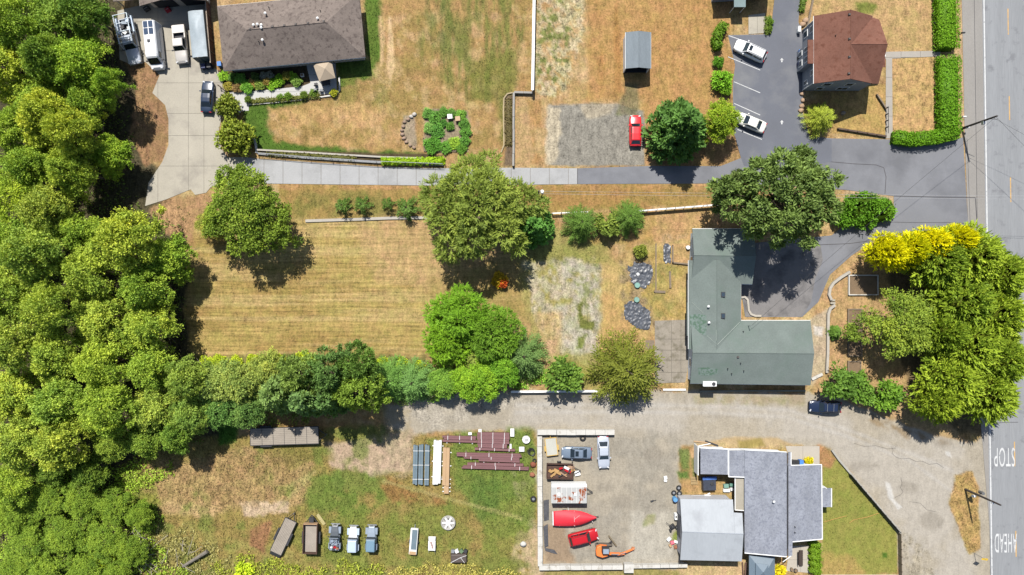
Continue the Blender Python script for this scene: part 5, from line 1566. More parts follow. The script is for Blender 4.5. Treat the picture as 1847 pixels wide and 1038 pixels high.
# clipped shrubs by the parking lot
tree('shrub', 1301, 146, 23, (116, 160, 44), 'round clipped shrub left of the parking lot', cat='shrub', h=1.9)
tree('shrub', 1309, 162, 13, (128, 168, 50), 'small clipped shrub against the round one at the parking lot', cat='shrub', h=1.4)
tree('shrub', 1296, 112, 12, (96, 140, 44), 'small shrub below the curved hedge', cat='shrub', h=1.2)
tree('shrub', 1155, 454, 15, (126, 134, 58), 'small blocky evergreen above the black plastic sheet', cat='shrub', h=1.6)
tree('shrub', 1459, 832, 10, (236, 220, 40), 'bright yellow bush on the side patio by the bins', cat='shrub', h=1.0)
tree('shrub', 1407, 1030, 13, (236, 222, 40), 'bright yellow bush right of the gazebo', cat='shrub', h=1.2)
tree('shrub', 1389, 40, 8, (120, 150, 60), 'narrow green shrub on the island left of the parking entrance', cat='shrub', h=1.0)
tree('shrub', 1388, 52, 7, (126, 150, 64), 'second narrow shrub on the island left of the parking entrance', cat='shrub', h=0.9)

# --- hedges: clipped solids covered in leaves
def hedge(name, label, line, width, height, rgb, n_per_m2=26, L=0.24, W=0.15, seed=1, cat='hedge', group=None, slant=0.0):
    rng = np.random.default_rng(seed)
    pl = [P(x, y, height * 0.8) for x, y in line]
    c = centre(pl)
    th = thing(name, label, cat, c, 0, group)
    V, T = [], []
    solid = MB()
    for a, b in zip(pl[:-1], pl[1:]):
        d = Vector((b.x - a.x, b.y - a.y, 0))
        ln = d.length
        d.normalize()
        nn = Vector((-d.y, d.x, 0))
        m_ = (a + b) / 2 - c
        solid.box((m_.x, m_.y, height * 0.44), (ln + width * 0.3, width * 0.86, height * 0.86), math.atan2(d.y, d.x), taper=0.9)
        for face, area in (('top', ln * width), ('l', ln * height), ('r', ln * height), ('e', width * height)):
            n = int(area * n_per_m2)
            if n < 1:
                continue
            u = rng.uniform(-0.04, 1.04, n) * ln
            s = rng.uniform(-1, 1, n)
            if face == 'top':
                off, z, out = s * width / 2, np.full(n, height) - 0.12 * np.abs(s) ** 4 + rng.normal(0, 0.05, n), np.tile([0, 0, 1.0], (n, 1))
            elif face in 'lr':
                sg = 1 if face == 'l' else -1
                off, z, out = np.full(n, sg * width / 2) + rng.normal(0, 0.04, n), (s * .5 + .5) * height, np.tile([nn.x * sg, nn.y * sg, 0.3], (n, 1))
            else:
                u = np.where(rng.uniform(0, 1, n) < .5, -0.1, ln + 0.1)
                off, z, out = s * width / 2, rng.uniform(0, height, n), np.tile([0, 0, 0.3], (n, 1)) + np.outer(np.sign(u - ln / 2), [d.x, d.y, 0])
            base = np.stack([a.x - c.x + d.x * u + nn.x * off, a.y - c.y + d.y * u + nn.y * off, z], 1)
            for _ in range(2):
                ax = nrm(out * 0.5 + rng.normal(size=(n, 3)))
                nv = nrm(out + rng.normal(size=(n, 3)) * 0.5)
                V.append(blades(base, ax, nv, L * rng.uniform(.7, 1.3, n), W * rng.uniform(.7, 1.2, n)))
                br = 0.66 + 0.68 * np.clip(0.5 * rng.uniform(0, 1, n) + 0.5 * fbm(base[:, 0] + 50, base[:, 1] + 50, 1.4, 3), 0, 1)
                T.append(np.repeat(np.stack([br, br, br * 0.95, np.ones(n)], 1), 4, 0))
    o = len(np.concatenate(V))
    V = np.concatenate(V + [np.array(solid.v)])
    T = np.concatenate(T + [np.tile([0.6, 0.6, 0.6, 1], (len(solid.v), 1))])
    Q = np.concatenate([np.arange(o).reshape(-1, 4), np.array(solid.f) + o])
    f_ = link(bpy.data.objects.new('foliage', npmesh('hedge', V, Q, LEAF, {'tint': T})), th)
    q = C8(*rgb)
    f_.color = (q[0] * LG * .7, q[1] * LG * .7, q[2] * LG * .8, 1)
    st_ = MB()
    for a, b in zip(pl[:-1], pl[1:]):
        k_ = max(int((b - a).length / 1.2), 1)
        for i in range(k_):
            q = lerp(a, b, (i + .5) / k_) - c
            st_.tube((q.x, q.y, -0.02), (q.x, q.y, height * 0.7), 0.05, 0.03, 5)
    st_.build('stem', BARK, th)
    return th
hedge('hedge', 'tall clipped hedge along the road, upper piece left of the front walk', [(1709, -30), (1711, 83)], 2.9, 1.9, (122, 168, 36), seed=2)
hedge('hedge', 'long clipped hedge along the road, below the front walk', [(1713, 106), (1714, 238)], 3.0, 1.8, (112, 160, 34), seed=3)
hedge('hedge', 'curved lower hedge along the asphalt lane', [(1617, 247), (1650, 251), (1690, 247), (1728, 238)], 1.8, 1.7, (112, 160, 34), seed=4)
def mass(name, label, lobes, rgb, n, L, W, seed, cat='hedge'):
    """a rounded planting: lobes given as pixel x, y, radius and top height"""
    c = P(lobes[0][0], lobes[0][1])
    th = thing(name, label, cat, c)
    lb = []
    for x, y, r, h in lobes:
        p = P(x, y, h * .6) - c
        lb.append((p.x, p.y, h * .5, r * S, r * S, h * .52))
    f_ = link(bpy.data.objects.new('foliage', foliage(name, seed, lb, n, L, W, 3, core=.84, shell=(.9, 1.06), zmin=-.2, clump=.3)), th)
    q = C8(*rgb)
    f_.color = (q[0] * LG, q[1] * LG, q[2] * LG, 1)
    st_ = MB()
    for x, y, z, rx, ry, rz in lb:
        st_.tube((x, y, 0), (x, y, z), .08, .05, 6)
    st_.build('stem', BARK, th)
mass('hedge', 'bright laurel hedge right of the huge pine', [(1530, 384, 24, 2.2), (1548, 376, 25, 2.6), (1568, 374, 25, 2.6), (1586, 381, 23, 2.3), (1560, 392, 20, 2.0), (1597, 382, 15, 1.9), (1520, 395, 16, 1.9)], (92, 132, 34), 2600, .34, .22, 5)
hedge('curved_hedge', 'narrow curved evergreen hedge left of the parking lot', [(1297, 85), (1293, 72), (1298, 55), (1308, 43)], 1.2, 1.6, (112, 148, 40), seed=6)
for i in range(5):
    hedge('clipped_hedge', ['topmost', 'second', 'third', 'fourth', 'lowest'][i] + ' slanting block of the clipped hedge beside the rear patio', [(1464, 980 + i * 12), (1480, 987 + i * 12)], 0.8, 1.2, (128, 164, 40), seed=20 + i, L=0.18, W=0.12, n_per_m2=40, group='clipped hedge blocks')
hedge('lime_hedge', 'lime-green hedge behind the wire fence along the concrete lane', [(690, 290), (740, 291), (800, 290)], 0.9, 0.9, (170, 206, 40), seed=7)
hedge('low_planting', 'low dull shrubs behind the wire fence, left part', [(482, 278), (560, 281), (640, 286)], 0.55, 0.4, (122, 122, 60), seed=8)
hedge('bed_hedge', 'low green border along the pale house walk', [(452, 184), (520, 178), (575, 172)], 0.7, 0.4, (126, 130, 60), seed=9)
hedge('bed_planting', 'ground-hugging plants in the narrow bed left of the grey wall', [(918, 180), (918, 262)], 1.1, 0.18, (122, 110, 66), seed=10)
hedge('verge_shrubs', 'narrow green planting on the island at the parking entrance', [(1386, 30), (1385, 60)], 0.8, 0.5, (126, 146, 62), seed=12)
hedge('verge_shrubs', 'narrow planting along the wall right of the parking entrance', [(1452, -10), (1446, 20)], 0.7, 0.5, (120, 146, 58), seed=13)

# --- flower bed of the taupe house
bedp = [(403, 137, 9, (134, 172, 54)), (420, 140, 8, (96, 130, 60)), (433, 143, 10, (116, 160, 66)), (410, 156, 8, (150, 140, 62)), (428, 158, 9, (150, 124, 84)), (446, 158, 11, (120, 166, 62)), (456, 150, 8, (176, 142, 84)), (468, 153, 9, (132, 150, 70)), (481, 148, 7, (176, 150, 84)), (490, 152, 10, (126, 166, 46)), (504, 145, 10, (120, 160, 42)), (517, 138, 8, (160, 150, 70)), (526, 139, 9, (132, 168, 50)), (535, 148, 9, (124, 150, 72)), (460, 138, 7, (96, 116, 60)), (475, 137, 7, (150, 150, 140)), (487, 136, 7, (150, 150, 140)), (447, 172 + 8, 6, (120, 140, 60)), (505, 176, 6, (110, 140, 56)), (520, 174, 7, (116, 144, 56)), (548, 172, 7, (120, 140, 60)), (566, 168, 7, (110, 136, 56)), (602, 168, 7, (170, 170, 56))]
def tone(c):
    r, g, b = c
    if b > 120: return 'white-flowering'
    if r > g + 15: return 'straw-coloured'
    if r > g: return 'dull olive'
    return 'bright green' if g > 158 else 'dark green'
for i, (x, y, r, c) in enumerate(bedp):
    lab = tone(c) + ((' shrub in the flower bed below the taupe roof, ' + ord_[sorted(q[0] for q in bedp[:17]).index(x)]) if i < 17 else (' plant in the border of the pale house walk, ' + ord_[sorted(q[0] for q in bedp[17:]).index(x)])) + ' from the left'
    tree('shrub', x, y, r * 1.25, c, lab, 'garden_shrub', 0.7 + (i % 3) * 0.15, 'plants of the house flower bed', cat='shrub')
# --- square garden in the lawn
gard = [(772, 205, 9, (110, 150, 70)), (784, 212, 10, (96, 140, 60)), (800, 202, 8, (100, 140, 62)), (815, 205, 8, (104, 140, 62)), (832, 207, 8, (120, 160, 66)), (774, 232, 9, (120, 156, 80)), (788, 236, 12, (90, 136, 56)), (800, 222, 6, (80, 124, 54)), (812, 228, 7, (100, 140, 60)), (838, 225, 9, (96, 136, 58)), (840, 240, 9, (90, 132, 54)), (838, 255, 9, (94, 136, 56)), (780, 262, 14, (88, 134, 46)), (803, 266, 10, (92, 136, 52)), (820, 258, 10, (140, 170, 60)), (832, 268, 9, (104, 144, 54))]
for i, (x, y, r, c) in enumerate(gard):
    tree('shrub', x, y, r * 1.35, c, ('leafy ' if i % 2 else 'bushy ') + tone(c) + ' plant in the square lawn garden, ' + ['top edge', 'upper part', 'lower part', 'bottom edge'][min(int((y - 200) / 19), 3)] + ', ' + ['left side', 'middle left', 'middle right', 'right side'][min(max(int((x - 765) / 20), 0), 3)], 'garden_plant', 0.5 + 0.02 * r, 'plants of the square lawn garden', cat='shrub')

# --- grass blades, too many to count, over everything that grows
def inside_any(x, y, polys):
    m = np.zeros(x.shape, bool)
    for q in polys:
        m |= sdf(q, x, y) < 1.0
    return m
rng = np.random.default_rng(5)
NT = 220000
tx, ty = rng.uniform(-20, 1867, NT), rng.uniform(-20, 1058, NT)
gi = np.clip(np.searchsorted(gy, ty), 0, len(gy) - 1) * len(gx) + np.clip(np.searchsorted(gx, tx), 0, len(gx) - 1)
kp = (rng.uniform(0, 1, NT) < veg[gi] * 0.9) & ~inside_any(tx, ty, HARD)
tx, ty, gi = tx[kp], ty[kp], gi[kp]
n = len(tx)
base = np.stack([(tx - CX) * S, (CY - ty) * S, np.full(n, -0.02)], 1)
ax = nrm(np.stack([rng.normal(0, .7, n), rng.normal(0, .7, n), np.full(n, .8)], 1))
nv = nrm(rng.normal(size=(n, 3)) * 0.6 + np.array([0, 0.2, 1.5]))
hg = 0.08 + 0.13 * rng.uniform(0, 1, n) * np.clip(veg[gi], .3, 1)
meadow = (ty > 780) & (tx < 960)
hg = np.where(meadow, hg * 1.35, hg)
V = blades(base, ax, nv, hg * 1.6, hg * 0.5)
tc = np.ones((n, 4))
tc[:, :3] = colr[gi] * rng.uniform(0.8, 1.5, n)[:, None]
GB = bpy.data.materials.new('grass_blade')
GB.use_nodes = True
_b = GB.node_tree.nodes['Principled BSDF']
_b.inputs['Roughness'].default_value = 0.8
_b.inputs['Specular IOR Level'].default_value = 0.1
_a = GB.node_tree.nodes.new('ShaderNodeAttribute')
_a.attribute_name = 'tint'
GB.node_tree.links.new(_a.outputs['Color'], _b.inputs['Base Color'])
gr_ = link(bpy.data.objects.new('grass', npmesh('grass', V, np.arange(len(V)).reshape(-1, 4), GB, {'tint': np.repeat(tc, 4, 0)})))
stuff(gr_)
gr_['label'] = 'dry and green grass blades over lawns, field and meadow'
gr_['category'] = 'grass'

# rough brush along the bottom edge and the edge of the wood
def brush(name, label, poly, n, rgb, hgt, seed):
    rng = np.random.default_rng(seed)
    xs, ys = [p[0] for p in poly], [p[1] for p in poly]
    x, y = rng.uniform(min(xs), max(xs), n), rng.uniform(min(ys), max(ys), n)
    f = fbm(x, y, 26, seed)
    kp = (sdf(poly, x, y) + 80 * (f - 0.45) < 0)
    x, y, f = x[kp], y[kp], f[kp]
    n = len(x)
    V, T = [], []
    for j in range(3):
        b = np.stack([(x - CX) * S + rng.normal(0, .12, n), (CY - y) * S + rng.normal(0, .12, n), hgt * rng.uniform(0.0, 1, n) * np.clip(f * 1.6, .2, 1)], 1)
        ax = nrm(rng.normal(size=(n, 3)) + np.array([0, 0, .6]))
        nv = nrm(rng.normal(size=(n, 3)) * .7 + np.array([0, 0, 1.0]))
        V.append(blades(b, ax, nv, 0.36 * rng.uniform(.6, 1.3, n), 0.17 * rng.uniform(.6, 1.3, n)))
        br = 0.6 + 0.8 * rng.uniform(0, 1, n)
        T.append(np.repeat(np.stack([br, br, br, np.ones(n)], 1), 4, 0))
    V, T = np.concatenate(V), np.concatenate(T)
    o = link(bpy.data.objects.new(name, npmesh(name, V, np.arange(len(V)).reshape(-1, 4), LEAF, {'tint': T})))
    q = C8(*rgb)
    o.color = (q[0] * LG, q[1] * LG, q[2] * LG, 1)
    stuff(o)
    o['label'] = label
    o['category'] = 'brush'
brush('brush', 'yellow-green brush along the bottom edge below the trailers', [(380, 1012), (470, 1000), (560, 1005), (690, 1008), (720, 1050), (380, 1070)], 2600, (146, 154, 58), 0.5, 1)
brush('brush', 'straw-coloured tall weeds along the bottom edge of the meadow', [(690, 1015), (900, 1022), (960, 1040), (960, 1070), (690, 1070)], 1500, (160, 152, 78), 0.4, 2)
brush('undergrowth', 'green undergrowth at the foot of the left wood', [(-40, 820), (230, 840), (300, 850), (260, 900), (290, 950), (340, 1040), (300, 1100), (-40, 1100)], 9000, (140, 164, 56), 1.0, 3)
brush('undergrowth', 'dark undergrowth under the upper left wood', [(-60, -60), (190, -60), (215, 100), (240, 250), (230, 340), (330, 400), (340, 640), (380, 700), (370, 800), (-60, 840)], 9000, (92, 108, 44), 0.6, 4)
brush('undergrowth', 'olive undergrowth beneath the hedge row trees', [(350, 650), (770, 650), (790, 715), (700, 725), (600, 750), (440, 770), (380, 760)], 5000, (120, 132, 58), 0.8, 5)
brush('undergrowth', 'green weeds between the bright clump and the white rail', [(770, 660), (960, 650), (1030, 690), (930, 702), (780, 725)], 2600, (120, 156, 52), 0.7, 6)
brush('weeds', 'pale dry brush around the fallen trunk', [(260, 960), (330, 945), (370, 985), (420, 1010), (400, 1060), (250, 1060)], 1100, (140, 134, 84), 0.35, 7)

# ------------------------------------------------------------------ vehicles (local +x is forward)
def carpaint(key, rgb, rough=0.28, var=0.04, metal=0.0):
    return M('paint_' + key, rgb, rough, var, 0.8, 6, spec=0.55, metal=metal)
P_WHITE = carpaint('white', (0.66, 0.66, 0.66, 1))
P_CREAM = carpaint('cream', (0.62, 0.61, 0.55, 1))
P_SILVER = carpaint('silver', (0.42, 0.45, 0.50, 1), 0.3, metal=0.2)
P_BEIGE = carpaint('beige', (0.46, 0.43, 0.39, 1), 0.35, metal=0.2)
P_NAVY = carpaint('navy', (0.018, 0.03, 0.055, 1))
P_BLACKB = carpaint('blueblack', (0.012, 0.02, 0.045, 1), 0.2)
P_RED = carpaint('red', (0.52, 0.016, 0.02, 1))
P_DRED = carpaint('deep_red', (0.36, 0.008, 0.012, 1))
P_STEELB = carpaint('steel_blue', (0.15, 0.19, 0.24, 1), 0.3, metal=0.2)
P_LBLUE = carpaint('pale_blue', (0.36, 0.43, 0.52, 1), 0.4)
P_TEAL = carpaint('dusty_teal', (0.12, 0.20, 0.26, 1), 0.45)
P_GREYB = carpaint('grey_blue', (0.20, 0.24, 0.29, 1), 0.45)
P_DGREY = carpaint('dark_grey', (0.07, 0.08, 0.09, 1), 0.45)
LAMPW = M('lamp_clear', (0.5, 0.5, 0.5, 1), 0.15, 0.05, spec=0.6)
LAMPR = M('lamp_red', (0.3, 0.01, 0.01, 1), 0.2, 0.05, spec=0.6)

_t = MB()
_t.ring((0, 0, 0), 0.23, 0.1, 16, 6, 'Y')
TYRE = _t.mesh('tyre', RUBBER, True)
RIM = MB().tube((0, -0.09, 0), (0, 0.09, 0), 0.2, n=12).mesh('rim', STEEL)
def wheel(th, x, y, r=0.33, w=1.0, name='wheel'):
    o = link(bpy.data.objects.new(name, TYRE), th)
    o.location = (x, y, r)
    k = r / 0.33
    o.scale = (k, k * w, k)
    link(bpy.data.objects.new('rim', RIM), o)
    return o

def loft(rings, close=True):
    mb = MB()
    n = len(rings[0])
    for r in rings:
        mb.v += [tuple(p) for p in r]
    for i in range(len(rings) - 1):
        for j in range(n):
            k = (j + 1) % n
            mb.f.append((i * n + j, i * n + k, (i + 1) * n + k, (i + 1) * n + j))
    mb.f.append(tuple(range(n)))
    e = (len(rings) - 1) * n
    mb.f.append(tuple(e + j for j in reversed(range(n))))
    return mb

def body_rings(st, zb=0.24):
    out = []
    for x, hw, zt, zs in st:
        out.append([(x, -hw * 0.9, zb), (x, -hw, zb + 0.16), (x, -hw, zs), (x, -hw * 0.93, zs + (zt - zs) * 0.7), (x, -hw * 0.72, zt), (x, 0, zt + 0.025),
                    (x, hw * 0.72, zt), (x, hw * 0.93, zs + (zt - zs) * 0.7), (x, hw, zs), (x, hw, zb + 0.16), (x, hw * 0.9, zb)])
    return out

KINDS = {  # windshield base, windshield top, roof end, rear glass base (fractions of length from the middle), hood z, deck z, roof z
    'sedan': (0.215, 0.075, -0.20, -0.345, 0.86, 0.98, 1.43),
    'hatch': (0.22, 0.09, -0.34, -0.455, 0.90, 1.0, 1.48),
    'suv': (0.235, 0.115, -0.40, -0.475, 1.02, 1.08, 1.70),
}
def place(px_, py_, hd, z=0.7):
    p = P(px_, py_, z)
    return (p.x, p.y, 0.03), math.atan2(-hd[1], hd[0])

def car(label, px_, py_, hd, L, W, paint, kind='sedan', sunroof=False, rails=False, cat='car', name='parked_car', roofmat=None, group='parked cars'):
    loc, rz = place(px_, py_, hd)
    th = thing(name, label, cat, loc, rz, group)
    wb, wt, re, rb, zh, zd, zr = KINDS[kind]
    hw = W / 2
    X = lambda f: f * L
    st = [(X(-.5), hw * .78, zd - .22, .5), (X(-.49), hw * .88, zd - .1, .62), (X(-.44), hw * .97, zd - .02, .72), (X(-.3), hw, zd, .78), (X(0), hw, zd, .78), (X(wb), hw, zh + .08, .76), (X(.33), hw * .98, zh, .72), (X(.43), hw * .93, zh - .06, .66), (X(.485), hw * .8, zh - .16, .56), (X(.5), hw * .66, zh - .28, .46)]
    loft(body_rings(st)).build('body', paint, th, smooth=True)
    zb_ = zd - 0.03
    bw, rw = hw * .93, hw * .70
    # cabin shell as a loft from belt line to roof
    def cr(x, w, z):
        return [(x, -w, z), (x, -w * .5, z + .012), (x, w * .5, z + .012), (x, w, z)]
    sh = MB()
    fb, ft_, rt, rbk = X(wb), X(wt), X(re), X(rb)
    B = [(fb, -bw * .9, zb_), (fb, bw * .9, zb_), (rbk, bw * .9, zb_), (rbk, -bw * .9, zb_)]
    Tm = [((ft_ + rt) / 2, -rw * 1.04, zr), ((ft_ + rt) / 2, rw * 1.04, zr)]
    T = [(ft_, -rw, zr - .04), (ft_, rw, zr - .04), (rt, rw, zr - .04), (rt, -rw, zr - .04)]
    sh.poly([B[0], B[1], T[1], T[0]])
    sh.poly([B[2], B[3], T[3], T[2]])
    sh.poly([B[1], B[2], T[2], Tm[1], T[1]])
    sh.poly([B[3], B[0], T[0], Tm[0], T[3]])
    cab = sh.build('cabin', paint, th)
    rm = MB()
    xs = [ft_ - .02, ft_ - .12, (ft_ + rt) / 2, rt + .12, rt + .02]
    zs = [zr - .035, zr - .005, zr + .02, zr - .005, zr - .035]
    for (x0, z0), (x1, z1) in zip(zip(xs[:-1], zs[:-1]), zip(xs[1:], zs[1:])):
        for y0, y1, d0, d1 in ((-rw, -rw * .55, -.02, .01), (-rw * .55, rw * .55, .01, .01), (rw * .55, rw, .01, -.02)):
            rm.poly([(x0, y0, z0 + d0), (x1, y0, z1 + d0), (x1, y1, z1 + d1), (x0, y1, z0 + d1)])
    rm.build('roof', roofmat or paint, th, smooth=True)
    def glass(name, a, b, c, d, ins=.06, up=.012):
        q = [Vector(p) for p in (a, b, c, d)]
        m_ = sum(q, Vector()) / 4
        nn = (q[1] - q[0]).cross(q[3] - q[0]).normalized()
        if nn.dot(m_ - Vector((0, 0, .6))) < 0:
            nn = -nn
        MB().poly([m_ + (p - m_) * (1 - ins * 2) + nn * up for p in q]).build(name, GLASS, cab)
    glass('windshield', B[0], B[1], T[1], T[0], .045)
    glass('rear_window', B[2], B[3], T[3], T[2], .06)
    for s in (1, -1):
        bz = [(fb - .25, s * bw * .9, zb_ + .03), (rbk + .3, s * bw * .9, zb_ + .03), (rt + .1, s * rw, zr - .07), (ft_ - .08, s * rw, zr - .07)]
        m1, m2 = lerp(bz[0], bz[1], .48), lerp(bz[3], bz[2], .48)
        n1, n2 = lerp(bz[0], bz[1], .52), lerp(bz[3], bz[2], .52)
        glass('side_window', bz[0], m1, m2, bz[3], .03)
        glass('side_window', n1, bz[1], bz[2], n2, .03)
        MB().box((X(wb) - .28, s * (hw + .07), zd + .05), (.16, .2, .13)).build('mirror', paint, th)
        MB().box((X(.468), s * hw * .66, zh - .15), (.16, .34, .14), -s * .45).build('headlight', LAMPW, th)
        MB().box((X(-.487), s * hw * .68, zd - .15), (.12, .36, .14), s * .25).build('tail_light', LAMPR, th)
        for f in (.315, -.3):
            wheel(th, X(f), s * (hw - .1), .34 if kind == 'suv' else .315)
        if rails:
            MB().tube((X(wt) - .1, s * rw * .85, zr + .06), (X(re) + .1, s * rw * .85, zr + .06), .025).build('roof_rail', DARKSTEEL, th)
    if rails == 2:
        for f in (.0, -.2):
            MB().tube((X(f), -rw * .9, zr + .09), (X(f), rw * .9, zr + .09), .03).build('cross_bar', STEEL, th)
    if sunroof:
        MB().box((X(wt) - .35, 0, zr + .02), (.5, .8, .02)).build('sunroof', GLASS, th)
    MB().box((X(.497), 0, .42), (.06, W * .6, .16)).build('bumper', DARKSTEEL, th)
    return th

car('dark navy sedan parked on the concrete driveway beside the clipped tree', 374, 175, (0.05, -1), 4.8, 1.85, P_NAVY, 'sedan')
car('bright red hatchback parked on the gravel pad beside the dark conifer', 1146, 236, (0.0, -1), 4.7, 1.85, P_RED, 'hatch')
car('white SUV with a sunroof in the upper parking bay', 1353, 92, (-0.91, -0.42), 5.0, 1.98, P_WHITE, 'suv', sunroof=True, rails=True)
car('cream sedan in the lower parking bay beside the lime tree', 1353, 221, (-0.92, -0.38), 4.9, 1.85, P_CREAM, 'sedan')
car('dark blue car with roof bars parked by the bushes at the gravel lane', 1488, 734, (-1, -0.04), 4.8, 1.85, P_BLACKB, 'hatch', rails=2)
car('steel-blue sedan with a sunroof parked sideways in the gravel yard', 1040, 817, (-1, -0.02), 4.6, 1.8, P_STEELB, 'sedan', sunroof=True)
car('silver sedan pointing down in the gravel yard', 1088.5, 816, (0.04, 1), 4.9, 1.82, P_SILVER, 'sedan')
car('deep red SUV parked below the covered red boat', 1052, 969, (0.97, -0.24), 4.5, 1.85, P_DRED, 'suv', rails=True)

def pickup(label, px_, py_, hd, L, W, paint, bed=None, rack=False, name='pickup_truck'):
    loc, rz = place(px_, py_, hd, 0.9)
    th = thing(name, label, 'truck', loc, rz, 'parked cars')
    hw = W / 2
    X = lambda f: f * L
    st = [(X(-.14), hw, 1.12, .9), (X(.16), hw, 1.15, .9), (X(.2), hw, 1.12, .88), (X(.3), hw * .99, 1.06, .84), (X(.44), hw * .95, 1.0, .8), (X(.49), hw * .85, .88, .66), (X(.5), hw * .75, .74, .6)]
    loft(body_rings(st, .36)).build('body', paint, th, smooth=True)
    zr, zb_ = 1.86, 1.1
    fb, ft_, rt, rbk = X(.19), X(.1), X(-.1), X(-.135)
    bw, rw = hw * .92, hw * .76
    B = [(fb, -bw, zb_), (fb, bw, zb_), (rbk, bw, zb_), (rbk, -bw, zb_)]
    T = [(ft_, -rw, zr), (ft_, rw, zr), (rt, rw, zr), (rt, -rw, zr)]
    sh = MB()
    for q in ((0, 1), (1, 2), (2, 3), (3, 0)):
        sh.poly([B[q[0]], B[q[1]], T[q[1]], T[q[0]]])
    sh.poly(T)
    cab = sh.build('cabin', paint, th)
    MB().box(((ft_ + rt) / 2, 0, zr + .02), (ft_ - rt - .1, rw * 1.9, .05), taper=.93).build('roof', paint, th)
    for nm, i, j in (('windshield', 0, 1), ('side_window', 1, 2), ('rear_window', 2, 3), ('side_window', 3, 0)):
        q = [Vector(p) for p in (B[i], B[j], T[j], T[i])]
        m_ = sum(q, Vector()) / 4
        nn = Vector((m_.x - (fb + rbk) / 2, m_.y, .25)).normalized()
        MB().poly([m_ + (p - m_) * .86 + nn * .03 for p in q]).build(nm, GLASS, cab)
    # bed
    bx0, bx1 = X(-.5), X(-.145)
    MB().box(((bx0 + bx1) / 2, 0, .7), (bx1 - bx0, W * .86, .08)).build('bed_floor', M('bed_liner', (.05, .05, .055, 1), .8), th)
    for s in (1, -1):
        MB().box(((bx0 + bx1) / 2, s * (hw - .1), .85), (bx1 - bx0, .2, .62), taper=.98).build('bed_side', paint, th, bevel=.04)
        MB().box((X(-.495), s * hw * .86, .95), (.08, .16, .3)).build('tail_light', LAMPR, th)
        MB().box((X(.47), s * hw * .7, .86), (.16, .4, .18), -s * .3).build('headlight', LAMPW, th)
        MB().box((X(.17), s * (hw + .12), 1.16), (.14, .26, .2)).build('mirror', DARKSTEEL, th)
        for f in (.31, -.3):
            wheel(th, X(f), s * (hw - .1), .39)
    MB().box((bx0 + .04, 0, .87), (.09, W * .84, .56)).build('tailgate', paint, th)
    MB().box((X(.5), 0, .5), (.12, W * .9, .2)).build('bumper', STEEL, th)
    if bed == 'cover':
        MB().box(((bx0 + bx1) / 2 - .35, 0, 1.19), (bx1 - bx0 - .9, W * .9, .05)).build('bed_cover', paint, th)
    if rack:
        rk = MB()
        z = 2.5
        for s in (1, -1):
            MB().box((X(-.33), s * (hw + .08), 1.35), (L * .36, .28, .5)).build('side_box', P_LBLUE, th, bevel=.04)
            rk.tube((X(-.52), s * hw, z), (X(.1), s * hw * .9, z), .07)
            rk.tube((X(-.52), s * hw, 1.5), (X(-.14), s * hw, 1.5), .04)
            for f in (-.52, -.33, -.15):
                rk.tube((X(f), s * hw, 1.1), (X(f), s * hw, z), .04)
            rk.tube((X(.1), s * hw * .9, z), (X(.17), s * hw, 1.2), .04)
        for f in (-.52, -.33, -.15, 0, .1):
            rk.tube((X(f), -hw, z), (X(f), hw, z), .065)
        rk.build('ladder_rack', M('rack_pale', (.5, .56, .6, 1), .5), th)
        for k, (f, yy, sx, mt) in enumerate(((-.25, .3, .9, STEEL), (-.2, -.4, .7, WHITEP), (-.4, .0, 1.0, P_GREYB), (-.3, -.5, .5, DARKSTEEL), (-.18, .4, .5, DARKSTEEL), (-.43, .5, .6, P_LBLUE))):
            MB().box((X(f), yy, 1.0 + .1 * k), (sx, .5, .4), k * .7).build('tool_box', mt, th, bevel=.03)
        MB().ring((X(.06), .85, 2.25), .32, .05, 14, 5).build('hose_coil', DARKSTEEL, th)
        MB().tube((X(.02), 0, zr + .06), (X(.02), 0, zr + .3), .2, .16, 10).build('beacon', WHITEP, th)
    return th
pickup('silver pickup with a tall ladder rack and tools, next to the wood', 235, 75, (0.22, 1), 6.9, 2.1, P_SILVER, rack=True)
pickup('beige pickup between the white van and the tarped trailer', 325, 80, (0.1, 1), 5.7, 1.95, P_BEIGE, bed='cover')

# --- white camper van
loc, rz = place(279, 84, (0.10, 1), 1.2)
vn = thing('camper_van', 'white high-roofed camper van with four solar panels on its roof', 'van', loc, rz, 'parked cars')
L, W, hw = 6.9, 2.05, 1.02
st = []
for x, w_, z in ((-3.45, .96, 2.55), (-3.35, 1.0, 2.66), (1.6, 1.0, 2.66), (1.95, .97, 2.58), (2.15, .94, 2.38)):
    st.append((x, w_, z, z - .35))
rg = [[(x, -w_ * 1.02, .35), (x, -w_ * 1.02, 1.2), (x, -w_ * .93, z - .25), (x, -w_ * .8, z - .02), (x, 0, z + .03), (x, w_ * .8, z - .02), (x, w_ * .93, z - .25), (x, w_ * 1.02, 1.2), (x, w_ * 1.02, .35)] for x, w_, z, zs in st]
loft(rg).build('body', P_WHITE, vn, smooth=False)
rg = [[(x, -w_, .35), (x, -w_, z - .12), (x, -w_ * .82, z), (x, w_ * .82, z), (x, w_, z - .12), (x, w_, .35)] for x, w_, z in ((2.1, 1.02, 1.42), (2.7, 1.0, 1.3), (3.2, .92, 1.12), (3.42, .78, .8))]
loft(rg).build('hood', P_WHITE, vn, smooth=False)
MB().poly([(2.78, -.82, 1.32), (2.78, .82, 1.32), (2.17, .74, 2.32), (2.17, -.74, 2.32)]).build('windshield', GLASS, vn)
MB().poly([(2.74, -.86, 1.28), (2.74, .86, 1.28), (2.12, .84, 2.38), (2.12, -.84, 2.38)]).build('windshield_frame', P_WHITE, vn)
MB().poly([(2.12, -.96, 1.3), (2.74, -.9, 1.28), (2.12, -.86, 2.38)]).build('front_corner', P_WHITE, vn)
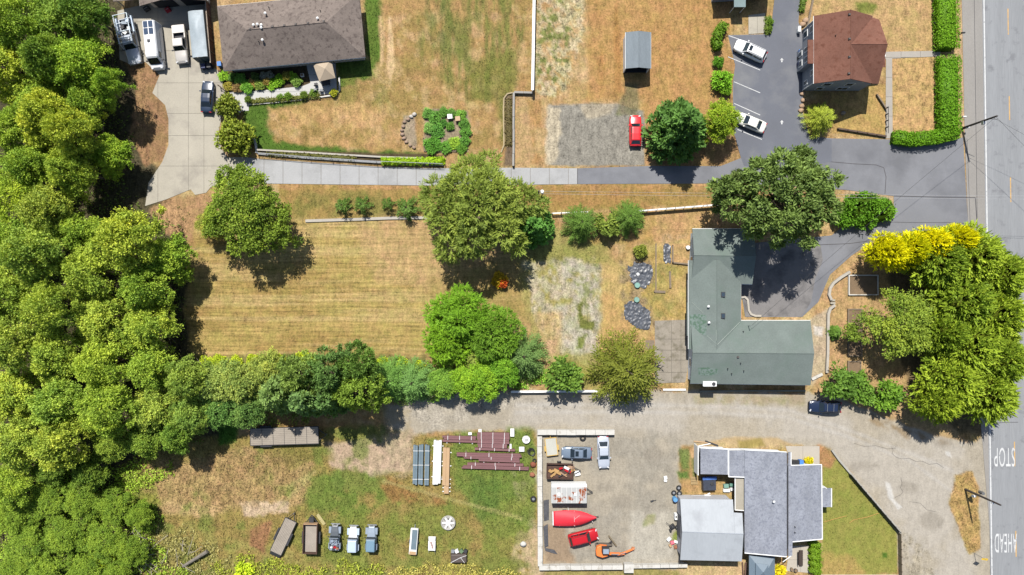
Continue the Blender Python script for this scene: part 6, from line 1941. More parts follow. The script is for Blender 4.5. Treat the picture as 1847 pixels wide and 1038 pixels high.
MB().poly([(2.12, .96, 1.3), (2.74, .9, 1.28), (2.12, .86, 2.38)]).build('front_corner', P_WHITE, vn)
SOL = M('solar_cell', (.03, .05, .09, 1), .2, .1, spec=.5)
for i in range(2):
    for j in range(2):
        MB().box((-2.85 + i * 1.05, -.38 + j * .76, 2.72), (.9, .62, .04)).build('solar_panel', SOL, vn)
MB().box((-.35, -.1, 2.74), (.4, .4, .1)).build('roof_fan', DARKSTEEL, vn)
for s in (1, -1):
    MB().box((1.55, s * .985, 1.75), (.85, .06, .6)).build('side_window', GLASS, vn)
    MB().box((3.22, s * .7, 1.05), (.3, .3, .12), -s * .3).build('headlight', LAMPW, vn)
    MB().box((2.25, s * 1.2, 1.5), (.16, .3, .3)).build('mirror', DARKSTEEL, vn)
    MB().box((-.4, s * 1.03, 1.35), (3.0, .03, .05)).build('door_rail', DARKSTEEL, vn)
    for f in (2.35, -2.0):
        wheel(vn, f, s * .92, .36)
# --- trailer under a grey tarp
loc, rz = place(362, 66, (0.10, 1), 1.4)
tp = thing('tarped_trailer', 'tall trailer under a grey tarpaulin beside the brown fence', 'trailer', loc, rz)
TARP = M('grey_tarp', C8(190, 202, 208), .55, .1, .8, 4, bump=.2)
TARPSHADE = M('tarp_side_shade', C8(96, 112, 118), .6, .15, .8, 4, bump=.3)  # same grey tarp, darkened: shade of its hanging sides put into the colour
nx_, ny_ = 22, 9
V, F = [], []
rnd = random.Random(4)
for i in range(nx_ + 1):
    for j in range(ny_ + 1):
        u, v = i / nx_ - .5, j / ny_ - .5
        bump_ = .32 * math.exp(-((u + .1) * 5) ** 2 - (v * 4) ** 2)
        V.append((u * 7.0, v * 2.3, 2.55 + bump_ - .5 * (abs(v) * 2) ** 6 * .3 + .035 * math.sin(9 * v + 20 * u) * abs(u * 2)))
for i in range(nx_):
    for j in range(ny_):
        a = i * (ny_ + 1) + j
        F.append((a, a + ny_ + 1, a + ny_ + 2, a + 1))
mb = MB()
mb.v, mb.f = V, F
mb.build('tarp_top', TARP, tp, smooth=True)
sk = MB()
def skirt(p, q, n):
    for i in range(n):
        a, b = lerp(p, q, i / n), lerp(p, q, (i + 1) / n)
        o1, o2 = .12 * (i % 2), .12 * ((i + 1) % 2)
        d = Vector((0, 0, 0)) + (a + b)
        na = Vector((a.x, a.y, 0)).normalized()
        sk.poly([a + Vector((0, 0, 2.42)), b + Vector((0, 0, 2.42)), b * 1.02 + na * o2 + Vector((0, 0, .5)), a * 1.02 + na * o1 + Vector((0, 0, .5))])
skirt(Vector((-3.5, -1.15, 0)), Vector((3.5, -1.15, 0)), 20)
skirt(Vector((3.5, -1.15, 0)), Vector((3.5, 1.15, 0)), 7)
skirt(Vector((3.5, 1.15, 0)), Vector((-3.5, 1.15, 0)), 20)
skirt(Vector((-3.5, 1.15, 0)), Vector((-3.5, -1.15, 0)), 7)
sk.build('tarp_skirt', TARPSHADE, tp)
MB().box((0, 0, .45), (6.6, 2.0, .2)).build('chassis', DARKSTEEL, tp)
for s in (1, -1):
    wheel(tp, -.4, s * .95, .34)
    wheel(tp, .4, s * .95, .34)
MB().tube((3.4, 0, .45), (4.3, 0, .45), .06).build('tongue', DARKSTEEL, tp)
# wheelie bins near it
def bin_(label, x, y, rz, mat, lid):
    b = thing('wheelie_bin', label, 'bin', P(x, y, .8) * 1.0, rz)
    b.location.z = 0.02
    MB().box((0, 0, .5), (.52, .6, .9), taper=1.15).build('body', mat, b, bevel=.03)
    MB().box((0, 0, 1.0), (.62, .7, .07)).build('lid', lid, b, bevel=.02)
    MB().tube((-.25, -.36, .95), (.25, -.36, .95), .03).build('handle', DARKSTEEL, b)
    for s in (1, -1):
        w = link(bpy.data.objects.new('wheel', TYRE), b)
        w.location = (s * .3, -.28, .12)
        w.scale = (.36, .36, .36)
        w.rotation_euler = (0, 0, 1.57)
NAVYP = M('navy_plastic', (.012, .02, .07, 1), .5, .1)
BLACKP = M('black_plastic', (.02, .02, .022, 1), .5, .1)
BLUEP = M('blue_plastic', (.05, .16, .42, 1), .5, .1)
bin_('navy bin with a pale load below the tarped trailer, left of two', 367, 120, .1, NAVYP, NAVYP)
bin_('navy bin below the tarped trailer, right of two', 377, 119, .1, NAVYP, BLACKP)
bin_('bright blue bin in the gap left of the taupe house', 396, 116, .1, BLUEP, BLUEP)
bin_('blue bin against the two-storey house, topmost of three', 1444.5, 94, 1.57, BLUEP, BLUEP)
bin_('black bin against the two-storey house, middle of three', 1444, 104, 1.57, BLACKP, BLACKP)
bin_('navy bin against the two-storey house, lowest of three', 1443.5, 115, 1.57, NAVYP, NAVYP)
bin_('blue bin on the side patio beside the yellow bush', 1445, 834, 0, BLUEP, BLUEP)
bin_('black bin on the side patio, middle of three', 1437.5, 835, 0, BLACKP, BLACKP)
bin_('black bin on the side patio, against the house wall', 1431, 834.5, 0, BLACKP, BLACKP)

# --- off-road vehicles in the meadow
def jeep(label, x, y, paint, top, mode, hoodm=None):
    loc, rz = place(x, y, (0.03, -1), .9)
    th = thing('off_road_car', label, 'car', loc, rz, 'old off-road cars in the meadow')
    MB().box((-.15, 0, .62), (3.5, 1.4, .3)).build('frame', DARKSTEEL, th)
    loft([[(x_, -w_, .6), (x_, -w_, z), (x_, -w_ * .8, z + .06), (x_, w_ * .8, z + .06), (x_, w_, z), (x_, w_, .6)] for x_, w_, z in ((.35, .62, 1.12), (1.0, .58, 1.1), (1.75, .48, 1.02), (1.85, .46, .98))]).build('hood', hoodm or paint, th)
    MB().box((-.75, 0, .85), (2.3, 1.5, .55), taper=.97).build('tub', paint, th, bevel=.05)
    for s in (1, -1):
        MB().box((1.2, s * .72, .98), (1.0, .38, .08)).build('front_fender', paint, th)
        MB().box((-1.2, s * .76, .98), (.9, .3, .08)).build('rear_fender', paint, th)
        wheel(th, 1.25, s * .8, .42, 1.4)
        wheel(th, -1.2, s * .8, .42, 1.4)
        MB().tube((1.9, s * .34, .9), (1.94, s * .34, .9), .11, n=10).build('headlight', LAMPW, th)
        MB().box((.3, s * .88, 1.3), (.1, .22, .16)).build('mirror', DARKSTEEL, th)
    MB().box((2.02, 0, .6), (.14, 1.4, .16)).build('bumper', STEEL, th)
    MB().box((.26, 0, 1.42), (.06, 1.35, .5), ry=-.35).build('windshield', GLASS, th)
    MB().box((.16, 0, 1.66), (.08, 1.42, .07)).build('windshield_frame', paint, th)
    if mode == 'hard':
        hb = MB()
        hb.box((-.85, 0, 1.45), (1.9, 1.4, .62), taper=.93)
        hb.build('hard_top', top, th, bevel=.06)
        MB().box((-.85, 0, 1.78), (1.5, 1.1, .02)).build('roof_panel', top, th)
        for s in (1, -1):
            MB().box((-.85, s * .70, 1.5), (1.3, .04, .34)).build('side_window', GLASS, th)
    else:
        rc = MB()
        for s in (1, -1):
            rc.tube((.1, s * .62, 1.1), (.1, s * .6, 1.75), .04)
            rc.tube((.1, s * .6, 1.75), (-.9, s * .6, 1.75), .04)
            rc.tube((-.9, s * .6, 1.75), (-1.7, s * .62, 1.1), .04)
            rc.tube((-.9, s * .6, 1.75), (-.9, s * .62, 1.1), .04)
        rc.tube((.1, -.6, 1.75), (.1, .6, 1.75), .04)
        rc.tube((-.9, -.6, 1.75), (-.9, .6, 1.75), .04)
        rc.tube((.1, -.6, 1.76), (-.9, .6, 1.76), .035)
        rc.build('roll_cage', DARKSTEEL, th)
        MB().box((-.35, .3, 1.1), (.55, .5, .5)).build('seat', P_GREYB, th, bevel=.05)
        MB().box((-.35, -.3, 1.1), (.55, .5, .5)).build('seat', P_GREYB, th, bevel=.05)
        for k, (xx, yy, mt) in enumerate(((-1.3, .4, WHITEP), (-1.3, -.1, P_DRED), (-1.5, -.5, M('rusty', (.22, .09, .05, 1), .9, .3)), (-1.65, .1, DARKSTEEL))):
            MB().box((xx, yy, 1.2), (.4, .36, .26), k).build('junk', mt, th, bevel=.03)
    return th
jeep('open-topped dark off-road car with junk in the back, leftmost of three', 604, 970, P_GREYB, P_DGREY, 'open', P_DGREY)
jeep('off-road car with white hood and pale blue hard top, middle of three', 637, 973, P_LBLUE, P_LBLUE, 'hard', P_WHITE)
jeep('grey-blue off-road car with a teal top, rightmost of three', 670, 972, P_GREYB, P_TEAL, 'hard')

# --- trailers
def planks(th, L, W, z, n, mat, along='x', name='plank', th_=.05, seed=1, x0=0.0):
    rnd = random.Random(seed)
    for i in range(n):
        y = (i + .5) / n * W - W / 2
        MB().box((x0, y, z + rnd.uniform(-.006, .006)), (L, W / n - .02, th_)).build(name, mat, th)
def flatbed(label, x, y, hd, L, W, deck, ramps=True, z=.62, n=8, axles=(-.1, .1)):
    loc, rz = place(x, y, hd, z)
    th = thing('flatbed_trailer', label, 'trailer', loc, rz)
    planks(th, L, W, z, n, deck)
    fr = MB()
    for s in (1, -1):
        fr.box((0, s * (W / 2 + .05), z - .04), (L + .1, .09, .16))
    fr.box((L / 2 + .04, 0, z - .04), (.08, W, .16))
    fr.box((-L / 2 - .04, 0, z - .04), (.08, W, .16))
    fr.build('frame', DARKSTEEL, th)
    for s in (1, -1):
        MB().tube((L / 2, s * W * .35, z - .1), (L / 2 + 1.2, 0, z - .12), .06).build('tongue', DARKSTEEL, th)
        for a in axles:
            wheel(th, a * L, s * (W / 2 + .22), .34)
        MB().box(((axles[0] + axles[-1]) / 2 * L, s * (W / 2 + .22), .74), ((axles[-1] - axles[0]) * L + .9, .28, .06)).build('fender', DARKSTEEL, th, bevel=.02)
    MB().tube((L / 2 + 1.15, 0, .1), (L / 2 + 1.15, 0, .8), .05).build('jack', STEEL, th)
    if ramps:
        MB().box((-L / 2 - .35, 0, z - .2), (.7, W * .95, .05), ry=-.5).build('ramp', DARKSTEEL, th)
    return th
DECK = M('deck_wood', C8(188, 176, 160), .9, .14, .8, 10)
flatbed('narrow flatbed trailer with weathered deck, leftmost in the meadow row', 511, 968, (0.42, -0.9), 5.5, 1.75, DECK)
lt = flatbed('long flatbed trailer with pale deck under the hedge row trees', 513, 787, (1, -0.03), 10.3, 2.5, DECK, ramps=False, z=.9, n=9, axles=(-.32, -.24))
for i in range(1, 6):
    MB().box((-5.1 + i * 1.7, 0, .945), (.05, 2.5, .02)).build('strap', DARKSTEEL, lt)
loc, rz = place(561, 966, (0.02, -1), .9)
dt = thing('dump_trailer', 'high-sided brown dump trailer in the meadow row', 'trailer', loc, rz)
RUST = M('brown_steel', C8(104, 76, 64), .8, .25, 1.0, 8)
MB().box((-.4, 0, .72), (4.3, 2.0, .1)).build('floor', M('trailer_floor', C8(190, 178, 164), .9, .15), dt)
for s in (1, -1):
    MB().box((-.4, s * 1.04, 1.1), (4.5, .12, .8)).build('side_wall', RUST, dt)
    MB().tube((1.9, s * .8, .6), (3.0, 0, .6), .07).build('tongue', DARKSTEEL, dt)
    wheel(dt, -.8, s * 1.28, .36)
    wheel(dt, .1, s * 1.28, .36)
    MB().box((-.35, s * 1.28, .8), (1.8, .26, .06)).build('fender', DARKSTEEL, dt)
MB().box((1.86, 0, 1.1), (.12, 2.1, .8)).build('front_wall', M('front_timber', C8(206, 168, 130), .9), dt)
MB().box((-2.62, 0, 1.05), (.1, 2.1, .7)).build('tailgate', RUST, dt)
MB().box((2.3, 0, .72), (.8, .7, .3)).build('tool_box', DARKSTEEL, dt)

# --- gravel yard: utility trailer of junk, rusty box trailer, covered boat, yellow cart, excavator
loc, rz = place(1012, 850, (1, 0.02), .8)
jt = thing('junk_trailer', 'open trailer filled with scrap wood below the yellow cart', 'trailer', loc, rz)
MB().box((-.2, 0, .6), (3.9, 2.1, .1)).build('floor', RUST, jt)
for s in (1, -1):
    MB().box((-.2, s * 1.1, .9), (4.0, .08, .6)).build('side_wall', RUST, jt)
    wheel(jt, -.3, s * 1.3, .33)
    MB().tube((1.7, s * .7, .5), (3.0, 0, .5), .06).build('tongue', DARKSTEEL, jt)
MB().box((1.78, 0, .9), (.08, 2.1, .6)).build('front_wall', RUST, jt)
MB().box((-2.18, 0, .9), (.08, 2.1, .6)).build('tailgate', RUST, jt)
rnd = random.Random(9)
for i in range(16):
    mt = [M('scrap_pine', C8(214, 170, 110), .9, .2), WHITEP, P_DRED, DARKSTEEL, M('scrap_tan', C8(196, 160, 130), .9, .2)][i % 5 if i > 6 else 0]
    MB().box((-1.6 + .22 * i, rnd.uniform(-.6, .6), .75 + rnd.uniform(0, .3)), (rnd.uniform(.5, 1.3), rnd.uniform(.12, .5), .08 + .1 * (i > 6)), rnd.uniform(-.6, 1.2)).build('scrap_piece', mt, jt)
wb_ = thing('white_board', 'small white board lying at the tongue of the scrap trailer', 'board', P(1041, 853), .2)
MB().box((0, 0, .35), (.85, .75, .05)).build('panel', WHITEP, wb_)
for s in (1, -1):
    MB().box((0, s * .25, .16), (.7, .08, .32)).build('leg', TIMBER, wb_)

loc, rz = place(1026, 889, (1, 0.0), 1.5)
bt = thing('box_trailer', 'white box trailer with rusty stained roof in the gravel yard', 'trailer', loc, rz)
MB().box((0, 0, 1.25), (5.3, 2.9, 1.6)).build('box', WHITEP, bt, bevel=.05)
rust = MB()
ROOFP = M('chalky_roof', C8(214, 214, 210), .8, .06, spots=(C8(170, 92, 52), .9, .53, .57), spec=.2)
for i in range(7):
    MB().box((-2.25 + i * .75, -.2, 2.08), (.70, 2.45, .06)).build('roof_panel', ROOFP, bt)
MB().box((0, 1.25, 2.09), (5.3, .5, .08)).build('roof_edge', WHITEP, bt)
for xx in (-1.55, .95):
    MB().box((xx, -.05, 2.16), (.42, .42, .12)).build('roof_hatch', WHITEP, bt, bevel=.02)
for s in (1, -1):
    MB().tube((2.6, s * .5, .5), (3.7, -.2, .5), .06).build('tongue', DARKSTEEL, bt)
    wheel(bt, -.4, s * 1.3, .33)
    wheel(bt, .4, s * 1.3, .33)

loc, rz = place(1033, 935, (1, -0.02), 1.0)
bo = thing('covered_boat', 'boat on a trailer under a bright red cover', 'boat', loc, rz)
REDC = M('red_cover', (.56, .022, .035, 1), .6, .1, .6, 4, bump=.3)
st = [(-2.9, 1.08, 1.05), (-2.5, 1.15, 1.2), (-1.0, 1.22, 1.3), (.2, 1.2, 1.5), (1.2, 1.05, 1.42), (2.2, .72, 1.3), (3.0, .34, 1.15), (3.6, .05, 1.05)]
loft([[(x, -w_ * .7, .55), (x, -w_, .95), (x, -w_ * .96, 1.02), (x, -w_ * .4, z - .05), (x, 0, z + .06), (x, w_ * .4, z - .05), (x, w_ * .96, 1.02), (x, w_, .95), (x, w_ * .7, .55)] for x, w_, z in st]).build('cover', REDC, bo, smooth=True)
sm = MB()
sm.tube((.2, -1.15, 1.1), (.25, 1.15, 1.1), .03)
sm.tube((.2, -.4, 1.52), (.2, .4, 1.55), .035)
sm.tube((.2, 0, 1.58), (1.0, .5, 1.4), .03)
sm.build('cover_strap', M('pink_strap', (.7, .3, .3, 1), .7), bo)
MB().box((-3.0, 0, .85), (.14, 2.0, .55)).build('transom', WHITEP, bo)
for s in (-.6, 0, .6):
    MB().box((-3.08, s, .95), (.06, .4, .3)).build('transom_vent', GLASS, bo)
MB().box((0, 0, .42), (5.6, .16, .14)).build('trailer_beam', STEEL, bo)
for s in (1, -1):
    MB().tube((-2.4, s * .7, .42), (2.4, 0, .42), .05).build('trailer_rail', STEEL, bo)
    wheel(bo, -1.2, s * 1.0, .31)
for xx, yy in ((-2.0, -1.35), (3.0, -.75), (.3, -1.4), (-.6, 1.35)):
    MB().tube((xx, yy, .0), (xx, yy * .85, .95), .05).build('support', WHITEP, bo)
MB().tube((2.4, 0, .42), (4.0, 0, .45), .06).build('tongue', DARKSTEEL, bo)

loc, rz = place(994.5, 806, (0.12, 1), .5)
yc = thing('yellow_cart', 'small flat cart with a yellow rim in the yard corner', 'cart', loc, rz)
YEL = M('faded_yellow', C8(236, 196, 110), .7, .1)
MB().box((0, 0, .5), (2.6, 1.6, .06)).build('deck', M('cart_deck', C8(222, 220, 206), .8, .08), yc)
for s in (1, -1):
    MB().box((0, s * .85, .52), (2.7, .12, .12)).build('side_rail', YEL, yc)
    MB().box((s * 1.33, 0, .52), (.1, 1.6, .12)).build('end_rail', YEL, yc)
    wheel(yc, .2, s * .98, .26)
    MB().box((.2, s * 1.0, .6), (.8, .24, .05)).build('fender', YEL, yc)
MB().tube((-1.3, 0, .45), (-2.1, .1, .4), .05).build('drawbar', YEL, yc)

# excavator
loc, rz = place(1090, 994, (1, 0.0), 1.0)
xc = thing('mini_excavator', 'orange mini excavator with its arm stretched along the lower yard wall', 'excavator', loc, rz)
ORG = M('paint_orange', (.62, .16, .035, 1), .5, .1, 1.0, 6)
for s in (1, -1):
    tk = MB()
    tk.box((0, s * .75, .3), (2.2, .36, .5))
    for e_ in (1, -1):
        tk.tube((e_ * 1.05, s * .75 - .18, .3), (e_ * 1.05, s * .75 + .18, .3), .25, n=10)
    tk.build('track', M('track_rubber', (.09, .075, .06, 1), .9, .2), xc, bevel=.0)
MB().box((.0, 0, .5), (.9, 1.2, .3)).build('undercarriage', DARKSTEEL, xc)
hs = [(-1.25, -.75), (-1.35, 0), (-1.2, .7), (-.6, .95), (.4, .85), (.6, .2), (.6, -.8), (-.3, -1.05)]
MB().prism(hs, .65, 1.25, .92).build('house', ORG, xc, bevel=.08)
cb = MB().box((.1, .35, 1.7), (1.15, 1.0, 1.0), taper=.85).build('cab', DARKSTEEL, xc, bevel=.05)
MB().box((.1, .35, 2.215), (.85, .72, .03)).build('roof', P_GREYB, cb)
MB().box((.7, .35, 1.7), (.03, .75, .7), ry=-.12).build('windshield', GLASS, cb)
bm_ = MB()
bm_.box((1.35, -.35, 1.15), (2.0, .34, .34), -.05, ry=.12)
bm_.box((2.5, -.45, 1.0), (1.2, .3, .3), -.04, ry=.35)
bm_.build('boom', ORG, xc, bevel=.04)
MB().box((3.55, -.2, .65), (1.7, .26, .26), .35, ry=.1).build('arm', ORG, xc, bevel=.04)
MB().tube((1.0, -.35, 1.45), (2.2, -.42, 1.3), .07).build('cylinder', STEEL, xc)
MB().tube((2.4, -.42, 1.3), (3.3, -.3, .85), .06).build('cylinder', STEEL, xc)
MB().prism([(4.2, .05), (4.6, -.1), (4.75, .3), (4.35, .35)], .1, .6, .85).build('bucket', M('worn_orange', (.45, .18, .08, 1), .7, .2), xc)
MB().box((1.35, 1.3, .35), (.14, 1.9, .4), .65).build('blade', M('blade_steel', C8(150, 134, 104), .8), xc)
MB().box((.85, 1.0, .4), (.9, .12, .12), .65).build('blade_arm', DARKSTEEL, xc)

# ------------------------------------------------------------------ walls, fences, poles and small things
def run(a, b, n, z=0.0):
    """positions and heading of n pieces between two photograph points on the ground"""
    p, q = P(*a), P(*b)
    d = q - p
    return [(p + d * ((i + .5) / n), d.length / n, math.atan2(d.y, d.x)) for i in range(n)]

# --- white block wall round the gravel yard
bw_ = thing('yard_wall', 'white concrete block wall round three sides of the gravel yard', 'wall', P(973, 900))
rnd = random.Random(3)
def blocks(th, a, b, n, w, h, mat, name='block', jit=.02):
    for c, l, rz in run(a, b, n):
        o = MB().box((0, 0, h / 2), (l - .03, w, h)).build(name, mat, th, bevel=.0)
        o.location = Vector((c.x, c.y, rnd.uniform(-.02, .02))) - th.location
        o.rotation_euler = (0, 0, rz + rnd.uniform(-.004, .004))
        o.location.x += rnd.uniform(-jit, jit)
        o.location.y += rnd.uniform(-jit, jit)
blocks(bw_, (969, 778.5), (1107, 778.5), 8, .75, .9, WCONC)
blocks(bw_, (973, 786), (974, 1018), 13, .72, .9, WCONC)
blocks(bw_, (972, 1021), (1122, 1020), 8, .66, .9, WCONC)
blocks(bw_, (1141, 1019), (1238, 1017.5), 6, .5, .8, WCONC)
blocks(bw_, (1124, 1021.5), (1141, 1021.5), 1, 1.3, 1.05, WCONC)
bs = thing('tar_sheet', 'torn black plastic sheet along the inside of the yard wall', 'sheet', P(983, 960))
BLK = M('black_sheeting', (.06, .06, .065, 1), .5, .3, 1.2, 6, bump=.5)
for poly in ([(980, 903), (990, 901), (990, 938), (981, 940)], [(980, 950), (988, 945), (989, 985), (982, 988)], [(982, 988), (1000, 992), (1006, 1000), (998, 998), (984, 994)]):
    pl = pts(poly)
    MB().sheet3([(p[0], p[1], .06 + .05 * (i % 2)) for i, p in enumerate(pl)], .03).build('sheet_piece', BLK, bs, world=True)

GCONC = M('garden_concrete', C8(212, 204, 190), .9, .12, .8, 8)
# --- white vinyl fence between the two upper lawns
wf = thing('white_fence', 'tall white board fence between the striped lawn and the stony strip', 'fence', P(963, 80))
for c, l, rz in run((963.5, -30), (960, 168), 8):
    o = MB().box((0, 0, .8), (l - .02, .09, 1.5)).build('panel', WHITEP, wf)
    o.location = Vector((c.x, c.y, 0)) - wf.location
    o.rotation_euler = (0, 0, rz)
    c2 = MB().box((0, 0, 1.58), (l - .02, .42, .09)).build('cap_board', WHITEP, wf)
    c2.location = o.location
    c2.rotation_euler = o.rotation_euler
    k = MB().box((l / 2, 0, .85), (.16, .16, 1.7), taper=.95).build('post', WHITEP, wf)
    k.location = o.location
    k.rotation_euler = o.rotation_euler
gw = thing('grey_wall', 'thin grey concrete wall below the white fence down to the lane', 'wall', P(926, 235))
blocks(gw, (961, 169), (927, 168), 2, .3, .6, M('wall_grey', C8(186, 182, 174), .9, .1))
blocks(gw, (926.5, 169), (926, 301), 6, .3, .7, MATS['wall_grey'])
def curb(name, label, line, w, h, mat, cat='kerb'):
    th = thing(name, label, cat, P(*line[len(line) // 2]))
    for a, b in zip(line[:-1], line[1:]):
        p, q = P(*a), P(*b)
        c = (p + q) / 2
        o = MB().box((0, 0, h / 2 - .02), ((q - p).length + w * .25, w, h)).build('kerb_piece', mat, th)
        o.location = Vector((c.x, c.y, rnd.uniform(-.01, .01))) - th.location
        o.rotation_euler = (0, 0, math.atan2(q.y - p.y, q.x - p.x))
    return th
curb('bed_edging', 'curved pale edging of the narrow bed on the lawn side', [(924, 168), (915, 170), (909, 178), (908, 200), (908.5, 230), (909, 262), (904, 275)], .2, .22, M('edging_tan', C8(206, 186, 146), .9, .12))
curb('bed_edging', 'white edging along the border of the house walk', [(449, 189), (500, 185), (545, 180), (590, 174), (606, 172), (613, 163), (612, 140)], .22, .2, WCONC)
curb('bed_edging', 'pale kerb between lawn and planting above the lane', [(465, 271), (540, 275), (620, 280), (690, 284), (760, 286)], .25, .3, GCONC)
curb('bed_edging', 'white corner kerb beside the larger clipped tree', [(458, 250), (462, 262), (464, 276)], .3, .3, WCONC)
curb('garden_wall', 'curving white garden wall right of the green-roofed house', [(1531, 491), (1515, 501), (1502, 511), (1496, 520), (1494, 532), (1498, 541)], .38, .45, GCONC, 'wall')
curb('garden_wall', 'straight white garden wall right of the green-roofed house', [(1504, 551), (1496, 557), (1492.5, 567), (1492, 600), (1491.5, 640), (1490, 672)], .38, .45, GCONC, 'wall')
curb('garden_steps', 'short flight of steps between the two white garden walls', [(1497, 542), (1505, 542)], .28, .2, CONC, 'steps')
curb('garden_steps', 'lower tread between the two white garden walls', [(1497, 547), (1505, 547)], .28, .3, CONC, 'steps')
curb('stone_edging', 'scalloped white stones edging the bed at the forecourt', [(1337, 537), (1343, 536), (1348, 541), (1349, 550), (1350, 560), (1354, 567), (1362, 570), (1372, 570)], .3, .25, GCONC)
curb('white_kerb', 'white kerb below the green house corner by the bush', [(1464, 684), (1482, 675)], .4, .3, WCONC)
curb('white_kerb', 'white timber lying on the grass left of the green house', [(1196, 703), (1236, 703)], .28, .22, WHITEP)
curb('lawn_kerb', 'weathered white edging between grass strip and mown field', [(552, 399), (600, 397.5), (650, 396), (700, 394), (778, 393)], .42, .2, GCONC)
curb('house_kerb', 'pale plinth along the shaded lower wall of the green house', [(1262, 706), (1340, 705), (1452, 705)], .2, .3, M('wall_pale', C8(170, 170, 150), .9))
curb('patio_rail', 'tan timber edge against the middle wing by the forecourt', [(1336.5, 545), (1336.5, 574)], .2, .25, MATS['orange_wood'])
curb('lawn_wall', 'low concrete edge wall along the slanted lawn at lower right', [(1500, 812), (1512, 829), (1540, 862), (1570, 897), (1600, 932), (1619, 954), (1622, 960), (1623, 1000), (1624, 1045)], .3, .35, M('wall_edge', C8(196, 192, 180), .9), 'wall')
lf = thing('lawn_fence', 'black low fence along the slanted edge of the lawn at lower right', 'fence', P(1575, 908))
for a, b, n in (((1530, 854), (1618, 957), 10), ((1619.5, 960), (1621, 1040), 6)):
    for c, l, rz in run(a, b, n):
        o = MB().box((0, 0, .55), (l - .02, .06, .9)).build('panel', DARKSTEEL if n == 10 else TIMBER, lf)
        o.location = Vector((c.x, c.y, 0)) - lf.location
        o.rotation_euler = (0, 0, rz)
        k = MB().box((l / 2, 0, .6), (.1, .1, 1.15)).build('post', DARKSTEEL if n == 10 else TIMBER, lf)
        k.location = o.location
        k.rotation_euler = o.rotation_euler

# --- white rail fence along the strip
def rail(name, label, a, b, n, h, rails=(.5, .9), w=.16, mat=WHITEP):
    th = thing(name, label, 'fence', (P(*a) + P(*b)) / 2)
    for c, l, rz in run(a, b, n):
        loc = Vector((c.x, c.y, 0)) - th.location
        for z in rails:
            o = MB().box((0, 0, z), (l - .01, w, .1)).build('rail', mat, th)
            o.location, o.rotation_euler = loc, (0, 0, rz)
        k = MB().box((-l / 2, 0, h / 2), (.14, .14, h)).build('post', mat, th)
        k.location, k.rotation_euler = loc, (0, 0, rz)
    return th
rail('rail_fence', 'white rail fence from the young tree to the huge pine', (1150, 382), (1315, 369), 10, 1.0, (.55, .95), .2)
rail('rail_fence', 'white rail fence between the large feathery tree and the young trees', (996, 386), (1060, 383.5), 4, .9, (.5, .85), .14)
rail('guard_rail', 'white guard rail between the tree clump and the gravel lane', (922, 706), (1080, 705), 8, .8, (.4, .7), .3)

# --- wire fence above the concrete lane
ch = thing('wire_fence', 'wire mesh fence with thin posts along the concrete lane', 'fence', P(620, 290))
GALV = M('galvanised', (.38, .39, .40, 1), .5, .08, metal=.4)
line = [(466, 278), (560, 286), (680, 293.5), (800, 298)]
wires = MB()
nodes = []
for a, b in zip(line[:-1], line[1:]):
    n_ = max(1, int(math.hypot(b[0] - a[0], b[1] - a[1]) / 34))
    for i in range(n_):
        nodes.append((P(a[0] + (b[0] - a[0]) * i / n_, a[1] + (b[1] - a[1]) * i / n_)))
nodes.append(P(*line[-1]))
for p, q in zip(nodes[:-1], nodes[1:]):
    MB().tube((p.x, p.y, 0), (p.x, p.y, 1.3), .045, n=6).build('post', GALV, ch, world=True)
    MB().tube((p.x, p.y, 1.28), (q.x, q.y, 1.28), .03, n=5).build('top_rail', GALV, ch, world=True)
    k = int((q - p).length / .16)
    for i in range(-8, k):
        for up in (1, -1):
            a0, a1 = i / k, (i + 8) / k
            z0, z1 = (0.06, 1.24) if up > 0 else (1.24, 0.06)
            if a0 < 0:
                z0 += (z1 - z0) * (-a0) / (a1 - a0)
                a0 = 0
            if a1 > 1:
                z1 = z0 + (z1 - z0) * (1 - a0) / (a1 - a0)
                a1 = 1
            u, v = lerp(p, q, a0), lerp(p, q, a1)
            wires.tube((u.x, u.y, z0), (v.x, v.y, z1), .007, n=3)
wires.build('wire_mesh', GALV, ch, world=True)
curb('retaining_wall', 'low concrete retaining kerb under the wire fence', line, .3, .35, CONC2, 'wall')

# --- brown board fence beside the taupe house
bf = thing('board_fence', 'reddish brown board fence between the tarped trailer and the taupe house', 'fence', P(385, 60))
FBR = M('fence_red_brown', C8(124, 92, 80), .9, .2, 1.0, 8)
for c, l, rz in run((379, 10), (388, 120), 22):
    o = MB().box((0, 0, .85), (l - .03, .05, 1.7)).build('board', FBR, bf)
    o.location = Vector((c.x, c.y, rnd.uniform(-.03, .03))) - bf.location
    o.rotation_euler = (0, 0, rz)
for c, l, rz in run((379, 10), (388, 120), 5):
    o = MB().box((-l / 2, .05, .9), (.12, .12, 1.8)).build('post', TIMBER, bf)
    o.location = Vector((c.x, c.y, 0)) - bf.location
    o.rotation_euler = (0, 0, rz)
    o = MB().box((0, 0, 1.74), (l, .16, .05)).build('cap_board', M('fence_pale', C8(186, 168, 150), .9), bf)
    o.location = Vector((c.x, c.y, 0)) - bf.location
    o.rotation_euler = (0, 0, rz)

# --- retaining wall and black rail round the two-storey house yard
rail('timber_wall', 'low dark timber wall below the two-storey house yard', (1510, 233), (1597, 247), 5, .5, (.15, .35), .25, M('dark_timber', C8(112, 92, 78), .9, .2))
rail('timber_wall', 'short timber rail beside the front walk corner', (1580, 172), (1597, 198), 2, .5, (.2, .4), .2, TIMBER)
rail('hand_rail', 'black hand rail at the foot of the front walk', (1597, 196), (1597, 243), 4, .9, (.85,), .05, DARKSTEEL)
rail('timber_wall', 'pale timber border right of the parking entrance', (1466, -5), (1455, 50), 4, .5, (.15, .4), .25, TIMBER)

